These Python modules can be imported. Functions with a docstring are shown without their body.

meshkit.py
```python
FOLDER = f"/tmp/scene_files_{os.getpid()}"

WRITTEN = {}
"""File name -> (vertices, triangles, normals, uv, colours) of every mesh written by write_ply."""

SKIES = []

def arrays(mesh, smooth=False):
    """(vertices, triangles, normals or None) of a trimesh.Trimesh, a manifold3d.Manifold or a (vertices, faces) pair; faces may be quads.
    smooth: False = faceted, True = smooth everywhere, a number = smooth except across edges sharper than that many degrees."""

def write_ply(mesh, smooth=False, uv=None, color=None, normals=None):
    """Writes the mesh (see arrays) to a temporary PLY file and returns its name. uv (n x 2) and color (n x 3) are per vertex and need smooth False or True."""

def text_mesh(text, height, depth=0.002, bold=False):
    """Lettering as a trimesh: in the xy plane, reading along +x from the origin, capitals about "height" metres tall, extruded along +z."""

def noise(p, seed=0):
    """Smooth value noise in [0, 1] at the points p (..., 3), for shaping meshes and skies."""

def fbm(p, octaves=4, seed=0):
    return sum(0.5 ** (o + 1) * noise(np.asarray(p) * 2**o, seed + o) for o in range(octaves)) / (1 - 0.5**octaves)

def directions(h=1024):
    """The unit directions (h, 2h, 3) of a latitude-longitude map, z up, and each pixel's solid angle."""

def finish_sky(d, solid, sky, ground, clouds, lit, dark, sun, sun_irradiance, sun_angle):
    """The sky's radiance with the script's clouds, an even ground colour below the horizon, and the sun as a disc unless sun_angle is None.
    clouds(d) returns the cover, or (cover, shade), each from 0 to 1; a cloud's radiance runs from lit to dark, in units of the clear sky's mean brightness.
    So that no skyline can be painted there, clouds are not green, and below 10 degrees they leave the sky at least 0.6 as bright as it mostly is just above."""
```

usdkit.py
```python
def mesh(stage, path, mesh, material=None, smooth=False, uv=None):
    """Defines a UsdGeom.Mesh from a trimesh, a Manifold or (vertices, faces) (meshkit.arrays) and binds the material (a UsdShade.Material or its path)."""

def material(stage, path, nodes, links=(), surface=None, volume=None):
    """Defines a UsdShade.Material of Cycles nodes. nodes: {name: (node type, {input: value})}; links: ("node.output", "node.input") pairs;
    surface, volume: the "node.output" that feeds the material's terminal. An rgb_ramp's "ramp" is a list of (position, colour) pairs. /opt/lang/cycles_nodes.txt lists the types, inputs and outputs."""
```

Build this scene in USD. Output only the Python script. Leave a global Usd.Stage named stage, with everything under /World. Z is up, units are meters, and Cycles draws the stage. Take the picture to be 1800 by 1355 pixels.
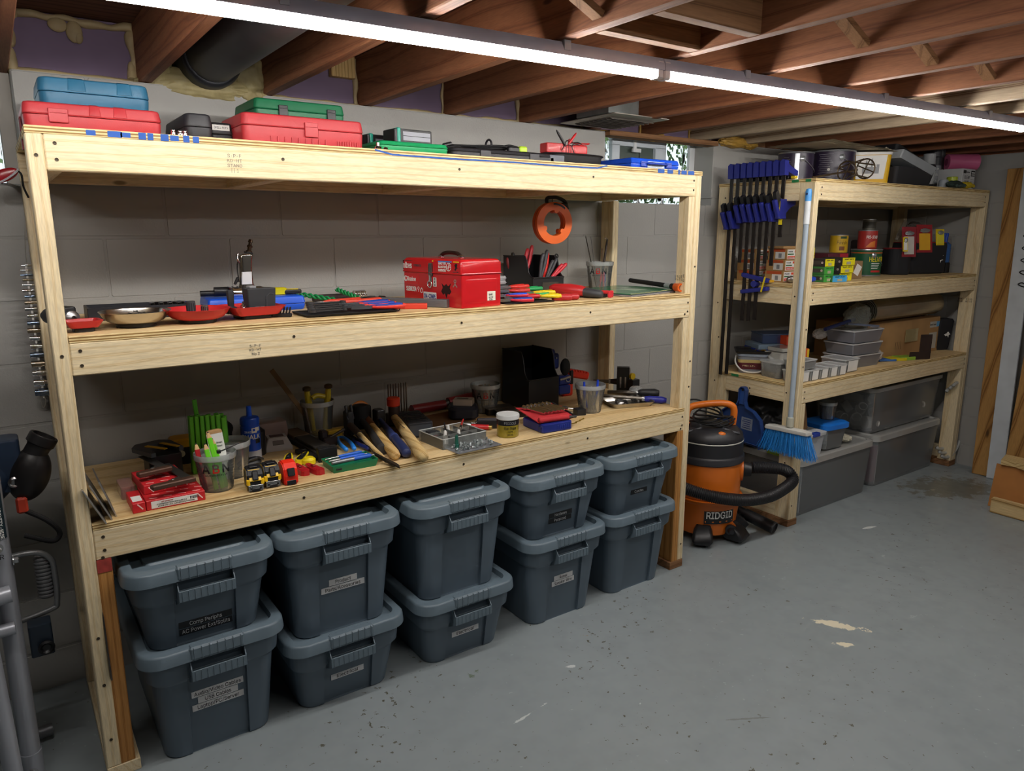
import math, random
import numpy as np, trimesh, usdkit, meshkit
from shapely.geometry import Polygon, Point, box as sbox, LineString
from shapely import affinity
from pxr import Usd, UsdGeom, UsdLux, UsdShade, Gf, Sdf, Vt
import manifold3d as m3
stage = Usd.Stage.CreateInMemory()
UsdGeom.SetStageUpAxis(stage, UsdGeom.Tokens.z)
UsdGeom.SetStageMetersPerUnit(stage, 1.0)
UsdGeom.Xform.Define(stage, '/World')
UsdGeom.Scope.Define(stage, '/World/Looks')
rng = random.Random(7)
nrg = np.random.default_rng(7)
PI = math.pi

# ---------------------------------------------------------------- camera
YAW, PITCH = 0.6129187, -0.2069584
CAM = (-0.10254, -2.23824, 1.60108)
cam = UsdGeom.Camera.Define(stage, '/World/camera')
cam.CreateHorizontalApertureAttr(36.0)
cam.CreateVerticalApertureAttr(27.1)
cam.CreateFocalLengthAttr(36.0 * 1282.503 / 1800)
cam.CreateClippingRangeAttr(Gf.Vec2f(0.02, 100))
cam.CreateExposureAttr(0.12)
_f = np.array([math.sin(YAW) * math.cos(PITCH), math.cos(YAW) * math.cos(PITCH), math.sin(PITCH)])
_r = np.array([math.cos(YAW), -math.sin(YAW), 0.0])
_u = np.cross(_r, _f)
UsdGeom.Xformable(cam).AddTransformOp().Set(Gf.Matrix4d(*_r, 0, *_u, 0, *(-_f), 0, *CAM, 1))
# ---------------------------------------------------------------- sky (seen only through the glass-block windows)
sky = UsdLux.DomeLight.Define(stage, '/World/sky')
sky.CreateIntensityAttr(.4)
sky.CreateColorAttr(Gf.Vec3f(0.86, 0.94, 1.0))
LED_A, LED_B = 66.0, 26.0        # radiance of the two LED tube rows (the one in view, the one behind the camera)

# ---------------------------------------------------------------- naming, things, parts
_used = {}
def numbered(parent, name):
    k = (parent, name); n = _used.get(k, 0); _used[k] = n + 1
    return f'{parent}/{name}' if n == 0 else f'{parent}/{name}_{n:03d}'
def keys(prim, **kw):
    for k, v in kw.items():
        if v: prim.SetCustomDataByKey(k, v)
def T(name, label, cat, loc=(0, 0, 0), rz=0, group=None, R=None, kind=None):
    p = numbered('/World', name)
    x = UsdGeom.Xform.Define(stage, p)
    if R is None:
        if any(loc): x.AddTranslateOp().Set(Gf.Vec3d(*map(float, loc)))
        if rz: x.AddRotateZOp().Set(math.degrees(rz))
    else:
        R = np.asarray(R, float)
        x.AddTransformOp().Set(Gf.Matrix4d(*R[:, 0], 0, *R[:, 1], 0, *R[:, 2], 0, *map(float, loc), 1))
    keys(x.GetPrim(), label=label, category=cat, group=group, kind=kind)
    return p
def P(parent, name, mesh, mat, label=None, smooth=35, kind=None):
    p = numbered(parent, name)
    pr = usdkit.mesh(stage, p, mesh, mat, smooth=smooth).GetPrim()
    keys(pr, label=label, kind=kind)
    return p
def S(name, mesh, mat, label, cat, loc=(0, 0, 0), rz=0, group=None, smooth=35, R=None, kind=None):
    p = numbered('/World', name)
    g = usdkit.mesh(stage, p, mesh, mat, smooth=smooth)
    if R is None:
        if any(loc): g.AddTranslateOp().Set(Gf.Vec3d(*map(float, loc)))
        if rz: g.AddRotateZOp().Set(math.degrees(rz))
    else:
        R = np.asarray(R, float)
        g.AddTransformOp().Set(Gf.Matrix4d(*R[:, 0], 0, *R[:, 1], 0, *R[:, 2], 0, *map(float, loc), 1))
    keys(g.GetPrim(), label=label, category=cat, group=group, kind=kind)
    return p
def copy(src, loc, rz=0, label=None, group=None, scale=None):
    was = stage.GetPrimAtPath(src).GetCustomData()
    base = src.split('/')[-1]
    if base[-4:-3] == '_' and base[-3:].isdigit(): base = base[:-4]
    p = numbered('/World', base)
    x = UsdGeom.Xform.Define(stage, p)
    x.GetPrim().GetReferences().AddInternalReference(src)
    x.ClearXformOpOrder()
    x.AddTranslateOp(opSuffix='own').Set(Gf.Vec3d(*map(float, loc)))
    x.AddRotateZOp(opSuffix='own').Set(math.degrees(rz))
    if scale: x.AddScaleOp(opSuffix='own').Set(Gf.Vec3f(*scale))
    x.GetPrim().SetInstanceable(True)
    keys(x.GetPrim(), label=label or was.get('label'), category=was.get('category'), group=group or was.get('group'))
    return p

# ---------------------------------------------------------------- mesh helpers
def cc(*ms):
    return trimesh.util.concatenate([m for m in ms if m is not None])
def mv(m, x=0, y=0, z=0):
    m = m.copy(); m.apply_translation((x, y, z)); return m
def rot(m, ax, deg, at=(0, 0, 0)):
    v = {'x': (1, 0, 0), 'y': (0, 1, 0), 'z': (0, 0, 1)}.get(ax, ax)
    m = m.copy(); m.apply_transform(trimesh.transformations.rotation_matrix(math.radians(deg), v, at)); return m
def sc(m, x=1, y=1, z=1):
    m = m.copy(); m.apply_transform(np.diag([x, y, z, 1.0])); return m
def B(sx, sy, sz, x=0, y=0, z=0, c=0.0015):
    """chamfered box, x y its centre, z its bottom"""
    c = min(c, sx * .3, sy * .3, sz * .3)
    if c <= 0:
        m = trimesh.creation.box((sx, sy, sz))
    else:
        a, b, d = sx / 2, sy / 2, sz / 2
        pts = []
        for i in (-1, 1):
            for j in (-1, 1):
                for k in (-1, 1):
                    pts += [(i * (a - c), j * (b - c), k * d), (i * (a - c), j * b, k * (d - c)), (i * a, j * (b - c), k * (d - c))]
        m = trimesh.Trimesh(np.array(pts), BOXF, process=False)
    m.apply_translation((x, y, z + sz / 2))
    return m
def _boxf():
    pts = []
    for i in (-1, 1):
        for j in (-1, 1):
            for k in (-1, 1):
                pts += [(i * .7, j * .7, k), (i * .7, j, k * .7), (i, j * .7, k * .7)]
    h = trimesh.convex.convex_hull(np.array(pts))
    d = [int(np.argmin(np.linalg.norm(np.array(pts) - v, axis=1))) for v in h.vertices]
    f = np.array([[d[a] for a in t] for t in h.faces])
    p = np.array(pts); n = np.cross(p[f[:, 1]] - p[f[:, 0]], p[f[:, 2]] - p[f[:, 0]])
    flip = (n * p[f].mean(1)).sum(1) < 0
    f[flip] = f[flip][:, ::-1]
    return f
BOXF = _boxf()
def Bb(x0, x1, y0, y1, z0, z1, c=0.0015):
    return B(x1 - x0, y1 - y0, z1 - z0, (x0 + x1) / 2, (y0 + y1) / 2, z0, c)
def ring(w, d, r, n=5):
    r = max(1e-4, min(r, w / 2 - 1e-5, d / 2 - 1e-5)); out = []
    for cx, cy, a0 in ((w / 2 - r, d / 2 - r, 0), (-w / 2 + r, d / 2 - r, 90), (-w / 2 + r, -d / 2 + r, 180), (w / 2 - r, -d / 2 + r, 270)):
        for i in range(n + 1):
            a = math.radians(a0 + 90 * i / n)
            out.append((cx + r * math.cos(a), cy + r * math.sin(a)))
    return np.array(out)
def loft(rings, cap0=True, cap1=True):
    """rings: arrays n x 3, same n"""
    n = len(rings[0]); v = np.vstack(rings); f = []
    for k in range(len(rings) - 1):
        a, b = k * n, (k + 1) * n
        for i in range(n):
            j = (i + 1) % n
            f += [(a + i, a + j, b + j), (a + i, b + j, b + i)]
    v = list(map(tuple, v))
    for which, on in ((0, cap0), (len(rings) - 1, cap1)):
        if on:
            c = len(v); v.append(tuple(np.mean(rings[which], 0))); a = which * n
            for i in range(n):
                j = (i + 1) % n
                f.append((c, a + j, a + i) if which == 0 else (c, a + i, a + j))
    m = trimesh.Trimesh(np.array(v), np.array(f), process=False)
    return m
def RR(*secs, n=5, cap0=True, cap1=True):
    """loft of rounded rectangles (z, w, d, r[, x, y])"""
    rs = []
    for s in secs:
        g = ring(s[1], s[2], s[3], n)
        x, y = (s[4], s[5]) if len(s) > 4 else (0, 0)
        rs.append(np.column_stack([g[:, 0] + x, g[:, 1] + y, np.full(len(g), s[0])]))
    return loft(rs, cap0, cap1)
def case(w, d, h, r=.02, e=.006):
    """rounded box, bottom at 0"""
    return RR((0, w - 2 * e, d - 2 * e, r), (e * .3, w - e * .6, d - e * .6, r), (e, w, d, r), (h - e, w, d, r), (h - e * .3, w - e * .6, d - e * .6, r), (h, w - 2 * e, d - 2 * e, r))
def L(prof, n=24):
    """lathe about z: profile (r, z) from bottom to top, outside upward"""
    rs = []
    a = np.arange(n) * 2 * PI / n
    for r, z in prof:
        r = max(r, 1e-5)
        rs.append(np.column_stack([r * np.cos(a), r * np.sin(a), np.full(n, z)]))
    return loft(rs)
def cyl(r, h, n=16, x=0, y=0, z=0, c=0):
    return mv(L([(r, 0), (r, h)], n) if not c else L([(r - c, 0), (r, c), (r, h - c), (r - c, h)], n), x, y, z)
def tube(path, r, n=10, closed=False):
    """round sweep along points; r number or list"""
    p = np.array(path, float); m = len(p)
    rr = np.full(m, r) if np.ndim(r) == 0 else np.array(r, float)
    t = np.gradient(p, axis=0)
    if closed:
        t = np.roll(p, -1, 0) - np.roll(p, 1, 0)
    t /= np.maximum(np.linalg.norm(t, axis=1, keepdims=True), 1e-9)
    up = np.array([0, 0, 1.0]) if abs(t[0][2]) < .9 else np.array([1.0, 0, 0])
    u = np.cross(t[0], up); u /= np.linalg.norm(u); rs = []
    a = np.arange(n) * 2 * PI / n
    for i in range(m):
        u = u - t[i] * (u @ t[i]); u /= max(np.linalg.norm(u), 1e-9)
        w = np.cross(t[i], u)
        rs.append(p[i] + rr[i] * (np.cos(a)[:, None] * u + np.sin(a)[:, None] * w))
    if closed:
        rs.append(rs[0]); return loft(rs, False, False)
    return loft(rs)
def bar(a, b, r, n=10):
    return tube([a, b], r, n)
def spline(pts, k=8):
    """Catmull-Rom through points"""
    p = np.array(pts, float); q = np.vstack([2 * p[0] - p[1], p, 2 * p[-1] - p[-2]]); out = []
    for i in range(1, len(q) - 2):
        for s in np.arange(k) / k:
            a, b, c, d = q[i - 1], q[i], q[i + 1], q[i + 2]
            out.append(.5 * (2 * b + (c - a) * s + (2 * a - 5 * b + 4 * c - d) * s * s + (3 * b - a - 3 * c + d) * s ** 3))
    out.append(p[-1]); return np.array(out)
def E(poly, h, bev=0):
    """extrude a shapely polygon (or points) along +z"""
    if not hasattr(poly, 'geom_type'): poly = Polygon(poly)
    if poly.geom_type == 'MultiPolygon':
        return cc(*[E(g, h) for g in poly.geoms])
    return trimesh.creation.extrude_polygon(poly, h, engine='earcut')
def Ef(poly, d):
    """polygon drawn in (x, z), extruded d along +y from -d/2"""
    m = rot(E(poly, d), 'x', 90); return mv(m, 0, d / 2, 0)
def Es(poly, d):
    """polygon drawn in (y, z), extruded d along x, centred"""
    m = rot(rot(E(poly, d), 'x', 90), 'z', 90); return mv(m, -d / 2, 0, 0)
def text(t, h, depth=.0006, bold=False):
    """lettering in the xz plane facing -y, centred on x, centred on z"""
    m = rot(meshkit.text_mesh(t, h, depth, bold), 'x', 90)
    b = m.bounds; return mv(m, -(b[0][0] + b[1][0]) / 2, 0, -h / 2)
def textx(t, h, w=None, depth=.0006, bold=False):
    m = text(t, h, depth, bold)
    if w: m = sc(m, w / (m.bounds[1][0] - m.bounds[0][0]))
    return m
def rotm(rx=0, ry=0, rz=0):
    return trimesh.transformations.euler_matrix(math.radians(rx), math.radians(ry), math.radians(rz), 'sxyz')[:3, :3]

# ---------------------------------------------------------------- materials
def lin(c):
    if isinstance(c, str):
        c = [int(c[i:i + 2], 16) / 255 for i in (0, 2, 4)]
    return tuple((x / 12.92 if x <= .04045 else ((x + .055) / 1.055) ** 2.4) for x in c)
_m = {}
def mat(c, rough=.45, metal=0.0, bump=0.0, bscale=300, var=.10, trans=0, key=None, coat=0, vscale=9):
    k = (c, rough, metal, bump, bscale, trans, coat, var)
    if k in _m: return _m[k]
    col = lin(c)
    nodes = {'co': ('texture_coordinate', {}), 'n': ('noise_texture', {'scale': vscale, 'detail': 4.0}),
             'r': ('rgb_ramp', {'ramp': [(.3, tuple(x * (1 - var) for x in col)), (.7, tuple(min(1, x * (1 + var * .6)) for x in col))]}),
             'p': ('principled_bsdf', {'roughness': rough, 'metallic': metal, 'coat_weight': coat})}
    links = [('co.object', 'n.vector'), ('n.fac', 'r.fac'), ('r.color', 'p.base_color')]
    if trans:
        nodes['p'][1].update(transmission_weight=trans)
    if bump:
        nodes['bn'] = ('noise_texture', {'scale': float(bscale), 'detail': 2.0})
        nodes['b'] = ('bump', {'strength': bump, 'distance': .001})
        links += [('co.object', 'bn.vector'), ('bn.fac', 'b.height'), ('b.normal', 'p.normal')]
    m = usdkit.material(stage, f'/World/Looks/look_{len(_m):03d}', nodes, links, surface='p.BSDF')
    _m[k] = m
    return m
def clear(c, op, rough=.25, gloss=.12):
    """thin translucent plastic: tinted see-through mixed with a diffuse haze and a glossy skin"""
    k = ('clear', c, op, rough, gloss)
    if k in _m: return _m[k]
    col = lin(c)
    m = usdkit.material(stage, f'/World/Looks/look_{len(_m):03d}', {
        't': ('transparent_bsdf', {'color': (.97, .98, .98)}), 'd': ('principled_bsdf', {'base_color': col, 'roughness': rough}),
        'x': ('mix_closure', {'fac': op}), 'g': ('glossy_bsdf', {'color': (1, 1, 1), 'roughness': .12}),
        'f': ('fresnel', {'IOR': 1.4}), 'y': ('mix_closure', {})},
        [('t.BSDF', 'x.closure1'), ('d.BSDF', 'x.closure2'), ('x.closure', 'y.closure1'), ('g.BSDF', 'y.closure2'), ('f.fac', 'y.fac')], surface='y.closure')
    _m[k] = m
    return m
def emit(c, s):
    k = ('emit', c, s)
    if k not in _m:
        _m[k] = usdkit.material(stage, f'/World/Looks/look_{len(_m):03d}', {'e': ('emission', {'color': lin(c), 'strength': s})}, surface='e.emission')
    return _m[k]
def wood(name, axis, light, mid, dark, ring_scale=26, knots=.5, rough=.6, knot_col=None, stretch=.06, bump=.15, dist=4.0):
    """plain sawn wood, grain along an axis; every board gets its own offset"""
    s = [1.0, 1.0, 1.0]; s['xyz'.index(axis)] = stretch
    s2 = [1.0, 1.0, 1.0]; s2['xyz'.index(axis)] = .35
    li, mi, da = lin(light), lin(mid), lin(dark); kc = lin(knot_col) if knot_col else tuple(x * .35 for x in da)
    nodes = {'co': ('texture_coordinate', {}), 'oi': ('object_info', {}),
        'of': ('vector_math', {'math_type': 'scale', 'vector1': (31.0, 17.0, 23.0)}),
        'ad': ('vector_math', {'math_type': 'add'}),
        'mp': ('mapping', {'scale': tuple(s)}), 'mk': ('mapping', {'scale': tuple(s2)}),
        'dn': ('noise_texture', {'scale': 5.0, 'detail': 3.0}),
        'w': ('wave_texture', {'scale': ring_scale, 'distortion': dist, 'detail': 2.0, 'detail_scale': .9, 'wave_type': 'rings', 'rings_direction': axis}),
        'fn': ('noise_texture', {'scale': 260.0, 'detail': 3.0}),
        'ln': ('noise_texture', {'scale': 3.5, 'detail': 2.0}),
        'r': ('rgb_ramp', {'ramp': [(0.0, li), (.62, li), (.86, mi), (.97, da), (1.0, mi)]}),
        'r2': ('rgb_ramp', {'ramp': [(.35, (.86, .85, .83)), (.65, (1.04, 1.03, 1.0))]}),
        'r3': ('rgb_ramp', {'ramp': [(.3, (.90, .88, .85)), (.7, (1.03, 1.03, 1.02))]}),
        'm1': ('mix', {'mix_type': 'multiply', 'fac': 1.0}), 'm2': ('mix', {'mix_type': 'multiply', 'fac': 1.0}),
        'v': ('voronoi_texture', {'scale': 5.2, 'randomness': 1.0}),
        'kr': ('rgb_ramp', {'ramp': [(0.0, (1, 1, 1)), (.045 * knots + .005, (.9, .9, .9)), (.075 * knots + .01, (0, 0, 0))]}),
        'm3': ('mix', {'color2': kc}),
        'b': ('bump', {'strength': bump, 'distance': .0008}),
        'p': ('principled_bsdf', {'roughness': rough, 'specular_ior_level': .35})}
    links = [('oi.random', 'of.scale'), ('co.object', 'ad.vector1'), ('of.vector', 'ad.vector2'),
        ('ad.vector', 'mp.vector'), ('ad.vector', 'mk.vector'), ('mp.vector', 'w.vector'), ('mp.vector', 'fn.vector'), ('ad.vector', 'ln.vector'),
        ('mk.vector', 'v.vector'), ('w.fac', 'r.fac'), ('fn.fac', 'r2.fac'), ('ln.fac', 'r3.fac'),
        ('r.color', 'm1.color1'), ('r2.color', 'm1.color2'), ('m1.color', 'm2.color1'), ('r3.color', 'm2.color2'),
        ('v.distance', 'kr.fac'), ('kr.color', 'm3.fac'), ('m2.color', 'm3.color1'), ('m3.color', 'p.base_color'), ('fn.fac', 'b.height'), ('b.normal', 'p.normal')]
    return usdkit.material(stage, '/World/Looks/' + name, nodes, links, surface='p.BSDF')
# floor wear: centre x, y, half lengths, turn in degrees, colour, solidity, raggedness
PATCHES = [
    (4.75, -.22, .55, .34, -25, '6F6E62', .85, 1.0), (4.62, -.18, .20, .10, -20, 'A79F8C', .8, 2.2),
    (1.20, -.18, .27, .07, 10, '5F6F55', .85, 2.6), (1.13, -.33, .20, .06, -25, '5F6F55', .8, 3.0),
    (2.60, -.75, .20, .045, -58, 'E2DAC2', 1, 1.1), (2.49, -.85, .11, .035, -35, 'E2DAC2', 1, 1.2), (2.46, -.62, .08, .02, -50, 'E2DAC2', .9, 1.6),
    (1.21, -.475, .15, .012, 8, 'C9CFCE', .9, 1.2), (1.53, -.665, .06, .035, 20, 'CFD5D4', .8, 2.2), (1.50, -.342, .035, .018, -15, 'CFD4D3', .9, 1.0),
    (3.70, -.272, .07, .016, -12, 'D4D9D8', 1, .6), (2.25, -1.0, .26, .05, 28, 'A9B2B2', .7, 2.4), (3.42, -.50, .22, .05, 40, 'B4BCBB', .7, 2.4),
    (3.0, -.92, .35, .03, -15, 'A7B0B0', .6, 2.2), (1.70, -.20, .09, .05, 20, '96876C', .7, 2.6), (1.66, -.42, .08, .05, 30, 'A0937A', .7, 2.8), (2.02, -.36, .10, .03, 70, '6B6A58', .7, 2.6),
    (1.80, -.92, .16, .008, -30, '7A7F7E', .9, 1.0), (2.9, -.18, .10, .03, 10, 'C2C9C8', .7, 2.0),
]
# ================================================================ setting
PINE = ('EAD9B6', 'E6D3AC', 'DAC095')
W_X, W_Y, W_Z = (wood(f'pine_grain_{a}', a, *PINE, ring_scale=17, dist=7, stretch=.1) for a in 'xyz')
PLYT = wood('plywood_face', 'x', 'E0C697', 'D8BC8A', 'C6A36E', ring_scale=4, knots=.3, stretch=.12, dist=9)
OLD = wood('old_joist', 'y', '8E5E42', '85553A', '714530', ring_scale=9, dist=8, stretch=.1, knots=.5, rough=.7, bump=.3)
OLDX = wood('old_blocking', 'x', '8F6848', '86603F', '6E4C32', ring_scale=10, dist=8, knots=.5, rough=.75, bump=.3)
OLDG = wood('whitewashed_joist', 'y', 'B5A48E', 'A08C74', '6E5340', ring_scale=9, knots=1.2, rough=.8, bump=.3)
CEDAR = wood('orange_stud', 'z', 'C08A4C', 'B57E42', '97642F', ring_scale=24, knots=.3)
OSB = wood('plywood_board', 'z', 'B98D52', 'A87B42', '7C5427', ring_scale=9, knots=.9)
MDF = mat('B0753A', .75, var=.12)

def plywood_edge():
    s = usdkit.material(stage, '/World/Looks/plywood_edge', {
        'co': ('texture_coordinate', {}), 'mp': ('mapping', {'scale': (.6, .6, 7.0)}), 'sp': ('separate_xyz', {}),
        'w': ('wave_texture', {'scale': 5.6, 'distortion': .6, 'detail': 3.0, 'detail_scale': 2.0, 'bands_direction': 'z'}),
        'n': ('noise_texture', {'scale': 90.0, 'detail': 3.0}), 'mn': ('mapping', {'scale': (.25, .25, 2.0)}),
        'r': ('rgb_ramp', {'ramp': [(0, lin('EBD6A4')), (.5, lin('DDC28A')), (.66, lin('A9854C')), (1, lin('8E6C3C'))]}),
        'r2': ('rgb_ramp', {'ramp': [(.35, (.72, .68, .6)), (.6, (1.05, 1.05, 1.02))]}), 'm': ('mix', {'mix_type': 'multiply', 'fac': 1.0}),
        'p': ('principled_bsdf', {'roughness': .7})},
        [('co.object', 'mp.vector'), ('mp.vector', 'w.vector'), ('co.object', 'mn.vector'), ('mn.vector', 'n.vector'), ('w.fac', 'r.fac'), ('n.fac', 'r2.fac'),
         ('r.color', 'm.color1'), ('r2.color', 'm.color2'), ('m.color', 'p.base_color')], surface='p.BSDF')
    return s
PLYE = plywood_edge()
GREY = mat('A3A29E', .5, bump=.6, bscale=150, var=.05, vscale=2)
MORT = mat('A09F9B', .55, bump=.5, bscale=140, var=.05)

# ---- floor: grey floor paint with chips, scuffs and patches of wear
def floor_material():
    base, chip, cream, green, stain, chalk = lin('8E979A'), lin('5C5B50'), lin('E0D6BC'), lin('5C6B52'), lin('6B6A5E'), lin('C4CBCB')
    N = {'g': ('geometry', {}), 'n1': ('noise_texture', {'scale': .9, 'detail': 5.0}), 'n2': ('noise_texture', {'scale': 34.0, 'detail': 5.0, 'roughness': .62}),
         'n3': ('noise_texture', {'scale': 1.7, 'detail': 3.0}), 'n4': ('noise_texture', {'scale': 16.0, 'detail': 8.0, 'roughness': .7}),
         'rb': ('rgb_ramp', {'ramp': [(.25, tuple(x * .90 for x in base)), (.75, tuple(x * 1.06 for x in base))]}),
         'ad': ('math', {'math_type': 'multiply_add', 'value2': .28, 'value3': -.14}), 's': ('math', {'math_type': 'add'}),
         'c1': ('rgb_ramp', {'ramp': [(.665, (0, 0, 0)), (.68, (1, 1, 1))]}), 'm1': ('mix', {'color2': chip}),
         'c2': ('rgb_ramp', {'ramp': [(.30, (1, 1, 1)), (.315, (0, 0, 0))]}), 'm2': ('mix', {'color2': tuple(x * 1.25 for x in base)}),
         'b': ('bump', {'strength': .12, 'distance': .002}), 'n5': ('noise_texture', {'scale': 7.0, 'detail': 6.0}),
         'rr': ('map_range', {'from_min': .3, 'from_max': .7, 'to_min': .24, 'to_max': .42}),
         'p': ('principled_bsdf', {'specular_ior_level': .45})}
    K = [('g.position', f'n{i}.vector') for i in (1, 2, 3, 4, 5)] + [('n1.fac', 'rb.fac'), ('n3.fac', 'ad.value1'), ('n2.fac', 's.value1'), ('ad.value', 's.value2'),
         ('s.value', 'c1.fac'), ('rb.color', 'm1.color1'), ('c1.color', 'm1.fac'), ('m1.color', 'm2.color1'), ('s.value', 'c2.fac'), ('c2.color', 'm2.fac'),
         ('n5.fac', 'b.height'), ('b.normal', 'p.normal'), ('n5.fac', 'rr.value'), ('rr.result', 'p.roughness')]
    last = 'm2.color'
    # patches: centre x y, half sizes, rotation, colour, how solid (0..1), raggedness
    for i, (x, y, a, b, r, col, solid, rag) in enumerate(PATCHES):
        N[f'mp{i}'] = ('mapping', {'mapping_type': 'texture', 'location': (x, y, 0), 'rotation': (0, 0, math.radians(r)), 'scale': (a, b, 1)})
        N[f'ln{i}'] = ('vector_math', {'math_type': 'length'})
        N[f'a{i}'] = ('math', {'math_type': 'multiply_add', 'value2': rag})
        N[f't{i}'] = ('rgb_ramp', {'ramp': [(.0, (solid,) * 3), (.48, (solid,) * 3), (.52, (0, 0, 0)), (1, (0, 0, 0))]})
        N[f'hf{i}'] = ('math', {'math_type': 'multiply_add', 'value2': .5, 'value3': -.25 * rag})
        N[f'x{i}'] = ('mix', {'color2': lin(col)})
        K += [('g.position', f'mp{i}.vector'), (f'mp{i}.vector', f'ln{i}.vector1'), (f'ln{i}.value', f'hf{i}.value1'), (f'n4.fac', f'a{i}.value1'), (f'hf{i}.value', f'a{i}.value3'),
              (f'a{i}.value', f't{i}.fac'), (f't{i}.color', f'x{i}.fac'), (last, f'x{i}.color1')]
        last = f'x{i}.color'
    K.append((last, 'p.base_color'))
    return usdkit.material(stage, '/World/Looks/painted_floor', N, K, surface='p.BSDF')
S('floor', Bb(-4.2, 5.5, -5.2, .85, -.12, 0, 0), floor_material(), None, None, kind='structure', smooth=False)

# ---- concrete-block walls: every block a piece, joints recessed
YW = .63
def blockwall(name, u0, u1, ztop, place, holes=(), off=(.418, .219), depth=.19, skip=None):
    w = T(name, None, None, kind='structure')
    zs = [-.02, .145] + [.145 + .2055 * k for k in range(1, 9)] + [ztop]
    hs = [sbox(*h) for h in holes]
    P(w, 'mortar', place(cc(*[E(g, depth - .01) for g in getattr((sbox(u0, -.02, u1, ztop).difference(hs[0].union(hs[-1]).buffer(.006, join_style=2)) if hs else sbox(u0, -.02, u1, ztop)), 'geoms', [(sbox(u0, -.02, u1, ztop).difference(hs[0].union(hs[-1]).buffer(.006, join_style=2)) if hs else sbox(u0, -.02, u1, ztop))])]), .002), MORT, smooth=False)
    for k in range(len(zs) - 1):
        bl = .4064 if k < len(zs) - 2 else 2.4384      # the top course is one smooth cast beam
        o = off[k % 2]; a = u0 - ((u0 - o) % bl)
        while a < u1:
            g = sbox(max(a, u0) + .0015, zs[k] + .002, min(a + bl, u1) - .0015, zs[k + 1] - (.002 if k < len(zs) - 2 else 0))
            for h in hs: g = g.difference(h)
            for q in getattr(g, 'geoms', [g]):
                if q.is_empty or q.area < .0006: continue
                x0, z0, x1, z1 = q.bounds
                if abs(q.area - (x1 - x0) * (z1 - z0)) < 1e-6:
                    m = RR((0, x1 - x0, z1 - z0, .003), (depth - .006, x1 - x0, z1 - z0, .003), (depth, x1 - x0 - .008, z1 - z0 - .008, .004), n=1)
                    m = mv(m, (x0 + x1) / 2, (z0 + z1) / 2, 0)
                else: m = E(q, depth)
                P(w, 'concrete_block', place(m, 0), GREY, smooth=False)
            a += bl
    return w
def face_back(m, inset):         # (u, z, depth towards the room) -> back wall facing -y
    m = m.copy(); v = m.vertices.copy(); d = m.bounds[1][2]
    m.vertices = np.column_stack([v[:, 0], YW + inset + (d - v[:, 2]), v[:, 1]]); return m
def face_right(m, inset):
    m = m.copy(); v = m.vertices.copy(); d = m.bounds[1][2]
    m.vertices = np.column_stack([5.32 + inset + (d - v[:, 2]), -v[:, 0], v[:, 1]]); return m
ZT = 2.097
blockwall('wall_back', -1.1, 5.33, ZT, face_back, holes=[(-.9, 1.746, .012, 2.2), (2.49, 1.752, 3.312, 2.2)])
blockwall('wall_right', -.82, 1.6, ZT, face_right)
PAINT = mat('9A9B9A', .6, bump=.3, bscale=120, var=.05)
S('wall_left', Bb(-4.3, -4.2, -5.3, .85, 0, 2.4), PAINT, None, None, kind='structure')
S('wall_front', Bb(-4.3, 5.5, -5.3, -5.2, 0, 2.4), PAINT, None, None, kind='structure')
S('wall_back_far', Bb(-4.3, -1.1, .63, .82, 0, 2.4), PAINT, None, None, kind='structure')
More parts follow.
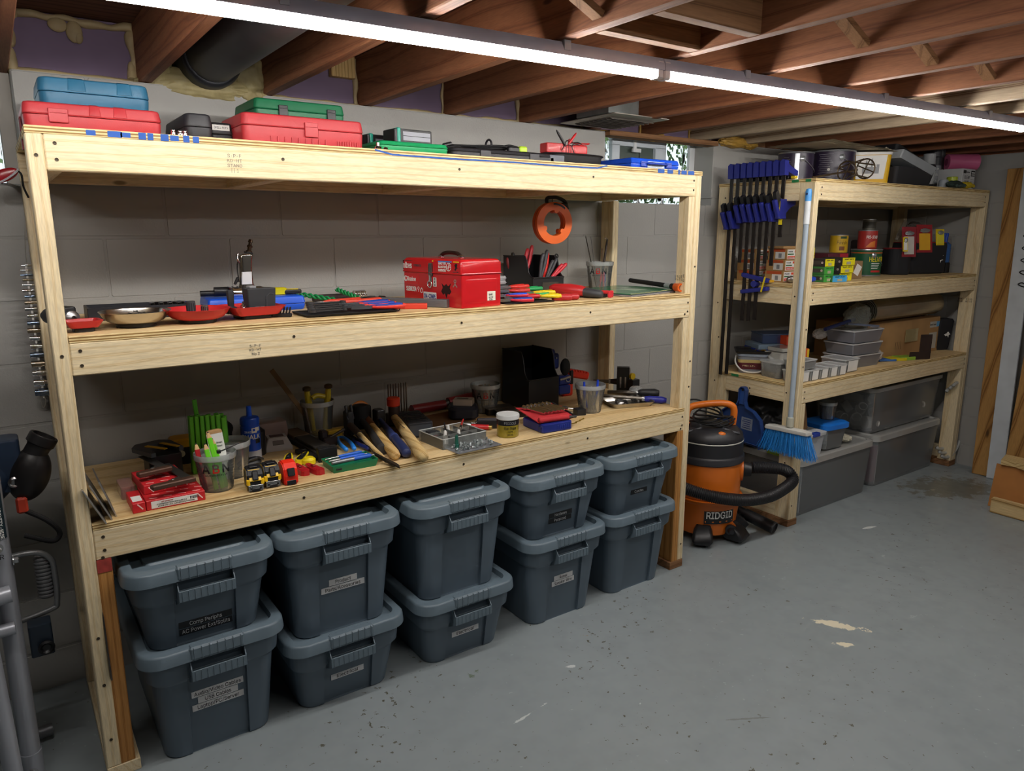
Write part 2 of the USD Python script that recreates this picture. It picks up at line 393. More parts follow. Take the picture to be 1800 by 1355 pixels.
S('wall_right_near', Bb(5.32, 5.51, -5.2, -1.6, 0, 2.4), PAINT, None, None, kind='structure')

# ---- ceiling: subfloor, joists, blocking, bridging
ce = T('ceiling', None, None, kind='structure')
P(ce, 'rim_board', Bb(5.33, 5.37, -5.2, .85, 2.097, 2.292), OLD)
P(ce, 'subfloor', Bb(-4.3, 5.5, -5.3, .85, 2.292, 2.33), wood('subfloor_planks', 'x', '6E4630', '613C28', '4A2C1C', ring_scale=14, knots=.5, rough=.8), smooth=False)
JX = [-4.03, -3.63, -3.23, -2.83, -2.43, -2.03, -1.63, -1.23, -.83, -.43, -.03, .377, .79, 1.19, 1.59, 1.99, 2.385, 2.785, 3.17, 3.53, 3.93, 4.33, 4.73, 5.13]
for x in JX:
    P(ce, 'joist', Bb(x, x + .041, -5.2, .80, 2.1, 2.292, .003), OLDG if x in (3.17, 3.53) else OLD)
def blocking(k, y, z0=2.1):
    P(ce, 'blocking', Bb(JX[k] + .041, JX[k + 1], y - .02, y + .02, z0, 2.29, .003), OLDX)
for y in (-.93, -.73): blocking(13, y)
blocking(5, -1.6); blocking(8, -.9)
def bridging(k, y):
    a, b = JX[k] + .041, JX[k + 1]
    n = math.hypot(b - a, .16); ang = math.degrees(math.atan2(.16, b - a))
    for s, dy in ((1, -.022), (-1, .022)):
        m = rot(B(n - .012, .038, .018, 0, 0, -.009), 'y', -ang * s)
        P(ce, 'bridging', mv(m, (a + b) / 2, y + dy, 2.197), OLDX)
for k in (14, 15, 16, 17, 18, 19): bridging(k, -1.02)
for k in (12,): bridging(k, -.80)
# rim insulation panels with a squeezed bead of spray foam round each
PURP = mat('7E6C86', .8, bump=.2, bscale=60, var=.10, vscale=6)
FOAM = mat('B3A078', .55, bump=.4, bscale=90, var=.18, vscale=14)
FOAMY = mat('B08A3C', .5, bump=.4, bscale=90, var=.22, vscale=14)
def foam_bead(pts, r, seed, m):
    p = spline(pts, 14); q = np.random.default_rng(seed)
    rr = r * (.55 + .9 * meshkit.noise(p * 16, seed) ** 1.5 * 1.4)
    p = p + (np.stack([meshkit.noise(p * 22 + 5, seed + j) for j in range(3)], 1) - .5) * r * 1.0
    return tube(p, np.maximum(rr, .003), 8)
rim = T('rim_insulation', 'purple foam board panels sealed with spray foam between the joist ends', 'insulation', kind='structure')
for k in range(9, 19):
    if k == 11: continue                           # the drain pipe leaves through this bay
    a, b = JX[k] + .041, JX[k + 1]
    P(rim, 'insulation_panel', Bb(a + .004, b - .004, .69, .74, 2.1, 2.288), PURP)
    fm = FOAM if k < 16 else FOAMY
    r = .011 if k < 12 else .008
    beads = [foam_bead([(b - .008, .684, z) for z in np.linspace(2.105, 2.285, 5)], r * (1.5 if k in (10, 12, 14) else .8), k, fm),
             foam_bead([(x, .684, 2.105) for x in np.linspace(a, b, 6)], r * .8, k + 40, fm)]
    if k < 12 or k > 15:
        beads += [foam_bead([(a + .008, .684, z) for z in np.linspace(2.105, 2.285, 5)], r * 1.2, k + 80, fm)]
    if k == 10:
        beads += [foam_bead([(x, .684, 2.275) for x in np.linspace(a, b, 6)], .011, 140, fm)] + \
                 [mv(sc(trimesh.creation.icosphere(3, 1.0), sx, .012, sz), x, .68, z) for x, z, sx, sz in ((.16, 2.255, .028, .022), (.205, 2.24, .024, .034), (.215, 2.225, .014, .02), (.035, 2.27, .02, .016), (.03, 2.2, .012, .03), (.025, 2.14, .012, .03), (.365, 2.15, .012, .02))]
    P(rim, 'foam_bead', cc(*beads), fm, smooth=True)
lump = trimesh.creation.icosphere(4, 1.0); v = lump.vertices
def foamlump(sx, sy, sz, x, y, z, seed):
    m = lump.copy(); n = meshkit.fbm(m.vertices * 3 + seed, 4, seed)
    m.vertices = m.vertices * (.75 + .55 * n)[:, None] * (sx, sy, sz); return mv(m, x, y, z)
P(rim, 'foam_bead', cc(foamlump(.20, .05, .06, .60, .665, 2.11, 3), foamlump(.07, .05, .09, .755, .66, 2.15, 5), foamlump(.05, .05, .08, .44, .68, 2.14, 8), foamlump(.1, .04, .03, .70, .655, 2.105, 11)), mat('A3966A', .6, bump=.9, bscale=60, var=.22, vscale=20), smooth=True, label='thick sprayed foam round the drain pipe')
P(rim, 'foam_bead', cc(foamlump(.05, .04, .03, 2.86, .655, 2.105, 21), foamlump(.12, .04, .03, 3.45, .61, 2.105, 22), foamlump(.06, .03, .03, 3.6, .61, 2.105, 24)), FOAMY, smooth=True)
P(rim, 'rim_board', Bb(-.9, 5.3, .75, .79, 2.1, 2.29), OLDX)
P(rim, 'rim_board', Bb(2.49, 3.312, .60, .68, 2.075, 2.1), OLDX)
P(rim, 'wood_block', Bb(1.07, 1.17, .655, .684, 2.20, 2.288), wood('fresh_block', 'z', 'DDBE84', 'CFAE70', 'A98450', knots=0), label='short piece of fresh yellow wood above the foam board')

# ---- glass-block windows
GL = usdkit.material(stage, '/World/Looks/glass_block', {'p': ('principled_bsdf', {'base_color': (.92, .97, .97), 'roughness': .04, 'transmission_weight': 1.0, 'ior': 1.45}),
    'co': ('texture_coordinate', {}), 'n': ('noise_texture', {'scale': 16.0, 'detail': 1.0}), 'b': ('bump', {'strength': .9, 'distance': .02})},
    [('co.object', 'n.vector'), ('n.fac', 'b.height'), ('b.normal', 'p.normal')], surface='p.BSDF')
WHITE = mat('DDE0E2', .5)
def glassblock(w, x0, x1, z0, z1, y0=.78):
    P(w, 'glass_block', mv(rot(case(x1 - x0 - .008, z1 - z0 - .008, .07, .02, .01), 'x', 90), (x0 + x1) / 2, y0 + .07, (z0 + z1) / 2), GL, smooth=40)
w1 = T('window_1', None, None, kind='structure')
for x0, x1, z0, z1 in ((2.49, 2.69, 1.752, 1.94), (2.69, 2.88, 1.752, 1.94), (2.88, 3.07, 1.752, 1.94), (3.07, 3.27, 1.752, 1.94), (3.07, 3.27, 1.94, 2.1), (2.49, 2.66, 1.94, 2.1)):
    glassblock(w1, x0, x1, z0, z1)
P(w1, 'mortar_joint', cc(Bb(3.27, 3.312, .77, .86, 1.752, 2.1), Bb(2.49, 3.29, .785, .84, 1.935, 1.945), Bb(2.49, 3.29, .785, .84, 1.752, 1.757), *[Bb(x - .004, x + .004, .785, .84, 1.752, 2.1) for x in (2.69, 2.88, 3.07)]), WHITE)
vf = P(w1, 'vent_frame', cc(Bb(2.66, 3.07, .765, .80, 2.055, 2.1), Bb(2.66, 3.07, .765, .80, 1.93, 1.945), Bb(2.66, 2.715, .765, .80, 1.94, 2.06), Bb(2.985, 3.07, .765, .80, 1.94, 2.06)), mat('C9D2DA', .45), label='white hopper vent frame')
P(vf, 'vent_panel', Bb(2.71, 2.99, .785, .795, 1.945, 2.058), mat('4F5A55', .35)); P(vf, 'latch', cc(Bb(2.81, 2.83, .755, .768, 2.035, 2.09), Bb(2.80, 2.86, .75, .765, 2.025, 2.045)), WHITE)
w2 = T('window_2', None, None, kind='structure')
for z0, z1 in ((1.752, 1.94), (1.94, 2.1)):
    for x1 in (-.03, -.22, -.41): glassblock(w2, x1 - .19, x1, z0, z1, .75)
P(w2, 'mortar_joint', cc(Bb(-.03, .012, .73, .84, 1.746, 2.1), Bb(-.7, -.02, .755, .82, 1.936, 1.944)), mat('B9B4AC', .7, bump=.3))
P(w2, 'mortar_bed', Bb(-.9, .012, .66, .84, 1.745, 1.753), mat('8C8C8A', .7))
# ---- outdoors, seen blurred through the glass blocks
S('lawn', Bb(-6, 10, .95, 7, 1.60, 1.64), mat('5E7A3E', .9, var=.3), 'mown green lawn outside the basement window', 'grass', kind='stuff')
def bush(x, y, r, s):
    b = trimesh.creation.icosphere(3, 1.0); n = meshkit.fbm(b.vertices * 4 + s, 4, s); b.vertices = b.vertices * (.6 + .8 * n)[:, None] * (r, r, r * .9)
    return mv(b, x, y, 1.64 + r * .95)
for i, (x, y, r) in enumerate(((1.6, 3.6, .6), (3.4, 3.2, .5), (5.4, 3.9, .6))):
    S('shrub', bush(x, y, r, i), mat(('4C6B30', '6C8C3A', '3F5C34')[i], .9, var=.5, vscale=6), ('dark green shrub left of the others', 'yellow-green shrub in the middle', 'large shrub right of the others')[i] + ' outside the glass-block window', 'shrub', group='shrubs outside')
# ================================================================ LED shop lights
def led(name, pts, strength, label, group):
    (x0, y0), (x1, y1) = pts; n = math.hypot(x1 - x0, y1 - y0); a = math.atan2(y1 - y0, x1 - x0)
    t = T(name, label, 'light', (x0, y0, 2.055), a, group)
    P(t, 'housing', mv(rot(rot(E(Polygon([(-.021, 0), (.021, 0), (.021, .016), (.012, .034), (-.012, .034), (-.021, .016)]), n), 'x', 90), 'z', 90), 0, 0, .007), mat('A9A7B4', .35, .2), smooth=30)
    prof = [(.0165 * math.cos(q), .0165 * math.sin(q)) for q in np.linspace(PI * .86, 2 * PI + PI * .14, 15)]
    P(t, 'diffuser', mv(rot(rot(E(Polygon(prof), n - .05), 'x', 90), 'z', 90), .025, 0, 0), emit('FFFAF4', strength), smooth=40)
    for x in (0, n - .026):
        P(t, 'end_cap', Bb(x, x + .026, -.0185, .0185, -.0165, .034, .004), mat('CFC4C2', .4))
    for x in (n * .16, n * .5, n * .84):
        P(t, 'mounting_clip', Bb(x - .012, x + .012, -.022, .022, .018, .046, .002), mat('8C8A90', .4, .4))
    return t
LEDG = 'LED shop lights'
led('led_shop_light', ((-.62, -.50), (1.565, -.621)), LED_A, 'left half of the bright LED tube row over the big shelf', None)
led('led_shop_light', ((1.567, -.621), (3.75, -.752)), LED_A, 'right half of the bright LED tube row ending over the small shelf', None)
led('led_shop_light', ((.6, -1.75), (2.8, -1.75)), LED_B, 'LED tube light behind the camera in the middle', None)
led('led_shop_light', ((2.82, -2.3), (5.0, -2.3)), LED_B, 'LED tube light behind the camera on the right', None)

# ================================================================ shelving units of two-by-fours and plywood
SCR = mat('4A4034', .5, .6)
def screws(pts):
    """counter-sunk screw heads: (x, y, z, facing)"""
    ms = []
    for x, y, z, f in pts:
        m = L([(.0032, 0), (.0046, .0006), (.0046, .0012), (.002, .0006)], 10)
        m = rot(m, 'x', 90) if f == 'f' else rot(m, 'y', -90)
        ms.append(mv(m, x, y, z))
    return cc(*ms)
LEN, ZR, DEP = 2.492, (1.843, 1.313, .783), .61
s1 = T('storage_shelf', 'long three-tier shelving unit of pale two-by-fours along the block wall', 'shelf')
for x in (0, LEN - .038):
    P(s1, 'post', Bb(x, x + .038, 0, .089, .038, 1.843, .003), W_Z)
    P(s1, 'post', Bb(x, x + .038, DEP - .089, DEP, .038, 1.754, .003), W_Z)
    xi = .038 if x == 0 else LEN - .076
    P(s1, 'leg', Bb(xi, xi + .038, 0.001, .089, .038, .694, .002), CEDAR, label='orange-brown leg with a red painted top' if x == 0 else 'orange-brown leg')
    P(s1, 'leg', Bb(xi, xi + .038, DEP - .089, DEP, .038, .694, .002), CEDAR)
    P(s1, 'sill', Bb(0 if x == 0 else LEN - .089, .089 if x == 0 else LEN, -.001, DEP, 0, .038, .002), W_Y if x == 0 else OLDX)
    # stacked inner studs between the rails on the right-hand posts
    if x:
        P(s1, 'stud', Bb(LEN - .074, LEN - .038, .002, .06, .801, 1.224, .002), W_Z); P(s1, 'stud', Bb(LEN - .074, LEN - .038, .002, .06, 1.331, 1.754, .002), W_Z)
sp = mat('A5392F', .6)
P(s1, 'red_paint', Bb(.0385, .0755, -.0004, .004, .655, .694, 0), mat('A03A32', .7, var=.3, vscale=60))
for i, z in enumerate(ZR):
    P(s1, 'front_rail', Bb(.0385, LEN - .0385, 0, .038, z - .089, z, .003), W_X)
    P(s1, 'rear_rail', Bb(.0385 if i else 0, LEN - .0385, DEP - .038, DEP, z - .089, z, .003), W_X)
    for x in (.0385, .62, 1.23, 1.84, LEN - .0765):
        P(s1, 'cross_rail', Bb(x, x + .038, .0385, DEP - .0385, z - .089, z - .0005, .003), W_Y)
    x0, x1 = (0, LEN + .003) if i == 0 else (.039, LEN - .039)
    sh = P(s1, 'shelf_panel', Bb(x0, x1, 0, DEP, z, z + .018, .0008), PLYE, label='plywood shelf panel')
    P(sh, 'face_veneer', Bb(x0 + .001, x1 - .001, .001, DEP - .001, z + .0178, z + .0186, 0), PLYT)
P(s1, 'screw_head', screws([(x, -.0004, z - dz, 'f') for z in ZR for x in (.062, LEN - .052) for dz in (.022, .062)] + [(.019, -.0004, z, 'f') for z in (1.79, 1.28, .46, .31, .13)] +
    [(LEN - .019, -.0004, z, 'f') for z in (.12, .9, 1.02, 1.45)] + [(x, -.0004, z - .03, 'f') for z in ZR for x in (.64, 1.25, 1.86)] + [(.0555, -.0004, .70, 'f'), (LEN - .07, -.0004, 1.24, 'f'), (LEN - .06, -.0004, .705, 'f')]), SCR, kind='stuff')
INK, BLUEC, GREENC = mat('3A3A3C', .8), mat('2456A8', .7), mat('1F7A44', .7)
# mill stamps and felt-pen marks on the lumber and plywood edges
def stamp(x, z, h, lines, y=-.0004, f='f'):
    return cc(*[mv(textx(t, h), x, y, z - i * h * 1.5) for i, t in enumerate(lines)])
for a in ((.50, 1.815, .009, ['S-P-F', 'KD-HT', 'STAND', '| | 1']), (.52, 1.265, .008, ['S-P-F', 'KD-HT', 'No 2'])):
    P(s1, 'mill_stamp', stamp(*a), mat('8A8478', .8), label='faded grey mill stamp', smooth=False)
def marks(x0, x1, z, seed, n):
    q = np.random.default_rng(seed); ms = []
    for x in np.linspace(x0, x1, n):
        w = q.uniform(.007, .013); ms.append(mv(sc(rot(cyl(1, .0006, 14), 'x', 90), w, 1, .006 + q.uniform(0, .004)), x + q.uniform(-.006, .006), -.0004, z + q.uniform(-.001, .002)))
    return cc(*ms)
ZP = 1.852
for x, w, h in ((.145, .018, .009), (.20, .03, .011), (.225, .02, .008), (.265, .014, .015), (.285, .01, .015), (.32, .016, .015), (.345, .018, .010), (.375, .012, .015), (.40, .012, .013), (2.235, .035, .012), (2.29, .03, .012), (2.345, .008, .014), (2.375, .03, .012), (2.42, .035, .012)):
    P(s1, 'pen_mark', mv(Ef(affinity.rotate(sbox(-w / 2, -h / 2, w / 2, h / 2).buffer(.002).intersection(sbox(-.1, -.0088, .1, .0088)), 0), .001), x, -.0003, ZP), BLUEC, label='blue felt-pen mark on the plywood edge', smooth=False)
P(s1, 'pen_line', mv(Ef(LineString([(.94, .006), (1.0, -.005), (1.2, -.006), (1.45, -.004), (1.7, -.006), (1.88, -.005), (1.93, .006)]).buffer(.0026), .001), 0, -.0003, ZP), BLUEC, label='long blue felt-pen line on the plywood edge', smooth=False)
P(s1, 'stamp_print', mv(cc(*[rot(mv(textx(t, .007), 0, 0, 0), 'y', 90) if False else mv(rot(rot(textx(t, .0065), 'y', 90), 'z', -90), 0, .012 + i * .012, 0) for i, t in enumerate(['SPF 248', 'KD HT', '0193', 'STUD', '2105'])]), LEN - .0745, 0, 1.40), INK, label='rows of small black printed stamps', smooth=False)

X2, X3, Y2 = 3.335, 5.28, -.008
s2 = T('storage_shelf', 'shorter three-tier shelving unit of two-by-fours standing in the corner', 'shelf')
for x in (X2, X3 - .038):
    xi = X2 + .038 if x == X2 else X3 - .076
    P(s2, 'post', Bb(x, x + .038, Y2, Y2 + .089, .038, 1.85, .003), W_Z)
    P(s2, 'post', Bb(x, x + .038, .51, .599, .038, 1.85, .003), W_Z)
    P(s2, 'leg', Bb(xi, xi + .038, Y2 + .001, Y2 + .088, .038, .694, .002), W_Z)
    P(s2, 'leg', Bb(x, x + .038, .472, .5095, .038, .783, .002), W_Z)
    P(s2, 'sill', Bb(x - .004 if x == X2 else xi - .013, xi + .042 if x == X2 else X3, Y2 - .001, .60, 0, .038, .002), OLDX)
    P(s2, 'bottom_rail', Bb(x + .001, x + .038, Y2 + .0895, .4715, .038, .127, .003), W_Y)
for i, z in enumerate((1.85, 1.313, .785)):
    a, b = (X2 + .0385, X3 - .0385)
    P(s2, 'front_rail', Bb(a, b, Y2, Y2 + .038, z - .089, z, .003), W_X)
    P(s2, 'rear_rail', Bb(a, b, .561, .599, z - .089, z, .003), W_X)
    for x in (X2, X3 - .038):
        P(s2, 'side_rail', Bb(x + .0005, x + .038, Y2 + .0895, .5095 if i < 2 else .4715, z - .089, z, .003), W_Y)
    for x in (3.98, 4.62): P(s2, 'cross_rail', Bb(x, x + .038, Y2 + .0385, .5605, z - .089, z - .0005, .003), W_Y)
    x0, x1 = (X2, X3) if i == 0 else (X2 + .0385, X3 - .0385)
    sh = P(s2, 'shelf_panel', Bb(x0, x1, Y2, .60, z, z + .018, .0008) if i == 0 else cc(Bb(x0, x1, Y2, .60, z, z + .018, .0008), Bb(X2 - .004, x0, Y2 + .09, .5, z, z + .018, .0008)), PLYE, label='plywood shelf panel')
    P(sh, 'face_veneer', Bb(x0 + .001, x1 - .001, Y2 + .001, .599, z + .0178, z + .0186, 0), PLYT)
P(s2, 'screw_head', screws([(X2 + .055, Y2 - .0004, z - dz, 'f') for z in (1.85, 1.313, .785) for dz in (.025, .06)] + [(X3 - .055, Y2 - .0004, z - dz, 'f') for z in (1.85, 1.313, .785) for dz in (.025, .06)] +
    [(X2 - .0004, y, z, 's') for y, z in ((.02, 1.79), (.015, 1.27), (.06, 1.27), (.02, .75), (.065, .75), (.04, .36), (.3, 1.80), (.55, 1.79), (.3, .735), (.3, .705), (.55, .74), (.56, 1.2), (.54, 1.0))] + [(X2 + .02, Y2 - .0004, z, 'f') for z in (.3, .22, .12, .9, 1.1)]), SCR, kind='stuff')
for xx, y0, y1, z0 in ((X2, .02, .05, 1.852), (X2, .09, .13, 1.852), (X2 - .004, .38, .43, .787)):
    P(s2, 'pen_mark', Bb(xx - .0008, xx + .0002, y0, y1, z0, z0 + .014, 0), GREENC, label='green felt-pen mark on the plywood edge', smooth=False)
P(s2, 'stamp_print', mv(cc(*[mv(rot(rot(textx(t, .012), 'y', 0), 'z', -90), 0, .018 + i * .055, 0) for i, t in enumerate(['2105', 'SPF'])], *[mv(rot(textx(t, .009), 'z', -90), 0, .018 + i * .055, -.016) for i, t in enumerate(['KD-HT', 'STUD'])]), X3 - .0385, 0, 1.16), INK, label='small mill stamp print', smooth=False)

# ================================================================ grey storage totes
TOTE, TRIM = mat('5A6976', .42, bump=.12, bscale=500, var=.05), mat('64747F', .40, bump=.12, bscale=500, var=.05)
LBL_W, LBL_K, TXT_K, TXT_W = mat('D9DADB', .5, var=.02), mat('121317', .4, var=.02), mat('1D1D20', .6), mat('C9CBCD', .5)
def nring(w, d, r, nd, z, hw=.088):
    g = [tuple(p) for p in ring(w, d, r, 5)]            # ends with the front right corner arc
    front = [(hw, -d / 2), (hw - .002, -d / 2 + nd), (-hw + .002, -d / 2 + nd), (-hw, -d / 2)]
    g = g[:18] + front[::-1] + g[18:]
    return np.array([(x, y, z) for x, y in g])
def tote(x, y0, z, h, label, labels=(), black=False, rz=0, lz=.115):
    t = T('storage_tote', label, 'storage tote', (x, y0 + .355, z), rz, 'grey storage totes under the long shelf')
    hb = h - .030; k = h / .385; zs = h - .125
    P(t, 'body', loft([nring(.315, .57, .05, .004, 0), nring(.322, .577, .05, .010, .006), nring(.362, .628, .05, .012, zs), nring(.366, .632, .05, .012, zs + .004), nring(.388, .655, .05, .001, zs + .020), nring(.400, .668, .05, .001, hb)]), TOTE, smooth=30)
    lid = RR((hb - .012, .430, .704, .07), (hb - .010, .436, .71, .07), (h - .008, .430, .704, .068), (h, .414, .688, .064), (h, .366, .634, .04), (h - .018, .356, .624, .036), n=8)
    li = P(t, 'lid', lid, TRIM, smooth=40)
    P(li, 'centre_panel', RR((h - .0175, .30, .50, .03), (h - .012, .292, .49, .03), n=4), TRIM)
    y = -.355
    P(t, 'rim_grip', cc(B(.160, .030, .043, 0, y + .013, hb - .010, .006), *[B(.0016, .033, .040, xx, y + .013, hb - .0085, .0006) for xx in np.linspace(-.068, .068, 7)]), TRIM, smooth=25)
    yb = -.33; z1, z0 = hb - .006, h - .104
    gus = [mv(Es([(0.006, z1), (-.012, z1 - .01), (-.030, z0 + .036), (-.030, z0), (.022, z0 - .028)], .003), s * .0785, yb, 0) for s in (-1, 1)]
    P(t, 'handle', cc(*gus, B(.160, .004, .034, 0, yb - .030, z0, .001), B(.160, .003, .034, 0, yb - .012, z0 - .004, .001), B(.156, .02, .003, 0, yb - .021, z0 + .002, .0005), *[B(.0018, .006, .032, xx, yb - .031, z0 + .001, .0004) for xx in np.linspace(-.07, .07, 9)]), TRIM, smooth=25)
    sl = (.628 - .577) / 2 / zs
    yf = lambda zz: -.577 / 2 - sl * (zz - .006) + .010
    zz = lz
    for i, s in enumerate(labels):
        w = .155 if black and len(labels) > 1 and z < .38 and h < .3 and len(labels[1]) > 12 else .10 if len(s) < 8 else .12 if len(s) < 13 else .155
        lp = P(t, 'label', B(w, .001, .021, 0, yf(zz) - .0008, zz - .0105, 0), LBL_K if black else LBL_W)
        P(lp, 'lettering', mv(textx(s, .0125, min(w * .9, .0078 * len(s))), 0, yf(zz) - .0012, zz), TXT_W if black else TXT_K, smooth=False)
        zz -= .0245
    return t
SX = (.319, .746, 1.223, 1.706, 2.152)
BIG, SMALL, Y0 = .392, .278, -.092
tote(SX[0], Y0, 0, BIG, 'tall grey tote labelled Audio/Video Cables, USB Cables, Laptop/PC/Server on the floor', ['Audio/Video Cables', 'USB Cables', 'Laptop/PC/Server'], lz=.206)
tote(SX[0] - .014, Y0, BIG - .017, SMALL, 'shorter grey tote with black labels Comp Periphs, AC Power Ext/Splits on the leftmost stack', ['Comp Periphs', 'AC Power Ext/Splits'], True, lz=.066)
tote(SX[1], Y0, 0, SMALL, 'short grey tote labelled Electrical under the Product tote', ['Electrical'], lz=.095)
tote(SX[1], Y0, SMALL - .017, BIG, 'tall grey tote labelled Product, Parts/Acessories, on top of the second stack', ['Product', 'Parts/Acessories'], lz=.185)
tote(SX[2], Y0 - .008, 0, SMALL, 'short grey tote labelled Electrical on the floor in the middle stack', ['Electrical'], lz=.098)
tote(SX[2] - .01, Y0 - .004, SMALL - .017, BIG, 'tall grey tote without a label on top of the middle stack')
tote(SX[3], Y0 - .008, 0, BIG, 'tall grey tote labelled Romex, Speaker Wire on the floor', ['Romex', 'Speaker Wire'], lz=.188)
tote(SX[3] - .01, Y0, BIG - .017, SMALL, 'short grey tote with black labels Hardware, Paracord', ['Hardware', 'Paracord'], True, lz=.09)
tote(SX[4], Y0 + .006, 0, BIG, 'tall grey tote without a label on the floor in the rightmost stack')
tote(SX[4] - .008, Y0, BIG - .017, SMALL, 'short grey tote with a black label Candles on the rightmost stack', ['Candles'], True, lz=.096)
# ================================================================ palette and generic builders
RED, RED2, DRED = mat('C4262A', .38, coat=.1), mat('B8343A', .45, bump=.15, bscale=400), mat('7C1B1E', .5)
BLK, BLK2, RUB, DGR = mat('1B1B1E', .42, bump=.1, bscale=400), mat('2A2A2E', .5, bump=.15, bscale=300), mat('151517', .75), mat('3A3B3F', .5)
STEEL, CHROME, IRON, GALV = mat('B9B9BA', .30, 1.0), mat('E2E2E4', .10, 1.0, var=.03), mat('5A5652', .45, .9, var=.2), mat('A9ADB0', .38, .85, var=.15, vscale=30)
BLUE, BLUE2, NAVY, YEL, GRN, DGRN, ORG, WHT, CARD = mat('1D4FC4', .4), mat('2E6FB8', .45), mat('1F2A6E', .42), mat('E3C81E', .4), mat('1E9A5E', .4), mat('166B45', .45), mat('E0631C', .4), mat('E4E3DF', .5), mat('A98355', .8, var=.12)
TEAL = mat('2F6B8C', .45, bump=.12, bscale=400); LIME = mat('6CCB2A', .4); GRY = mat('8C8D90', .4)
ZT1, ZM, ZL = 1.8617, 1.3317, .8017          # shelf surfaces of the long unit
ZT2, ZM2, ZL2 = 1.8687, 1.3317, .8037        # and of the small one

def tool_case(name, label, w, d, h, m, loc, rz=0, split=.55, r=.018, latches=(0,), lw=.03, group=None, trim=None, handle=0, ribs=(), cat='tool case', latchm=None):
    """blow-moulded case: base, lid, latches, optional carry handle; front is -y"""
    t = T(name, label, cat, loc, rz, group); e = .006; hs = h * split
    P(t, 'base', RR((0, w - .016, d - .016, r * .8), (.006, w - .006, d - .006, r), (hs - .004, w - .002, d - .002, r), (hs - .0015, w - .004, d - .004, r)), m, smooth=40)
    li = P(t, 'lid', RR((hs, w - .004, d - .004, r), (hs + .003, w, d, r), (h - e, w - .006, d - .006, r), (h - e * .3, w - .012, d - .012, r * .8), (h, w - .024, d - .024, r * .6)), m, smooth=40)
    for rx, rw in ribs:
        P(li, 'rib', RR((hs + .004, rw, d + .004, .004, rx, 0), (h - .004, rw - .004, d - .004, .004, rx, 0), (h + .002, rw - .01, d - .03, .004, rx, 0)), m)
    for x in latches:
        P(t, 'latch', cc(mv(case(lw, .008, h * .5, .003, .002), x, -d / 2 - .002, hs - h * .28), B(lw * .8, .003, .002, x, -d / 2 - .0065, hs + h * .05, .0005)), latchm or trim or m)
    if handle:
        P(t, 'handle', tube(spline([(-handle / 2, -d / 2 + .004, hs), (-handle / 2 + .006, -d / 2 - .018, hs), (0, -d / 2 - .022, hs), (handle / 2 - .006, -d / 2 - .018, hs), (handle / 2, -d / 2 + .004, hs)], 6), .005, 8), trim or m, smooth=True)
    return t
def lettering(parent, s, h, x, y, z, m, w=None, name='lettering', rz=0, rx=0):
    g = textx(s, h, w)
    if rx: g = rot(g, 'x', rx)
    if rz: g = rot(g, 'z', rz)
    return P(parent, name, mv(g, x, y, z), m, smooth=False)
def flat(poly, thick, z=0):
    return mv(E(poly, thick), 0, 0, z)
def curve(pts, r, n=8, k=6):
    return tube(spline(pts, k), r, n)
def pliers(name, label, loc, rz, m, m2=None, hl=.115, jl=.05, sp=.024, r=.0075, jaw=None, group=None, R=None, cat='pliers', rise=.010, hole=False):
    """slip of a tool lying flat: jaws towards -x, two curved dipped handles towards +x"""
    t = T(name, label, cat, loc, rz, group, R)
    jw = jaw or STEEL
    head = Polygon([(-jl, -.002), (-jl * .7, -.007), (-.012, -.012), (.010, -.011), (.018, -.004), (.018, .004), (.010, .011), (-.012, .012), (-jl * .7, .007), (-jl, .002)])
    P(t, 'jaw', cc(flat(head, .009, rise - .0045), cyl(.006, .012, 12, 0, 0, rise - .006, .001)), jw)
    for s in (-1, 1):
        path = spline([(.008, -s * .004, rise), (.03, s * sp * .62, rise), (hl * .55, s * sp, rise), (hl * .85, s * sp * .85, rise), (hl, s * sp * .72, rise)], 6)
        n = len(path); rr = r * np.clip(np.linspace(.55, 1.15, n), 0, 1); rr[-1] *= .55
        h = P(t, 'handle', sc(tube(path, rr, 10), 1, 1, 1), m if s < 0 or not m2 else m2, smooth=True)
        if m2 and s < 0: P(h, 'grip_inlay', mv(sc(tube(path[5:-4], rr[5:-4] * .9, 8), 1, 1, .6), 0, 0, rise * .4 + r * .62), m2, smooth=True)
    return t

# ================================================================ things on the top of the long shelf
t = tool_case('tool_case', 'long flat red plastic tool case at the left end of the top shelf', .328, .26, .069, RED2, (.168, .205, ZT1), latches=(-.085,), lw=.045, ribs=((-.0, .03), (.06, .035)), r=.02)
P(t, 'strap', cc(B(.004, .04, .05, -.166, -.02, -.012, .001), B(.004, .03, .03, -.166, -.02, -.045, .001)), mat('6E1E28', .6), label='dark red strap hanging over the shelf end')
tool_case('tool_case', 'blue-grey ribbed power tool case lying on the long red case', .272, .22, .073, TEAL, (.185, .26, ZT1 + .072), latches=(), ribs=((-.045, .045), (.07, .04)), r=.028, split=.5)
tool_case('tool_case', 'black tool case lying endways right of the long red case', .078, .30, .074, BLK2, (.432, .235, ZT1), latches=(), r=.02, split=.5)
t = tool_case('tool_case', 'small black case with a white printed label beside the other black case', .070, .20, .064, BLK2, (.512, .26, ZT1), latches=(), r=.012, split=.45)
lp = P(t, 'label', B(.05, .001, .016, -.002, -.1005, .040, 0), WHT); lettering(lp, 'DRILL BITS', .006, -.002, -.1015, .048, DGR, .04)
t = tool_case('tool_case', 'red case with moulded grip ridges and one latch in the middle of the left half', .385, .26, .086, RED2, (.735, .18, ZT1), latches=(.015,), lw=.042, r=.02, split=.58)
for xs, zz, hh in (((-.11, .06), .004, .018), ((.1, .165), .004, .016)):
    for x in np.linspace(*xs, 9): P(t, 'ridge', B(.0025, .003, hh, x, -.130, zz, .0005), RED2)
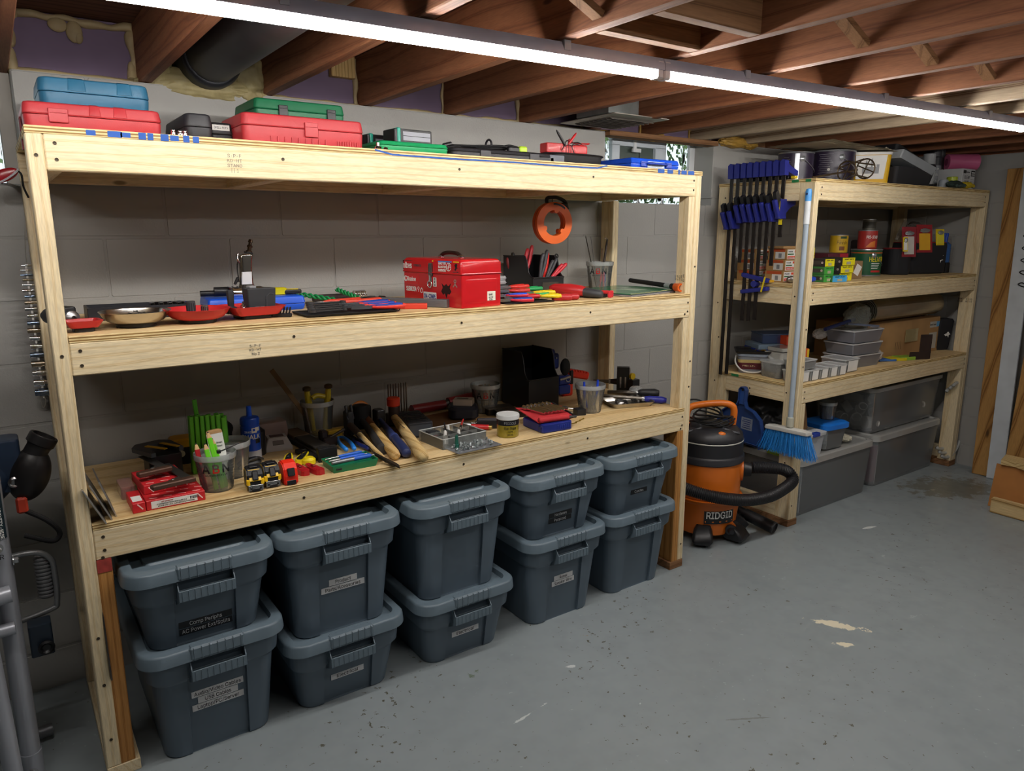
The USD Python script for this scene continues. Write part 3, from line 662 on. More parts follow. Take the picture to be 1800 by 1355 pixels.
tool_case('tool_case', 'green case lying on the red case with grip ridges', .30, .24, .065, DGRN, (.775, .315, ZT1 + .089), latches=(-.06, .1), lw=.03, r=.016, split=.5, latchm=BLK)
t = T('socket', 'cluster of three small chrome sockets before the black case', 'socket', (.362, .03, ZT1), 0)
for x, y, h in ((-.012, .004, .016), (.004, -.004, .014), (.018, .002, .015)):
    P(t, 'chrome_socket', mv(L([(.005, 0), (.0065, .001), (.0065, h * .6), (.0055, h * .7), (.0055, h), (.004, h), (.004, h * .5)], 14), x, y, 0), CHROME)
t = tool_case('tool_case', 'bright green plastic case under two teal-banded boxes', .265, .20, .037, GRN, (1.115, .16, ZT1), latches=(), r=.014, split=.62)
for nm, x, y, rz in (('front', 1.135, .155, .05), ('rear', 1.10, .30, .05)):
    b = T('sealed_case', f'small black sealed case with teal ends, the {nm} one on the green case' if nm == 'front' else 'small black sealed case with teal ends behind the similar case', 'case', (x, y, ZT1 + (.0375 if nm == 'front' else 0)), rz, 'black and teal sealed cases')
    h0 = .047 if nm == 'front' else .078
    P(b, 'shell', case(.15, .085, h0, .008, .003), BLK)
    P(b, 'band', mv(case(.014, .091, h0 + .003, .005, .003), -.058, 0, -.0), mat('1FA08A', .4), label='teal band')
    pn = P(b, 'panel', B(.108, .001, h0 * .62, .012, -.0427, h0 * .2, 0), mat('8B8D98', .35)); P(pn, 'panel_groove', B(.108, .0012, .0018, .012, -.0431, h0 * .5, 0), BLK)
t = T('socket_adapter', 'two chrome drive adapters at the left end of the green case', 'adapter', (.965, .035, ZT1), 0)
P(t, 'chrome_adapter', mv(L([(.011, 0), (.013, .004), (.011, .010), (.005, .013), (.005, .024), (.0005, .025)], 16), 0, 0, 0), CHROME); P(t, 'chrome_knob', mv(L([(.006, 0), (.008, .004), (.006, .010), (.0005, .012)], 14), .027, 0, 0), CHROME)
t = T('tool_case', 'long flat charcoal case under the coiled black cord', 'tool case', (1.50, .19, ZT1), 0)
P(t, 'base', RR((0, .455, .235, .02), (.005, .47, .25, .022), (.018, .47, .25, .022), (.0195, .466, .246, .02)), BLK2); P(t, 'lid', RR((.020, .466, .246, .02), (.022, .47, .25, .022), (.030, .462, .242, .02), (.036, .43, .21, .02)), BLK2)
for x, w in ((-.10, .045), (.12, .045)): P(t, 'latch', mv(case(w, .008, .022, .003, .002), x, -.126, .006), DGR)
P(t, 'end_cap', mv(case(.075, .06, .030, .006, .003), .232, -.095, .001), mat('565B66', .45), label='grey end piece')
t = T('extension_cord', 'coiled black extension cord with a lime-yellow plug on the charcoal case', 'cord', (1.47, .21, ZT1 + .0375), 0)
co = []
for i in range(4):
    a = np.linspace(0, 2 * PI, 40); r0 = .062 + .008 * i
    co.append(np.column_stack([r0 * 1.35 * np.cos(a), r0 * .8 * np.sin(a), .006 + .004 * i + .004 * np.sin(2 * a + i)]))
P(t, 'cord_coil', tube(np.vstack(co), .0045, 8), RUB, smooth=True)
P(t, 'cord_end', cc(curve([(-.10, -.03, .01), (-.13, -.04, .012), (-.16, -.05, .006), (-.19, -.05, .005)], .0045), curve([(.08, -.01, .02), (.12, -.02, .03), (.155, -.03, .024), (.165, -.06, .012)], .0045)), RUB, smooth=True)
P(t, 'connector', cc(mv(rot(cyl(.008, .035, 10, 0, 0, 0, .001), 'y', 75), -.19, -.05, .008), B(.05, .022, .02, .105, -.07, 0, .004)), BLK)
P(t, 'cord_tie', mv(rot(trimesh.creation.torus(.020, .004, 20, 8), 'y', 90), .01, -.045, .022), BLK2, smooth=True)
P(t, 'plug', B(.036, .026, .024, .148, -.07, 0, .005), mat('B8E61E', .4), label='lime-yellow plug')
t = T('zip_pouch', 'soft black round zip pouch under the red multimeter', 'pouch', (1.895, .215, ZT1), 0)
P(t, 'pouch_body', RR((0, .26, .15, .05), (.01, .29, .18, .06), (.035, .30, .185, .065), (.046, .31, .19, .065), (.049, .31, .19, .065), (.052, .27, .16, .05), n=8), mat('1A1A1C', .7, bump=.6, bscale=60), smooth=50); P(t, 'zip', RR((.043, .314, .194, .067), (.0455, .318, .198, .068), (.048, .314, .194, .067), n=8), BLK)
t = T('multimeter', 'red handheld tester with its leads wound round it on the black pouch', 'tester', (1.872, .19, ZT1 + .0525), -.05)
P(t, 'body', mv(case(.085, .055, .038, .008, .004), -.068, 0, 0), RED); P(t, 'grip', mv(case(.075, .052, .036, .012, .006), .062, 0, 0), RED); P(t, 'waist', mv(case(.07, .045, .032, .006, .004), 0, 0, .001), RED)
for x in (-.012, 0, .012): P(t, 'grip_rib', mv(case(.004, .048, .034, .002, .001), x, 0, .0006), DRED)
P(t, 'lead', curve([(-.04, -.03, .01), (-.03, -.036, .03), (.0, -.01, .052), (.03, .0, .046), (.06, .0, .05), (.09, .01, .045), (.10, 0, .03), (.04, -.02, .04), (.01, -.032, .03), (.02, -.034, .002)], .002, 6), BLK, label='black test lead'); P(t, 'lead', curve([(.0, -.02, .04), (.02, 0, .06), (.05, .0, .042), (.10, .0, .042), (.13, .01, .05), (.06, .01, .047), (.01, -.01, .05)], .002, 6), RED, label='red test lead')
P(t, 'probe', rot(L([(.0035, 0), (.0055, .01), (.005, .06), (.002, .075)], 10), 'y', -38, (0, 0, 0)).apply_translation((-.02, -.028, .028)), BLK, label='black probe'); P(t, 'probe', mv(rot(L([(.004, 0), (.006, .012), (.005, .05), (.002, .062)], 10), 'y', 40), -.0, -.02, .036), RED, label='red probe')
t = tool_case('organizer_case', 'clear-fronted blue organizer case near the right end of the top shelf', .288, .21, .044, mat('1E55D8', .25), (2.255, .155, ZT1), latches=(-.075, .075), lw=.034, r=.006, split=.5, handle=.11, trim=mat('1A3FB0', .4), cat='case')
P(t, 'front_window', B(.10, .002, .026, 0, -.1055, .006, .0008), clear('BFD4EE', .6))

# ---- black iron drain pipe between the joists, and the galvanised register box
t = T('drain_pipe', 'thick black drain pipe running between the joists into the wall', 'pipe', (0, 0, 0))
ax = .602; zc = 2.196
P(t, 'pipe', mv(rot(cyl(.088, 4.2, 40), 'x', 90), ax, .62, zc), mat('3B3D43', .5, .3, bump=.4, bscale=40, var=.2, vscale=8), smooth=40)
P(t, 'pipe_hub', mv(rot(L([(.088, 0), (.1, .004), (.103, .02), (.103, .12), (.097, .135), (.088, .14)], 40), 'x', 90), ax, .69, zc), mat('303238', .5, .3, bump=.5, bscale=40, var=.2), smooth=40)
t = T('air_register', 'galvanised duct boot with a flanged register hanging under the joists', 'register', (2.33, .40, 2.098), 0)
P(t, 'duct_boot', cc(Bb(-.135, .05, -.11, .11, .018, .19, .002)), mat('AEB6B4', .4, .6, bump=.2, bscale=30, var=.25, vscale=14)); P(t, 'flange', cc(RR((0, .30, .34, .01), (.004, .34, .38, .01), (.007, .34, .38, .01), n=3), RR((.007, .3, .3, .005), (.02, .24, .26, .005), n=3)), mat('9A938A', .4, .5))
for i in range(9): P(t, 'louvre', mv(rot(B(.26, .018, .001, 0, 0, 0, 0), 'x', 35), 0, -.12 + i * .03, -.004), mat('8A847C', .4, .5))
# red fish-tape reel hanging from a hook under the top shelf
t = T('fish_tape_reel', 'orange ring-shaped fish tape reel hanging under the top shelf', 'reel', (1.896, .30, 1.640), -.12)
rp = Point(0, 0).buffer(.088, 24).difference(Point(0, 0).buffer(.054, 24))
for a in (80, 205, 320): rp = rp.union(Point(.053 * math.cos(math.radians(a)), .053 * math.sin(math.radians(a))).buffer(.011, 6))
rp = rp.intersection(Point(0, 0).buffer(.088, 24))
P(t, 'ring_half', mv(Ef(rp, .019), 0, -.010, 0), ORG, smooth=30); P(t, 'ring_half', mv(Ef(rp, .019), 0, .0115, 0), mat('C2521A', .45), smooth=30)
P(t, 'seam_band', mv(Ef(Point(0, 0).buffer(.0885, 24).difference(Point(0, 0).buffer(.08, 24)), .003), 0, .0005, 0), DRED, smooth=30)
P(t, 'handle', cc(curve([(-.03, 0, .084), (-.028, 0, .103), (0, 0, .108), (.03, 0, .105), (.062, 0, .09), (.075, 0, .058)], .008), B(.03, .03, .016, .055, 0, .07, .004)), BLK, smooth=True)
P(t, 'sticker', mv(Ef(Polygon([(r * math.cos(math.radians(a)), r * math.sin(math.radians(a))) for r, a in [(.075, q) for q in range(50, 96, 5)] + [(.083, q) for q in range(95, 49, -5)]]), .0006), 0, -.0199, 0), BLK, label='black sticker')
t2 = S('hook', cc(curve([(0, 0, .012), (0, 0, -.02), (.01, 0, -.03), (.02, 0, -.02)], .002)), IRON, 'small wire hook holding the orange reel', 'hook', (1.894, .30, 1.7545 - .012))
# ================================================================ middle shelf of the long unit
def wrap(m, R, a0=-90):
    """bends lettering (xz plane, facing -y) round a cylinder of radius R"""
    m = m.subdivide_to_size(max(R * .25, .004)) if len(m.faces) < 4000 else m.copy()
    v = m.vertices; th = math.radians(a0) + v[:, 0] / R; r = R - v[:, 1]
    m.vertices = np.column_stack([r * np.cos(th), r * np.sin(th), v[:, 2]]); return m
def disc_dish(r, h, base, lip=.003):
    return L([(base, .010), (base + .004, .010), (r * .80, h * .40), (r * .93, h * .68), (r, h - .002), (r + lip, h), (r + lip, h + .0015), (r - .002, h), (r * .92, h * .70), (r * .79, h * .44), (base, .013), (.0005, .0125)], 40)
def magnet_dish(name, label, loc, r, h, m, group=None):
    t = T(name, label, 'magnetic bowl', loc, 0, group)
    P(t, 'dish', disc_dish(r, h, r * .55), m, smooth=50); P(t, 'magnet_foot', L([(r * .56, 0), (r * .58, .002), (r * .58, .0098), (r * .5, .0099)], 32), BLK)
    return t
def square_tray(w, d, h, wall=.0015, fl=.012):
    return RR((fl, w * .72, d * .74, .012), (fl + .002, w * .78, d * .80, .014), (h - .002, w * .97, d * .97, .012), (h, w, d, .012), (h + .001, w, d, .012), (h, w - .008, d - .008, .010), (fl + .004, w * .75, d * .77, .012))
t = T('magnetic_tray', 'small square red magnetic tray at the left post', 'magnetic tray', (.083, .095, ZM), .1)
P(t, 'tray', square_tray(.092, .086, .031), RED, smooth=40); P(t, 'magnet_foot', mv(case(.052, .052, .0118, .012, .002), 0, 0, 0), BLK)
for i in range(4): P(t, 'bit', mv(rot(cyl(.0022, .02, 6), 'y', 88), -.02 + .006 * i, -.012 + .006 * i, .018), IRON)
magnet_dish('magnetic_bowl', 'round stainless steel magnetic bowl holding dark wire clips', (.222, .135, ZM), .093, .045, mat('C9C5BE', .22, 1.0))
q = np.random.default_rng(3); ms = []
for i in range(26):
    a, r = q.uniform(0, 2 * PI), q.uniform(0, .045); b = q.uniform(0, PI)
    ms.append(mv(rot(rot(cyl(.0014, q.uniform(.02, .04), 5), 'y', 78), 'z', math.degrees(b)), r * math.cos(a) - .012 * math.cos(b), r * math.sin(a) - .012 * math.sin(b), .016 + .02 * q.random()))
S('wire_clips', cc(*ms), IRON, 'loose dark wire clips lying in the steel bowl', 'clips', (.222, .135, ZM), kind='stuff')
magnet_dish('magnetic_bowl', 'round red magnetic bowl with two ribbed sockets standing in it', (.392, .135, ZM), .093, .042, RED)
for i, (x, y, r, h, c) in enumerate(((.375, .135, .013, .052, DGR), (.412, .125, .0105, .038, mat('A7A6A4', .3, .9)))):
    t = T('impact_socket', ('taller dark ribbed socket standing in the red bowl', 'shorter grey ribbed socket standing in the red bowl')[i], 'socket', (x, y, ZM + .0135))
    P(t, 'socket_body', L([(r * .9, 0), (r, .001), (r, h - .001), (r * .9, h), (r * .6, h), (r * .6, h - .012)], 24), c)
    for k in range(12):
        a = k * PI / 6; P(t, 'groove', mv(rot(B(.0012, .0018, h * .82, 0, 0, 0, .0003), 'z', math.degrees(a)), r * math.cos(a), r * math.sin(a), h * .08), BLK)
t = T('magnetic_tray', 'rectangular red magnetic tray carrying a black gauge block', 'magnetic tray', (.565, .165, ZM), .12)
P(t, 'tray', square_tray(.168, .158, .040), RED, smooth=40); P(t, 'magnet_foot', mv(case(.10, .09, .0118, .014, .002), 0, 0, 0), BLK)
t = T('gauge_block', 'black tapered plastic gauge block standing in the rectangular red tray', 'holder', (.580, .13, ZM + .0165), .12)
P(t, 'block', RR((0, .084, .04, .004), (.078, .094, .046, .005), (.080, .092, .044, .005)), mat('2E2F33', .5)); P(t, 'raised_arch', mv(Ef(LineString([(.012, 0), (.014, .055), (.026, .064), (.038, .060)]).buffer(.0015), .002), 0, -.0225, 0), DGR); lettering(t, 'OPEN LOCK', .004, -.01, -.0225, .022, GRY)
P(t, 'tongue', B(.022, .03, .008, -.02, .01, .0795, .002), GRY)
t = T('drill_holder', 'slim black upright bit holder in the rectangular red tray', 'holder', (.500, .165, ZM + .0165), .1)
P(t, 'stem', RR((0, .03, .024, .004), (.02, .03, .024, .004), (.024, .016, .016, .003), (.066, .020, .018, .003), (.074, .018, .016, .003)), mat('2E2F33', .5))
t = T('quick_chuck', 'small chrome quick-change chuck beside the black gauge block', 'chuck', (.522, .105, ZM + .0165)); P(t, 'chuck_body', L([(.009, 0), (.011, .003), (.011, .012), (.007, .014), (.007, .022), (.009, .024), (.009, .030), (.004, .033), (.003, .042)], 18), CHROME)
# socket tray box
t = T('socket_box', 'low black open box of sockets at the back left of the middle shelf', 'box', (.27, .41, ZM), -.02)
P(t, 'box_shell', RR((0, .30, .14, .003), (.039, .30, .14, .003), (.040, .298, .138, .003), (.040, .286, .126, .003), (.012, .286, .126, .003)), mat('26272D', .45)); lettering(t, '10pc Flank Drive', .011, .06, -.0706, .020, WHT, .085)
P(t, 'foam_insert', Bb(-.142, .142, -.062, .062, .012, .022), mat('4A4038', .9))
for i in range(8): P(t, 'socket', mv(L([(.008, 0), (.010, .002), (.010, .018), (.006, .019)], 14), .045 + .013 * i, .02 - .004 * i, .022 + .004 * (i % 2)), CHROME)
P(t, 'ratchet', mv(rot(cyl(.005, .17, 10), 'y', 90), -.13, 0, .027), mat('8A6A50', .4, .7))
t = T('air_ratchet', 'small black air tool with a steel hub beside the left post', 'air tool', (.062, .20, ZM), .5)
P(t, 'body', cc(mv(rot(L([(.018, 0), (.024, .005), (.026, .05), (.022, .10), (.012, .12)], 20), 'x', -90), 0, 0, .03), mv(case(.05, .06, .05, .012, .005), 0, .03, .01)), BLK); P(t, 'hub', mv(rot(L([(.012, 0), (.022, .004), (.022, .012), (.016, .016), (.008, .018), (.008, .006)], 20), 'x', 90), 0, -.0, .028), STEEL)
# chrome air tool standing on its head
t = T('air_grinder', 'chrome air tool standing upright with its hose nipple pointing up', 'air tool', (.617, .40, ZM), 0)
P(t, 'barrel', cc(mv(rot(L([(.016, 0), (.021, .004), (.022, .05), (.022, .10), (.018, .115)], 20), 'y', 90), -.055, 0, .062), B(.05, .05, .045, 0, 0, 0, .006)), CHROME); P(t, 'grip', loft([np.column_stack([ring(w, .030, .012, 5) + (x, 0), np.full(24, z)]) for z, w, x in ((.06, .058, 0), (.085, .054, .0), (.095, .046, 0), (.14, .042, .001), (.175, .044, .003), (.19, .048, .004), (.196, .03, .010))]), mat('B9B2AA', .16, 1.0), smooth=50)
P(t, 'grip_plate', RR((.092, .036, .031, .004, -.002, -.001), (.135, .034, .032, .004, 0, -.001), n=3), mat('DEDFE2', .3)); P(t, 'trigger', mv(rot(B(.008, .014, .028, 0, 0, 0, .003), 'y', 28), -.040, 0, .092), BLK)
P(t, 'collar', mv(rot(cyl(.015, .005, 18), 'y', 12), .014, 0, .197), RUB); P(t, 'nipple', mv(rot(L([(.011, 0), (.011, .006), (.007, .008), (.007, .016), (.0095, .019), (.0095, .024), (.006, .027), (.006, .034), (.0085, .037), (.006, .046), (.0005, .047)], 18), 'y', 12), .016, 0, .200), mat('6B5A4C', .25, 1.0))
P(t, 'hook', cc(curve([(-.018, 0, .165), (-.026, 0, .185), (-.02, 0, .198)], .0035), curve([(-.026, 0, .10), (-.028, 0, .15), (-.024, 0, .17)], .003)), CHROME)
t = T('drill_chuck_tool', 'black and red handled tool on the blue case behind the red trays', 'tool', (.53, .435, ZM + .0505), -.1)
P(t, 'shaft', cc(mv(rot(cyl(.010, .06, 14), 'y', 90), -.06, 0, .012), mv(rot(cyl(.016, .05, 14), 'y', 90), -.015, 0, .017)), BLK); P(t, 'grip', mv(rot(L([(.009, 0), (.013, .01), (.013, .05), (.016, .06), (.008, .075)], 14), 'y', 90), .02, .0, .016), mat('A8323E', .45))
for i in range(3): P(t, 'blade', mv(rot(B(.06, .012, .003, 0, 0, 0, .001), 'y', 20 + 9 * i), .055 + .012 * i, -.02 - .006 * i, .022 - .003 * i), DGR)
tool_case('tool_case', 'bright blue plastic case lying under the tools at the back left', .33, .17, .049, mat('1656D6', .35), (.64, .42, ZM), -.06, latches=(), r=.012, split=.45)
t = T('stud_sensor', 'yellow and black handheld meter on the blue case', 'meter', (.735, .42, ZM + .0505), -.15); P(t, 'body', RR((0, .05, .04, .01), (.020, .055, .045, .012), (.024, .04, .03, .01), n=5), mat('D9CC14', .4)); P(t, 'grip', mv(case(.065, .035, .016, .01, .004), .045, -.005, 0), BLK); P(t, 'stripe', B(.06, .004, .003, .035, -.018, .016, .001), YEL)
t = T('nail_comb', 'black magazine comb leaning by the rectangular red tray', 'magazine', (.635, .135, ZM), -.55); P(t, 'spine', B(.09, .018, .012, 0, 0, 0, .002), BLK)
for i in range(9): P(t, 'tooth', mv(rot(B(.004, .010, .022, 0, 0, 0, .001), 'y', 14), -.038 + .0095 * i, 0, .011), BLK)
# open roll of pliers
t = T('tool_roll', 'open black fabric tool roll under the red and blue handled pliers', 'tool roll', (.865, .125, ZM), -.02); P(t, 'fabric', RR((0, .31, .15, .01), (.003, .32, .16, .012), (.008, .325, .165, .014), (.009, .31, .15, .01), (.006, .30, .14, .01)), mat('141416', .8, bump=.5, bscale=200)); P(t, 'cord_loop', mv(rot(trimesh.creation.torus(.011, .002, 16, 6), 'x', 70), .165, -.055, .012), BLK)
KB = mat('23419E', .4)
for i, (x, y, z, rz, m2, lb) in enumerate(((.925, .075, .010, -.02, KB, 'frontmost'), (.915, .115, .013, .03, KB, 'second'), (.910, .150, .016, .06, KB, 'third'))):
    pliers('pliers', f'red and blue handled pliers in the black tool roll, {lb} of the three', (x, y, ZM + z), rz, mat('D8342A', .4), m2, hl=.13, jl=.06, sp=.021, r=.0095, jaw=mat('8C9096', .3, .9), group='red and blue pliers in the roll')
for i in range(5):
    t = T('wrench', ('nearest', 'second nearest', 'middle', 'fourth', 'farthest')[i] + ' grey steel wrench of the fan in the black tool roll', 'wrench', (.79 + .008 * i, .085 + .026 * i, ZM + .013 + .004 * i), .1 - .05 * i, 'grey wrenches in the tool roll'); w = .115
    P(t, 'shank', cc(B(w, .013, .006, 0, 0, 0, .002), flat(Point(-w / 2, 0).buffer(.014).difference(sbox(-w / 2 - .02, -.006, -w / 2 - .002, .006)), .008), flat(Point(w / 2, 0).buffer(.011).difference(Point(w / 2, 0).buffer(.006)), .008)), mat('6E6E70', .35, .9))
for i, (x, y, rz, l) in enumerate(((.915, .27, .10, .15), (.965, .225, .04, .17))):
    t = T('dipped_wrench', f'orange-red tapered tool handle lying {"behind" if i == 0 else "just behind"} the black tool roll', 'handle', (x, y, ZM + .014), rz); P(t, 'handle', mv(rot(sc(L([(.006, 0), (.010, .02), (.011, l * .7), (.012, l * .95), (.006, l)], 16), 1, .8, 1), 'y', 90), -l / 2, 0, .012), mat('D6402C', .45), smooth=True); P(t, 'tip', mv(rot(cyl(.005, .03, 8), 'y', -90), -l / 2, 0, .012), STEEL)
for i, (a, b) in enumerate((((.815, .47, .045), (.94, .40, .02)), ((.985, .50, .052), (1.045, .42, .020)))):
    a, b = np.array(a), np.array(b); n = 60; tt = np.linspace(0, 1, n); d = (b - a) / np.linalg.norm(b - a); u = np.cross(d, (0, 0, 1)); u /= np.linalg.norm(u); w = np.cross(d, u)
    t = T('spiral_anchor', f'green spiral plastic strip, the {"longer left" if i == 0 else "shorter right"} one behind the pliers', 'spiral strip', (0, 0, ZM))
    for s in (0, PI): P(t, 'strand', tube(a + tt[:, None] * (b - a) + .0055 * (np.cos(tt * 22 + s)[:, None] * u + np.sin(tt * 22 + s)[:, None] * w), .0045, 7), mat('128A4A', .45), smooth=True)
t = T('steel_file_roll', 'dark roll with a coiled chrome end lying behind the green spirals', 'roll', (1.0, .53, ZM + .018), 0); P(t, 'roll', mv(rot(cyl(.014, .16, 16), 'y', 90), -.10, 0, .0), mat('3A3230', .7))
for i in range(6): P(t, 'coil_ring', mv(rot(trimesh.creation.torus(.017, .0028, 20, 6), 'y', 80), .068 + .0085 * i, -.012, .006), CHROME, smooth=True)
t = T('pipe_wrench', 'red painted pipe wrench handle lying left of the grey one', 'wrench', (1.095, .125, ZM), -.55)
IB = lambda l, w0, w1, h: loft([np.column_stack([np.full(16, x), ring(w, h, .004, 3)[:, 0], ring(w, h, .004, 3)[:, 1] + h / 2]) for x, w in ((-l / 2, w0 * .8), (-l / 2 + .01, w0), (l / 2 - .02, w1), (l / 2, w1 * .9))])
P(t, 'handle', IB(.15, .020, .026, .020), mat('D8402A', .5, bump=.4, bscale=120)); P(t, 'jaw', cc(B(.04, .03, .022, -.09, .008, 0, .004), B(.016, .05, .02, -.105, .012, 0, .003)), IRON); P(t, 'adjusting_nut', mv(rot(cyl(.013, .018, 16), 'y', 90), -.075, .0, .013), IRON)
t = T('pipe_wrench', 'grey aluminium pipe wrench pointing at the red toolbox', 'wrench', (1.155, .20, ZM), -.95)
P(t, 'handle', IB(.30, .024, .030, .030), mat('75767A', .45, .5, bump=.4, bscale=150)); P(t, 'jaw', cc(B(.05, .05, .032, -.165, -.012, 0, .005), B(.03, .09, .028, -.19, .01, .002, .006)), mat('3D3C3C', .45, .6)); P(t, 'adjusting_nut', mv(rot(cyl(.016, .022, 16), 'y', 90), -.145, .02, .018), IRON)

# ---- red steel toolbox covered with stickers
t = T('toolbox', 'red steel toolbox with stickers and a chrome latch on the middle shelf', 'toolbox', (1.329, .202, ZM), math.radians(-82))
TB = mat('C41C22', .22, coat=.4, var=.04)
P(t, 'body', RR((0, .352, .186, .004), (.003, .358, .19, .006), (.118, .358, .19, .006), (.1185, .354, .186, .006)), TB); li = P(t, 'lid', RR((.119, .360, .192, .006), (.122, .362, .194, .007), (.162, .362, .194, .010), (.172, .350, .182, .016), (.1745, .336, .168, .014)), TB)
P(li, 'lid_bead', RR((.120, .364, .196, .007), (.1225, .366, .198, .007), (.125, .364, .196, .007)), TB); P(t, 'end_panel', mv(RR((0, .15, .085, .006), (.0012, .144, .079, .005), n=3).apply_transform(trimesh.transformations.euler_matrix(PI / 2, 0, PI / 2)), .179, 0, .06), TB)
P(t, 'handle', curve([(-.06, -.0, .176), (-.056, 0, .184), (-.035, 0, .192), (0, 0, .194), (.035, 0, .192), (.056, 0, .184), (.06, 0, .176)], .0075, 10), mat('2A1F1C', .3)); P(t, 'handle_bracket', cc(B(.018, .02, .012, -.06, 0, .173, .003), B(.018, .02, .012, .06, 0, .173, .003)), CHROME)
YF = -.0956
P(t, 'latch', cc(B(.026, .006, .05, .0, YF, .108, .002), B(.016, .010, .03, 0, YF - .002, .085, .003), mv(rot(trimesh.creation.torus(.012, .0025, 16, 6), 'x', 90), -.002, YF - .006, .080), *[B(.003, .009, .045, x, YF - .001, .11, .001) for x in (-.009, 0, .009)]), CHROME)
def sticker(x, z, w, h, c, lines=(), tc=WHT, th=.008, tw=None, bold=True):
    s = P(t, 'sticker', mv(Ef(sbox(-w / 2, -h / 2, w / 2, h / 2).buffer(-.002).buffer(.002), .0006), x, YF - (.0008 if z > .118 else 0), z), c)
    n = len(lines)
    for i, l in enumerate(lines): P(s, 'lettering', mv(textx(l, th, tw or w * .9, bold=bold), x, YF - .0006 - (.0008 if z > .118 else 0), z + (n - 1) * th * .68 - i * th * 1.36), tc, smooth=False)
    return s
sticker(-.148, .146, .062, .036, BLK, ['nlbes'], WHT, .022, .056); sticker(-.083, .146, .052, .018, WHT, ['FITBIKECO'], DGR, .008)
BLU = mat('3F8AD8', .4)
sticker(.085, .146, .080, .042, BLU, [], WHT)
for i, l in enumerate(('MASTER', 'BLASTER', 'BURNERS')): P(t, 'lettering', mv(textx(l, .0085, .044, bold=True), .070, YF - .0016, .158 - i * .0125), WHT, smooth=False)
P(t, 'sticker', mv(Ef(Point(0, 0).buffer(.015).difference(Point(0, 0).buffer(.0125)).union(LineString([(-.011, 0), (.011, 0)]).buffer(.0012)).union(LineString([(0, -.011), (0, .011)]).buffer(.0012)).union(LineString([(-.008, -.008), (.008, .008)]).buffer(.001)), .0006), .108, YF - .0016, .146), WHT)
P(t, 'sticker', mv(Ef(Point(0, -.006).buffer(.010).union(sbox(-.004, 0, .004, .02)), .0006), .012, YF - .0008, .148), YEL); P(t, 'sticker', mv(Ef(Point(0, -.003).buffer(.011).union(sbox(-.008, .006, .008, .014)), .0006), .030, YF - .0008, .147), mat('E8A628', .4))
s = sticker(.150, .146, .034, .042, mat('E6B820', .4)); P(s, 'lettering', mv(Ef(Polygon([(-.010, -.012), (-.002, -.004), (-.008, .006), (.002, .012), (.010, .008), (.006, 0), (.011, -.008), (.004, -.006), (0, -.014)]), .0006), .150, YF - .0016, .148), BLK); P(s, 'lettering', mv(textx('MUSTARD', .004, .03), .150, YF - .0016, .129), DGR, smooth=False)
sticker(-.125, .094, .094, .042, mat('D2282C', .35), ['Shadow'], WHT, .016, .058); P(t, 'sticker', mv(Ef(Point(0, 0).buffer(.011).difference(Point(.002, .001).buffer(.006)), .0006), -.163, YF - .0008, .094), WHT)
P(t, 'sticker', mv(textx('SUBROSA', .017, .066, bold=True), -.128, YF, .056), WHT, smooth=False)
P(t, 'sticker', mv(Ef(Point(0, .004).buffer(.006).difference(Point(0, .004).buffer(.004)).union(sbox(-.001, -.010, .001, 0)), .0006), -.082, YF, .056), WHT); P(t, 'sticker', mv(Ef(Point(0, -.002).buffer(.009).difference(Point(0, -.002).buffer(.006)).union(Point(0, .007).buffer(.003)), .0006), -.062, YF, .054), WHT)
sticker(-.010, .034, .080, .030, WHT, ['DIA-COMPE'], mat('1B2F80', .4), .015, .072)
sticker(.022, .088, .020, .034, WHT, ['II', 'X', 'II'], BLK, .008, .012)
P(t, 'sticker', mv(Ef(Polygon([(-.028, .024), (-.012, .014), (0, .022), (.012, .014), (.028, .026), (.020, .008), (.030, -.004), (.018, -.016), (.008, -.012), (0, -.030), (-.008, -.012), (-.018, -.018), (-.030, -.006), (-.020, .008)]), .0006), .090, YF, .062), mat('2B1012', .5))
P(t, 'sticker', mv(Ef(Point(0, .008).buffer(.007).difference(Point(0, .008).buffer(.004)).union(LineString([(-.010, -.012), (0, -.002), (.010, -.012)]).buffer(.002)), .0006), .142, YF, .088), mat('8F8A80', .5))
s = P(t, 'price_label', mv(B(.001, .040, .034, 0, 0, 0, 0), .1805, .045, .022), mat('E2DFCF', .6)); P(s, 'lettering', cc(*[mv(rot(textx(a, .007, w), 'z', 90), .1812, .042, z) for a, w, z in (('BMX', .018, .044), ('4130', .02, .034), ('USA', .014, .026))]), DGR, smooth=False)

# ---- black open-front bin with red and black pliers standing in it
def open_bin(name, label, loc, w, d, h, lip, m, rz=0, notch=None):
    """hanging stack bin: high back and sides, scooped front (front is -y)"""
    t = T(name, label, 'bin', loc, rz); th = .003
    side = [(d / 2, 0), (-d / 2 + .004, 0), (-d / 2, .01), (-d / 2, lip), (-d / 2 + .012, lip + .003), (-d / 2 + .03, lip + (h - lip) * .22), (-d / 2 + .045, lip + (h - lip) * .8), (-d / 2 + .058, h), (d / 2, h)]
    for s in (-1, 1): P(t, 'side_wall', mv(Es(side, th), s * (w / 2 - th / 2), 0, 0), m)
    P(t, 'back_wall', Bb(-w / 2, w / 2, d / 2 - th, d / 2, 0, h), m); P(t, 'floor_panel', Bb(-w / 2, w / 2, -d / 2 + .003, d / 2, 0, th), m)
    P(t, 'front_wall', cc(Bb(-w / 2, w / 2, -d / 2 - .001, -d / 2 + th, .004, lip), rot(B(w, .008, .005, 0, -d / 2 - .001, lip - .004, .002), 'x', 0)), m)
    P(t, 'rim', cc(*[tube(np.array([(s * w / 2, y, z) for y, z in side[3:]]), .0028, 6) for s in (-1, 1)], tube([(-w / 2, -d / 2, lip), (w / 2, -d / 2, lip)], .003, 6)), m)
    return t
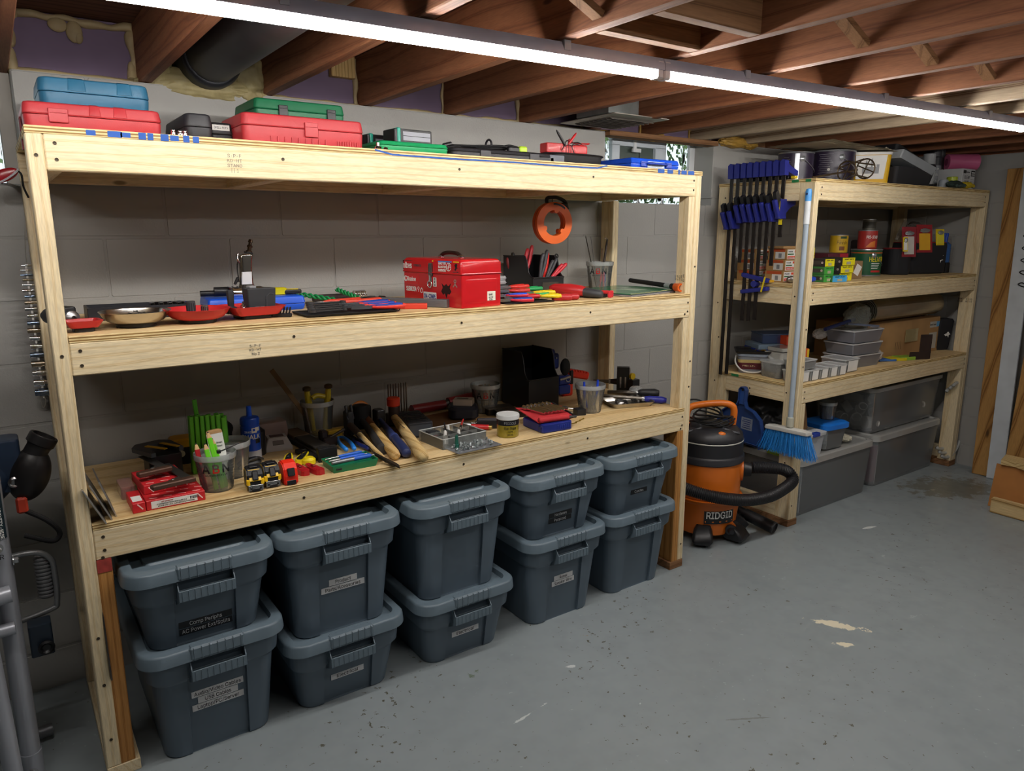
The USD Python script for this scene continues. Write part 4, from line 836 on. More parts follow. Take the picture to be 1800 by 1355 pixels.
t = open_bin('open_bin', 'black open-fronted bin full of red and black pliers', (1.895, .435, ZM), .172, .225, .166, .075, mat('1C1C1F', .4)); P(t, 'label_slot', B(.09, .002, .036, .01, -.1145, .018, .001), mat('3B352C', .5))
RP = mat('C9303C', .4)
def standing(name, label, base, top, m, sp=.014, r=.009, m2=None, eye=False):
    """one pliers handle pair pointing up out of the bin"""
    a, b = np.array(base, float), np.array(top, float); d = (b - a); n = np.linalg.norm(d); d /= n; u = np.cross(d, (0, 1, 0)); u /= np.linalg.norm(u)
    t = T(name, label, 'pliers', (0, 0, 0))
    for s, mm in ((-1, m), (1, m2 or m)):
        p = spline([a, a + d * n * .3 + u * s * sp * .6, a + d * n * .6 + u * s * sp, b + u * s * sp * .8 - d * (.02 if s > 0 else 0)], 6)
        P(t, 'handle', tube(p, r * np.linspace(.8, 1, len(p)) * np.r_[np.ones(len(p) - 1), .6], 9), mm, smooth=True)
    P(t, 'jaw', bar(a - d * .03, a, .008), STEEL)
    if eye: P(t, 'eye', mv(rot(trimesh.creation.torus(.009, .003, 16, 6), 'x', 90), *(b + d * .008)), BLK)
    return t
zb = ZM + .06
standing('bin_pliers', 'red handled pliers leaning at the left of the black bin', (1.83, .42, zb), (1.875, .43, ZM + .215), RP, .012)
standing('bin_pliers', 'pliers with one dark and one red grip behind the bin wall on the left', (1.835, .50, zb), (1.825, .52, ZM + .178), BLK, .018, .009, DRED)
standing('bin_pliers', 'black pliers with a silver stripe in the middle of the bin', (1.875, .36, zb), (1.915, .37, ZM + .195), DGR, .010)
standing('bin_pliers', 'bright red pliers in the middle of the bin', (1.905, .37, zb), (1.925, .38, ZM + .185), mat('D8281E', .3), .008, .010)
standing('bin_pliers', 'black pliers with a hanging eye leaning right in the bin', (1.90, .35, zb), (1.972, .37, ZM + .158), DGR, .008, .008, eye=True)
standing('bin_pliers', 'red pliers leaning far out to the right of the bin', (1.93, .345, zb + .012), (2.015, .35, ZM + .135), RP, .006, .009)
for i in range(2): S('flat_case', cc(B(.12, .16, .017, 0, 0, 0, .003), B(.122, .002, .003, 0, -.081, .007, .001)), mat('B5B7BA', .4, .4), ('lower', 'upper')[i] + ' of two flat silver cases between the toolbox and the black bin', 'case', (1.565, .34, ZM + .058 + i * .0185))
S('black_case', case(.16, .17, .057, .012, .004), BLK2, 'black case lying under the two silver flat cases', 'case', (1.56, .34, ZM))
# ---- heap of coloured pliers right of the toolbox
t = S('tool_mat', RR((0, .23, .12, .02), (.003, .235, .125, .02), (.004, .22, .11, .02)), RUB, 'thin black mat under the coloured pliers', 'mat', (1.60, .10, ZM))
for x, y, z, rz, m, m2, lab in ((1.50, .075, .004, -.30, mat('C8283C', .4), KB, 'red and blue pliers nearest the toolbox, lowest of the heap'), (1.505, .115, .018, -.22, mat('C8283C', .4), mat('2A4FD0', .4), 'red and blue pliers on top of the others near the toolbox'),
        (1.555, .10, .012, -.1, RED, None, 'red pliers in the front of the heap'), (1.56, .17, .030, -.05, mat('C8302C', .35), None, 'red pliers near the top of the heap'), (1.59, .205, .042, .10, mat('D8342C', .35), None, 'topmost red pliers of the heap'),
        (1.625, .13, .014, -.12, mat('189A48', .4), None, 'green handled pliers in the middle of the heap'), (1.645, .19, .032, .05, mat('1E9A55', .4), None, 'green pliers behind the other green ones'), (1.655, .10, .010, -.35, YEL, None, 'yellow handled pliers in front'), (1.665, .15, .020, -.30, YEL, None, 'yellow handled pliers behind the others')):
    pliers('coloured_pliers', lab, (x, y, ZM + z), rz, m, m2, hl=.105, jl=.045, sp=.018, r=.0088)
for i, (x, rz) in enumerate(((1.75, -.5), (1.79, -.35))): S('tube_cutter', mv(rot(rot(L([(.008, 0), (.013, .006), (.013, .075), (.008, .082)], 14), 'y', 90), 'z', math.degrees(rz)), -.03, 0, .0132), mat('B5282C', .4), f'small red rounded tool, {"left" if i == 0 else "right"} one in front of the stripper', 'tool', (x, .075, ZM))
t = T('wire_stripper', 'fat red wire stripper with a dark grey nose', 'wire stripper', (1.90, .15, ZM), -1.05)
P(t, 'body', loft([np.column_stack([np.full(20, x), ring(w, h, h * .45, 4)[:, 0], ring(w, h, h * .45, 4)[:, 1] + zc]) for x, w, h, zc in ((-.11, .03, .02, .036), (-.09, .05, .04, .034), (-.02, .062, .048, .032), (.03, .056, .044, .028), (.05, .045, .036, .026))]), RED, smooth=60); P(t, 'nose', loft([np.column_stack([np.full(20, x), ring(w, h, h * .45, 4)[:, 0], ring(w, h, h * .45, 4)[:, 1] + zc]) for x, w, h, zc in ((.045, .05, .038, .024), (.08, .055, .036, .020), (.115, .05, .03, .017), (.125, .03, .02, .015))]), DGR, smooth=60)
for i, dy in enumerate((0, .035)):
    t = T('spring_clamp', f'long red and black straight clamp, {"front" if i == 0 else "rear"} one by the green folder', 'clamp', (1.945 + dy * .8, .10 + dy * .6, ZM), -.75); P(t, 'red_bar', B(.15, .014, .012, 0, 0, .016, .003), RED); P(t, 'black_bar', B(.13, .014, .014, 0, 0, .001, .002), BLK); P(t, 'tip', B(.018, .016, .028, .082, 0, 0, .003), mat('D2303A', .4))
# ---- measuring cup with picks, green board, black tube
CUP = clear('D6D9D8', .10); CUP2 = clear('C9CCCB', .10)
def cup(name, label, loc, h, r0, r1, rz=0, m=CUP, mark=True):
    t = T(name, label, 'cup', loc, rz)
    P(t, 'cup_wall', L([(r0 * .97, 0), (r0, .003), (r1, h - .022), (r1 + .002, h - .020), (r1 + .003, h - .001), (r1 + .001, h), (r1 - .001, h - .002), (r1 - .0015, h - .022), (r0 - .001, .005), (.0005, .004)], 36), m, smooth=40)
    P(t, 'rim_band', L([(r1 + .0022, h - .019), (r1 + .0038, h - .017), (r1 + .0042, h - .002), (r1 + .003, h), (r1 + .0015, h - .001), (r1 + .0015, h - .018)], 36), clear('E4E7E6', .35), smooth=40)
    if mark:
        rm = r0 + (r1 - r0) * .66 + .0008; z = h * .66
        P(t, 'print', wrap(mv(cc(mv(text('A', .027, bold=True), -.031, 0, 0), mv(text('N', .027, bold=True), .030, 0, 0)), 0, 0, z), rm), BLK, smooth=False); P(t, 'print', wrap(mv(text('B', .027, bold=True), 0, 0, z), rm), mat('C4281E', .4), smooth=False)
        P(t, 'print', wrap(mv(textx('AUTOMOTIVE', .005, .07), 0, 0, z - .021), rm - .0006), BLK, smooth=False)
        rl = r0 + (r1 - r0) * .2
        for k in range(9): P(t, 'scale_mark', wrap(mv(Ef(sbox(-.008 - .004 * (k % 2), -.0005, .008, .0005), .0006), r1 * 1.05, 0, h * .12 + k * h * .07), r0 + (r1 - r0) * (.12 + k * .07) + .0006), mat('5A5A5C', .5), smooth=False)
    return t
cup('measuring_cup', 'clear measuring cup holding dark picks and red and blue drivers beside the rear post', (2.345, .49, ZM), .128, .052, .064, -.85)
for i, (dx, dy, tx, ty, h, m, lab) in enumerate(((-.02, 0, -.095, 0, .25, IRON, 'hooked black pick leaning left in the cup'), (-.005, .01, -.045, .02, .25, STEEL, 'thin straight steel pick in the cup'), (.0, -.01, .045, 0, .235, mat('2B1E1A', .5), 'thick dark handled pick leaning right in the cup'), (.02, 0, .03, .02, .19, mat('5A3A28', .5), 'short brown rod in the cup'))):
    a, b = np.array([dx, dy, .006]), np.array([tx, ty, h]); t = T('pick', lab, 'pick', (2.345, .49, ZM)); r = (.0026, .002, .0055, .0025)[i]
    P(t, 'shaft', tube([a, b * .7 + a * .3, b], [r, r, r * .8], 8), m)
    if i in (0, 2): P(t, 'hook', curve([b, b + (-.004, 0, .006), b + (-.012, 0, .008), b + (-.016, 0, .002)], .0016, 6), STEEL)
for i, (dx, dy, m, lab) in enumerate(((-.02, -.025, RED, 'red driver standing in the cup'), (.0, -.03, mat('C83A4E', .4), 'pinkish red driver standing in the cup'), (.022, -.02, mat('2A55C8', .4), 'blue driver standing in the cup'))):
    S('mini_driver', rot(L([(.002, .005), (.002, .03), (.005, .035), (.005, .07), (.003, .078)], 10), 'y', 8 - 8 * i), m, lab, 'screwdriver', (2.345 + dx, .49 + dy, ZM))
t = T('circuit_board', 'green laminated board lying on a dark folder at the right end of the middle shelf', 'board', (2.27, .235, ZM + .009), .22); P(t, 'board', B(.42, .35, .0025, 0, 0, 0, 0), mat('2A7A48', .18, var=.25, vscale=12)); P(t, 'light_print', B(.10, .12, .0006, .02, -.02, .0023, 0), mat('9FB59A', .2, var=.2)); P(t, 'light_print', B(.08, .03, .0006, .10, .07, .0023, 0), mat('9FB59A', .2, var=.2)); P(t, 'edge_strip', B(.42, .004, .004, 0, -.173, -.0006, .001), mat('C9C08A', .5))
t = T('folder', 'dark grey folder under the green board', 'folder', (2.275, .222, ZM), .19); P(t, 'cover', B(.43, .35, .002, 0, 0, 0, 0), mat('3A3D44', .5)); P(t, 'pages', B(.424, .344, .004, 0, 0, .002, 0), WHT); P(t, 'cover', B(.43, .35, .002, 0, 0, .0062, 0), mat('5A6070', .5))
a, b = np.array((2.60, .55, ZM + .026)), np.array((2.428, .055, ZM + .026)); d = (b - a) / np.linalg.norm(b - a)
a = b - d * .5
t = T('tube_tool', 'long black tube with grey sleeve and open orange end over the shelf edge', 'tube', (0, 0, 0)); P(t, 'tube', bar(a, b, .011, 14), RUB); P(t, 'sleeve', bar(b - d * .11, b - d * .055, .0125, 16), mat('A9B2B4', .4)); P(t, 'collar', bar(b - d * .055, b - d * .012, .0135, 16), RUB)
def pipe_end(a, d, r, n, m, ri=.6): 
    prof = [(r * .93, 0), (r, .002), (r, n - .003), (r * .95, n), (r * ri, n), (r * ri, n * .3)]
    g = L(prof, 22); z = np.array(d) / np.linalg.norm(d); x = np.cross((0, 0, 1.0), z); x /= np.linalg.norm(x); y = np.cross(z, x); M = np.eye(4); M[:3, 0], M[:3, 1], M[:3, 2], M[:3, 3] = x, y, z, a; g.apply_transform(M); return g
P(t, 'orange_end', pipe_end(b - d * .014, d, .0195, .05, ORG), ORG)
# ================================================================ lowest shelf of the long unit
for i, (x, yf, lean, d, h) in enumerate(((.073, -.012, 24, .17, .118), (.090, .010, 22, .16, .120), (.104, .030, 17, .155, .115))):
    t = T('steel_plate', ('leftmost', 'middle', 'rightmost')[i] + ' of three thin steel plates leaning against the left post', 'steel plate', (x, yf + d / 2, ZL), 0)
    P(t, 'plate', rot(B(.0035, d, h, 0, 0, 0, .0005), 'y', -lean), mat('8B8782', .4, .8, var=.25)); P(t, 'worn_edge', rot(B(.0037, .003, h, 0, -d / 2 - .001, 0, .0005), 'y', -lean), mat('C9C6C0', .35, .9))
S('yardstick', rot(B(.004, .028, .62, 0, 0, 0, .0005), 'x', -8), mat('4C4642', .4, .6), 'thin dark steel strip standing between the left post and its leg', 'strip', (.0382, -.012, .33), 0)
# red printed boxes of blades, stacked
PRT = mat('E9C7C0', .6)
def red_box(label, w, d, h, loc, rz, lab=None, seed=0):
    t = T('red_box', label, 'box', loc, rz, 'red printed cardboard boxes'); P(t, 'carton', B(w, d, h, 0, 0, 0, .0015), mat('C6242A', .45))
    q = random.Random(seed)
    for i in range(int(w / .032)):
        x = -w / 2 + .02 + i * .032
        if lab and abs(x) < w * .36: continue
        P(t, 'print_stripe', mv(rot(B(.022, .0006, .0035, 0, 0, -.0017, 0), 'y', 52), x, -d / 2 - .0002, h * q.uniform(.4, .6)), PRT)
    for i in range(int(w / .04)):
        for j in range(max(1, int(d / .035))):
            P(t, 'print_stripe', mv(rot(B(.022, .0035, .0006, 0, 0, 0, 0), 'z', -18), -w / 2 + .022 + i * .04 + (j % 2) * .012, -d / 2 + .018 + j * .033, h - .0002), PRT)
    if lab:
        p = P(t, 'label', B(w * .78, .0008, h * .72, -.005, -d / 2 - .0003, h * .14, 0), WHT)
        for i, (s, k) in enumerate((('STARRETT', .2), ('COMBINATION SQUARE 12', .5), ('MADE IN USA  4 R GRADUATIONS', .62))):
            P(p, 'lettering', mv(textx(s, h * .12, w * k), -w * .15 + i * .012, -d / 2 - .0008, h * (.70 - .2 * i)), (mat('B0302C', .5), DGR, DGR)[i], smooth=False)
        P(p, 'lettering', cc(*[B(.0012 + .0008 * (i % 3 == 0), .0004, h * .28, w * .24 + i * .0028, -d / 2 - .0009, h * .45, 0) for i in range(9)]), DGR, smooth=False)
    return t
red_box('long red box with a white Starrett label at the shelf edge', .163, .16, .030, (.264, .105, ZL), .0, True, 1)
t = red_box('small red box with a white label on top beside the long labelled one', .034, .125, .030, (.163, .086, ZL), .0, None, 2); P(t, 'label', B(.026, .05, .0006, 0, -.02, .0300, 0), WHT)
red_box('red box lying on the back of the labelled one under a square', .128, .165, .028, (.247, .172, ZL + .0305), .06, None, 3)
S('plastic_pack', case(.04, .10, .04, .008, .003), clear('B08078', .55), 'crumpled clear plastic pack behind the red boxes', 'pack', (.155, .215, ZL))
def square(name, label, loc, rz, bl, st, z2=0):
    t = T(name, label, 'combination square', loc, rz, 'combination squares')
    P(t, 'blade', B(.028, bl, .0025, 0, bl / 2 - .02, .006, .0005), mat('5B5A58', .4, .8)); P(t, 'stock', cc(B(st, .026, .015, -st / 2 + .014, -.012, 0, .003)), mat('5A4034', .5, .5)); P(t, 'shoulder', flat(Polygon([(-.014, 0), (-st * .55, .002), (-.014, .034)]), .012), mat('403C3A', .5, .5)); P(t, 'lock_nut', mv(cyl(.006, .012, 12, 0, 0, 0, .001), -st * .35, .004, .004), STEEL)
    return t
square('combination_square', 'dark combination square lying on the labelled red box', (.308, .055, ZL + .0595), .16, .22, .125)
square('combination_square', 'dark combination square lying farther back on the red boxes', (.262, .155, ZL + .0750), .2, .20, .10)
t = T('bevel_gauge', 'grey angled gauge with two yellow scales behind the red boxes', 'gauge', (.285, .335, ZL + .0905), .25); P(t, 'frame', flat(Polygon([(-.06, -.06), (-.075, .05), (-.05, .085), (.03, .09), (.055, .06), (.05, -.05), (.035, -.05), (.03, .04), (-.03, .05), (-.045, -.06)]), .014), mat('54555A', .45, .4))
for x, a in ((-.02, 20), (.025, 14)): P(t, 'yellow_scale', mv(rot(B(.014, .085, .003, 0, 0, 0, .0005), 'z', a), x, -.005, .014), mat('C79A1C', .45))
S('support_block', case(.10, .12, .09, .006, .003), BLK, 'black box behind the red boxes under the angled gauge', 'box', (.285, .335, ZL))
t = T('laser_level', 'yellow and black laser level behind the pencils', 'laser level', (.375, .47, ZL), -.1); P(t, 'body', RR((0, .085, .07, .012), (.07, .085, .07, .014), (.082, .07, .06, .014), n=5), BLK); P(t, 'yellow_cap', RR((.062, .09, .074, .016), (.085, .09, .074, .016), (.092, .078, .064, .014), n=5), mat('D9A21C', .4)); P(t, 'yellow_side', B(.012, .06, .05, -.04, 0, .03, .004), mat('D9A21C', .4)); P(t, 'lens', mv(rot(cyl(.012, .004, 16), 'x', 90), -.01, -.035, .04), mat('D8D0B0', .2))
# cups of carpenter pencils
def carp_pencil(name, label, a, b, m, tip=True, group=None):
    a, b = np.array(a, float), np.array(b, float); d = b - a; n = np.linalg.norm(d); d /= n
    t = T(name, label, 'pencil', (0, 0, 0), 0, group); u = np.cross(d, (0, 1, 0.2)); u /= np.linalg.norm(u); w = np.cross(d, u)
    pr = lambda p, k: np.array([p + u * .0072 * k * x + w * .0034 * k * y for x, y in ((1, .5), (.6, 1), (-.6, 1), (-1, .5), (-1, -.5), (-.6, -1), (.6, -1), (1, -.5))])
    e = b - d * .02 if tip else b
    P(t, 'lacquered_shaft', loft([pr(a, 1), pr(e, 1)]), m, smooth=False)
    if tip: P(t, 'wood_tip', loft([pr(e, 1), pr(b - d * .004, .45)]), mat('D9B07C', .7), smooth=False); P(t, 'lead', loft([pr(b - d * .004, .45), pr(b, .15)]), BLK, smooth=False)
    else: P(t, 'lead', loft([pr(e, .35), pr(e + d * .0008, .35)]), BLK, smooth=False)
    return t
LP = mat('74D62E', .35); LP2 = mat('58B02A', .4)
cup('measuring_cup', 'clear printed measuring cup with green and red pencils and a white card box', (.402, .112, ZL), .122, .048, .060, -.22)
for i, (a, b, m, lb) in enumerate((((.392, .085, ZL + .006), (.372, .095, ZL + .158), LP, 'shorter sharpened green carpenter pencil in the printed cup'), ((.412, .088, ZL + .006), (.384, .10, ZL + .192), LP, 'tallest sharpened green carpenter pencil in the printed cup'), ((.425, .095, ZL + .006), (.398, .118, ZL + .165), LP, 'green carpenter pencil behind the tallest one in the printed cup'), ((.362, .10, ZL + .006), (.349, .112, ZL + .158), mat('B8242C', .4), 'sharpened red carpenter pencil in the printed cup'))):
    carp_pencil('carpenter_pencil', lb, a, b, m)
t = T('pencil_carton', 'white card pencil box with a torn brown top standing in the printed cup', 'box', (.425, .128, ZL + .02), -.25, R=rotm(-4, -6, -12)); P(t, 'carton', B(.048, .022, .155, 0, 0, 0, .001), WHT); P(t, 'torn_top', RR((.155, .048, .022, .002), (.162, .046, .02, .002), (.166, .03, .018, .002), n=2), CARD)
for i, (s, w) in enumerate((('Silver-Streak', .036), ('Design Pencil', .034))): lettering(t, s, .0055, 0, -.0112, .125 - i * .011, DGR, w)
S('cable_tie', cc(curve([(0, 0, 0), (.03, -.01, .012), (.055, -.015, .022)], .0022, 6), B(.012, .01, .012, -.004, 0, -.006, .002)), BLK, 'black cable tie lying across the printed cup', 'cable tie', (.41, .075, ZL + .130))
cup('measuring_cup', 'clear measuring cup behind the white card box', (.475, .215, ZL), .122, .048, .060, -.2, CUP, False)
q = random.Random(5); k = 0; PG = 'bundle of unsharpened green carpenter pencils'
for r in range(3):
    for c in range(7):
        x, y = .378 + c * .0155 + (r % 2) * .006, .300 + r * .012 - c * .006
        h = ZL + .197 + q.uniform(-.006, .006); k += 1
        carp_pencil('carpenter_pencil', 'unsharpened green carpenter pencil in the upright bundle behind the printed cup', (x + (c - 3) * .001, y, ZL + .001), (x, y, h), LP2 if r else mat('6CC42E', .4), False, PG)
carp_pencil('carpenter_pencil', 'green pencil sticking up above the rest of the bundle', (.415, .345, ZL + .01), (.402, .35, ZL + .245), LP2, False)
# chalk bottle
t = T('chalk_bottle', 'blue chalk refill bottle with a nozzle cap', 'bottle', (.579, .352, ZL), -.25)
P(t, 'bottle_body', L([(.030, 0), (.033, .003), (.033, .125), (.031, .128), (.031, .131), (.033, .134), (.033, .152), (.030, .158), (.010, .162), (.0005, .162)], 32), mat('1B4FC8', .3)); P(t, 'nozzle', L([(.010, .158), (.0095, .170), (.0085, .196), (.0075, .198), (.0005, .198)], 18), mat('1E5AE0', .3)); P(t, 'band', L([(.0332, .002), (.0334, .004), (.0334, .038), (.0332, .04)], 32), mat('C9CEDB', .4), label='white label band')
P(t, 'lettering', wrap(mv(text('CHALK', .016, bold=True), 0, 0, .092), .0332), WHT, smooth=False); P(t, 'lettering', wrap(mv(text('IRWIN', .007), -.006, 0, .110), .0332), WHT, smooth=False); P(t, 'print', wrap(mv(Ef(sbox(-.008, -.007, .008, .007).buffer(.002).difference(sbox(-.006, -.003, .006, .006)), .0006), .014, 0, .115), .0332), WHT, smooth=False)
P(t, 'print', wrap(mv(Ef(sbox(-.010, -.008, .010, .008), .0006), .026, 0, .075), .0332), BLK, smooth=False); P(t, 'print', wrap(mv(Ef(sbox(-.009, -.007, .009, .007), .0006), .026, 0, .118), .0332), WHT, smooth=False)
t = T('chalk_reel', 'black folded reel and cord lying before the chalk bottle', 'reel', (.545, .265, ZL), .2); P(t, 'case_body', loft([np.column_stack([ring(w, d, .02, 5), np.full(24, z)]) for z, w, d in ((0, .07, .05), (.02, .08, .055), (.03, .06, .04))]), BLK); P(t, 'crank', cc(curve([(-.05, -.02, .012), (-.02, -.03, .034), (.02, -.02, .036), (.05, 0, .02)], .005), B(.03, .018, .014, .005, -.02, .028, .004)), BLK, smooth=True)
S('black_bottle', L([(.026, 0), (.029, .003), (.029, .09), (.012, .105), (.0005, .106)], 24), BLK, 'dark bottle half hidden behind the chalk bottle', 'bottle', (.615, .405, ZL))
S('power_adapter', cc(case(.08, .06, .055, .008, .003), mv(rot(cyl(.028, .06, 20), 'x', 90), 0, .03, .105), B(.05, .05, .04, 0, 0, .054, .004)), BLK2, 'black motor-like tool behind the pencil cups', 'tool', (.515, .47, ZL))
# tape measures
def tape(name, label, loc, rz, body, trim, hook=True, w=.045):
    t = T(name, label, 'tape measure', loc, rz)
    prof = Polygon([(-.036, 0), (.034, 0), (.040, .006), (.040, .044), (.030, .066), (.008, .074), (-.018, .070), (-.036, .054), (-.042, .03), (-.042, .008)]).buffer(-.004).buffer(.004)
    P(t, 'shell', Es(prof, w - .010), body, smooth=30)
    for s in (-1, 1):
        sw = P(t, 'side_plate', mv(Es(prof.buffer(-.004), .006), s * (w / 2 - .004), 0, 0), BLK if trim else body, smooth=30)
        if trim: P(sw, 'yellow_ring', mv(Es(prof.buffer(-.006).difference(prof.buffer(-.009)), .0066), s * (w / 2 - .004), 0, 0), trim)
    if trim:
        P(t, 'top_plate', mv(cc(B(w * .74, .040, .004, 0, 0, 0, .002)), 0, 0, 0).apply_transform(trimesh.transformations.rotation_matrix(math.radians(52), (1, 0, 0))).apply_translation((0, -.030, .050)), trim); P(t, 'lock_button', cc(rot(B(w * .36, .03, .008, 0, 0, 0, .003), 'x', 58).apply_translation((0, -.036, .050)), B(w * .5, .03, .005, 0, -.006, .0715, .002)), BLK)
        for s in (-1, 1): P(t, 'corner_pad', mv(case(.012, .016, .018, .005, .003), s * w * .42, -.036, .022), trim)
        P(t, 'hook', cc(B(w * .9, .003, .018, 0, -.044, .004, .001), B(w * .9, .012, .002, 0, -.040, .021, .0005)), STEEL); P(t, 'hook_cutout', cc(B(w * .5, .004, .010, 0, -.0445, .002, .001), *[B(.006, .004, .008, s * w * .28, -.0445, .009, .001) for s in (-1, 1)]), BLK)
    else:
        P(t, 'lock_button', rot(B(w * .5, .026, .006, 0, 0, 0, .003), 'x', 72).apply_translation((0, -.040, .044)), BLK); P(t, 'tape_mouth', B(w * .62, .006, .014, 0, -.041, .003, .001), BLK)
    return t
tape('tape_measure', 'black and yellow tape measure on the left beside the printed cup', (.498, .050, ZL), -.12, BLK, mat('F2C21A', .35), w=.05)
tape('tape_measure', 'black and yellow tape measure between the other black one and the red one', (.553, .058, ZL), -.08, BLK, mat('F2C21A', .35), w=.05)
tape('tape_measure', 'bright red-orange tape measure at the shelf edge', (.607, .045, ZL), -.05, mat('F0301C', .3), None, w=.046)
def utility_knife(label, loc, rz, m, m2=None, l=.10, R=None):
    t = T('utility_knife', label, 'utility knife', loc, rz, R=R); g = Polygon([(-l / 2, -.012), (-l / 2 + .01, -.016), (l * .1, -.015), (l / 2, -.010), (l / 2, .004), (l * .2, .014), (-l * .2, .016), (-l / 2 + .008, .014), (-l / 2, .006)]).buffer(-.003).buffer(.003)
    P(t, 'handle', flat(g, .018), m); P(t, 'inlay', flat(g.buffer(-.005), .002, .0175), m2 or m); P(t, 'slider', B(.02, .010, .006, .0, .002, .019, .002), m2 or DRED); return t
utility_knife('red folding knife just right of the red tape measure', (.672, .115, ZL), 1.62, mat('B21E26', .4)); utility_knife('red folding knife, the right one near the green box', (.712, .095, ZL), 1.75, mat('B21E26', .4))
t = utility_knife('yellow and black knife lying behind the red tape measure', (.672, .235, ZL + .004), 1.2, mat('EAD21A', .4), BLK, .11); t = utility_knife('yellow and black knife lying right of the other yellow one', (.722, .235, ZL + .001), .95, mat('EAD21A', .4), BLK, .10)
S('chalk_puck', L([(.018, 0), (.023, .004), (.023, .018), (.015, .026), (.0005, .027)], 24), mat('EAD21A', .4), 'round yellow plastic puck beside the yellow knives', 'puck', (.728, .185, ZL))
# green box with chisels and scribers
t = T('chisel_box', 'open green plastic tray under blue and grey round tools', 'tray', (.838, .085, ZL), -.02); P(t, 'tray', RR((0, .155, .10, .004), (.018, .165, .11, .005), (.026, .168, .112, .005), (.026, .160, .104, .004), (.014, .158, .102, .004)), mat('127A50', .4)); P(t, 'slot', B(.02, .002, .006, -.06, -.0555, .010, .001), BLK)
def punch(label, a, b, r, m1, m2, split=.5, tip=True):
    a, b = np.array(a, float), np.array(b, float); t = T('scriber', label, 'scriber', (0, 0, 0)); c = a + (b - a) * split
    P(t, 'shaft', tube([a, a + (c - a) * .5, c], [r * .7, r, r], 12), m1); P(t, 'grip', tube([c, c + (b - c) * .9, b], [r * 1.12, r * 1.12, r * .7], 12), m2); P(t, 'tip', bar(b, b + (b - a) * .08, r * .5, 8), STEEL); return t
punch('thick grey and blue round tool in front on the green tray', (.758, .045, ZL + .034), (.905, .055, ZL + .034), .0075, mat('9A9DA0', .35, .7), mat('2A5FC8', .35), .55); punch('blue round tool behind the grey and blue one on the green tray', (.760, .075, ZL + .032), (.895, .090, ZL + .032), .0055, STEEL, mat('2460D8', .3), .3); punch('long blue tool with a steel end at the back of the green tray', (.758, .105, ZL + .031), (.90, .125, ZL + .031), .005, STEEL, mat('2A66D0', .3), .35)
# sharpening gear and masks in the shade
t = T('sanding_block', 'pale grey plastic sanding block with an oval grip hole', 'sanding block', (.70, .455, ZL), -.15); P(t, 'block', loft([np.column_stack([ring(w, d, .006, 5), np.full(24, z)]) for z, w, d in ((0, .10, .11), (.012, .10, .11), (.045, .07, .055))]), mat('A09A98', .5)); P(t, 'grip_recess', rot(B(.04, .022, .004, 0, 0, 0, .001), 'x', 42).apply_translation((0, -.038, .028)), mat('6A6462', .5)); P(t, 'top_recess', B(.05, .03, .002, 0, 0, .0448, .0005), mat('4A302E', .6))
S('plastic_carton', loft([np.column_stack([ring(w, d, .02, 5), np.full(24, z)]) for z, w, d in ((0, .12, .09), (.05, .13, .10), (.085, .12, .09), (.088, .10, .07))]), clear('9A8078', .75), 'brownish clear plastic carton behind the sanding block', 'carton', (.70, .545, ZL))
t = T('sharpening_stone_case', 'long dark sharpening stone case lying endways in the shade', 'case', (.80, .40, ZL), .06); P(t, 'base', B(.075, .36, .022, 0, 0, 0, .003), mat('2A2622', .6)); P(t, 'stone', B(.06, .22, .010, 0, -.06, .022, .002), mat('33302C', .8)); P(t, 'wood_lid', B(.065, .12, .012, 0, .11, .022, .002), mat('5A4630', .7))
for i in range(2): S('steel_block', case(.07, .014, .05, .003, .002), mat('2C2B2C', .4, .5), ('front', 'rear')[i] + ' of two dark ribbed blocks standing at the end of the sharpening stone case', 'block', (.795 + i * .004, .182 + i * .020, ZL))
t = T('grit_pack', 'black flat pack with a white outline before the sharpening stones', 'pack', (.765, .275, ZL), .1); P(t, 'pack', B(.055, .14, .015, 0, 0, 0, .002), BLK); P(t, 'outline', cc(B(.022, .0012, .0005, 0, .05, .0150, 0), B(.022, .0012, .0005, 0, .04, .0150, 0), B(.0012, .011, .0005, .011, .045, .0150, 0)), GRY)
# rear cup with yellow clamps and a paint stick
cup('measuring_cup', 'tall clear measuring cup with yellow clamps at the back of the lowest shelf', (.882, .50, ZL), .152, .050, .062, -.3, CUP2, False)
for i, (x, lab) in enumerate(((-.035, 'left'), (.045, 'right'))):
    t = T('spring_clamp', f'yellow clamp jaw with a dark pad standing in the rear cup, {lab} one', 'clamp', (.882 + x * .6, .50, ZL + .12), 0); P(t, 'arm', tube([(0, 0, -.09), (x * .4, 0, .04), (x * .5, 0, .075)], [.010, .013, .010], 10), mat('B9A21A', .45)); P(t, 'pad', mv(L([(.010, 0), (.016, .004), (.016, .014), (.010, .018)], 16), x * .5, 0, .072), mat('4A3A1C', .6))
S('clamp_bridge', cc(tube(spline([(-.02, 0, 0), (0, 0, .008), (.03, 0, 0)], 5), .010, 10)), mat('B9A21A', .45), 'yellow spring linking the two clamp jaws in the rear cup', 'spring', (.878, .485, ZL + .165))
S('paint_stick', B(.018, .004, .26, 0, 0, 0, .001), mat('6B5232', .7), 'brown wooden stick leaning left out of the rear cup', 'stick', (.85, .50, ZL + .07), R=rotm(0, -32, 0))
S('yellow_putty', foamlump(.028, .02, .012, 0, 0, .012, 31), mat('9A7E1E', .5), 'lump of yellow material in the bottom of the rear cup', 'putty', (.882, .50, ZL + .006))
S('yellow_block', case(.06, .03, .045, .004, .002), mat('C29A16', .5), 'yellow block beside the rear cup', 'block', (.915, .42, ZL))
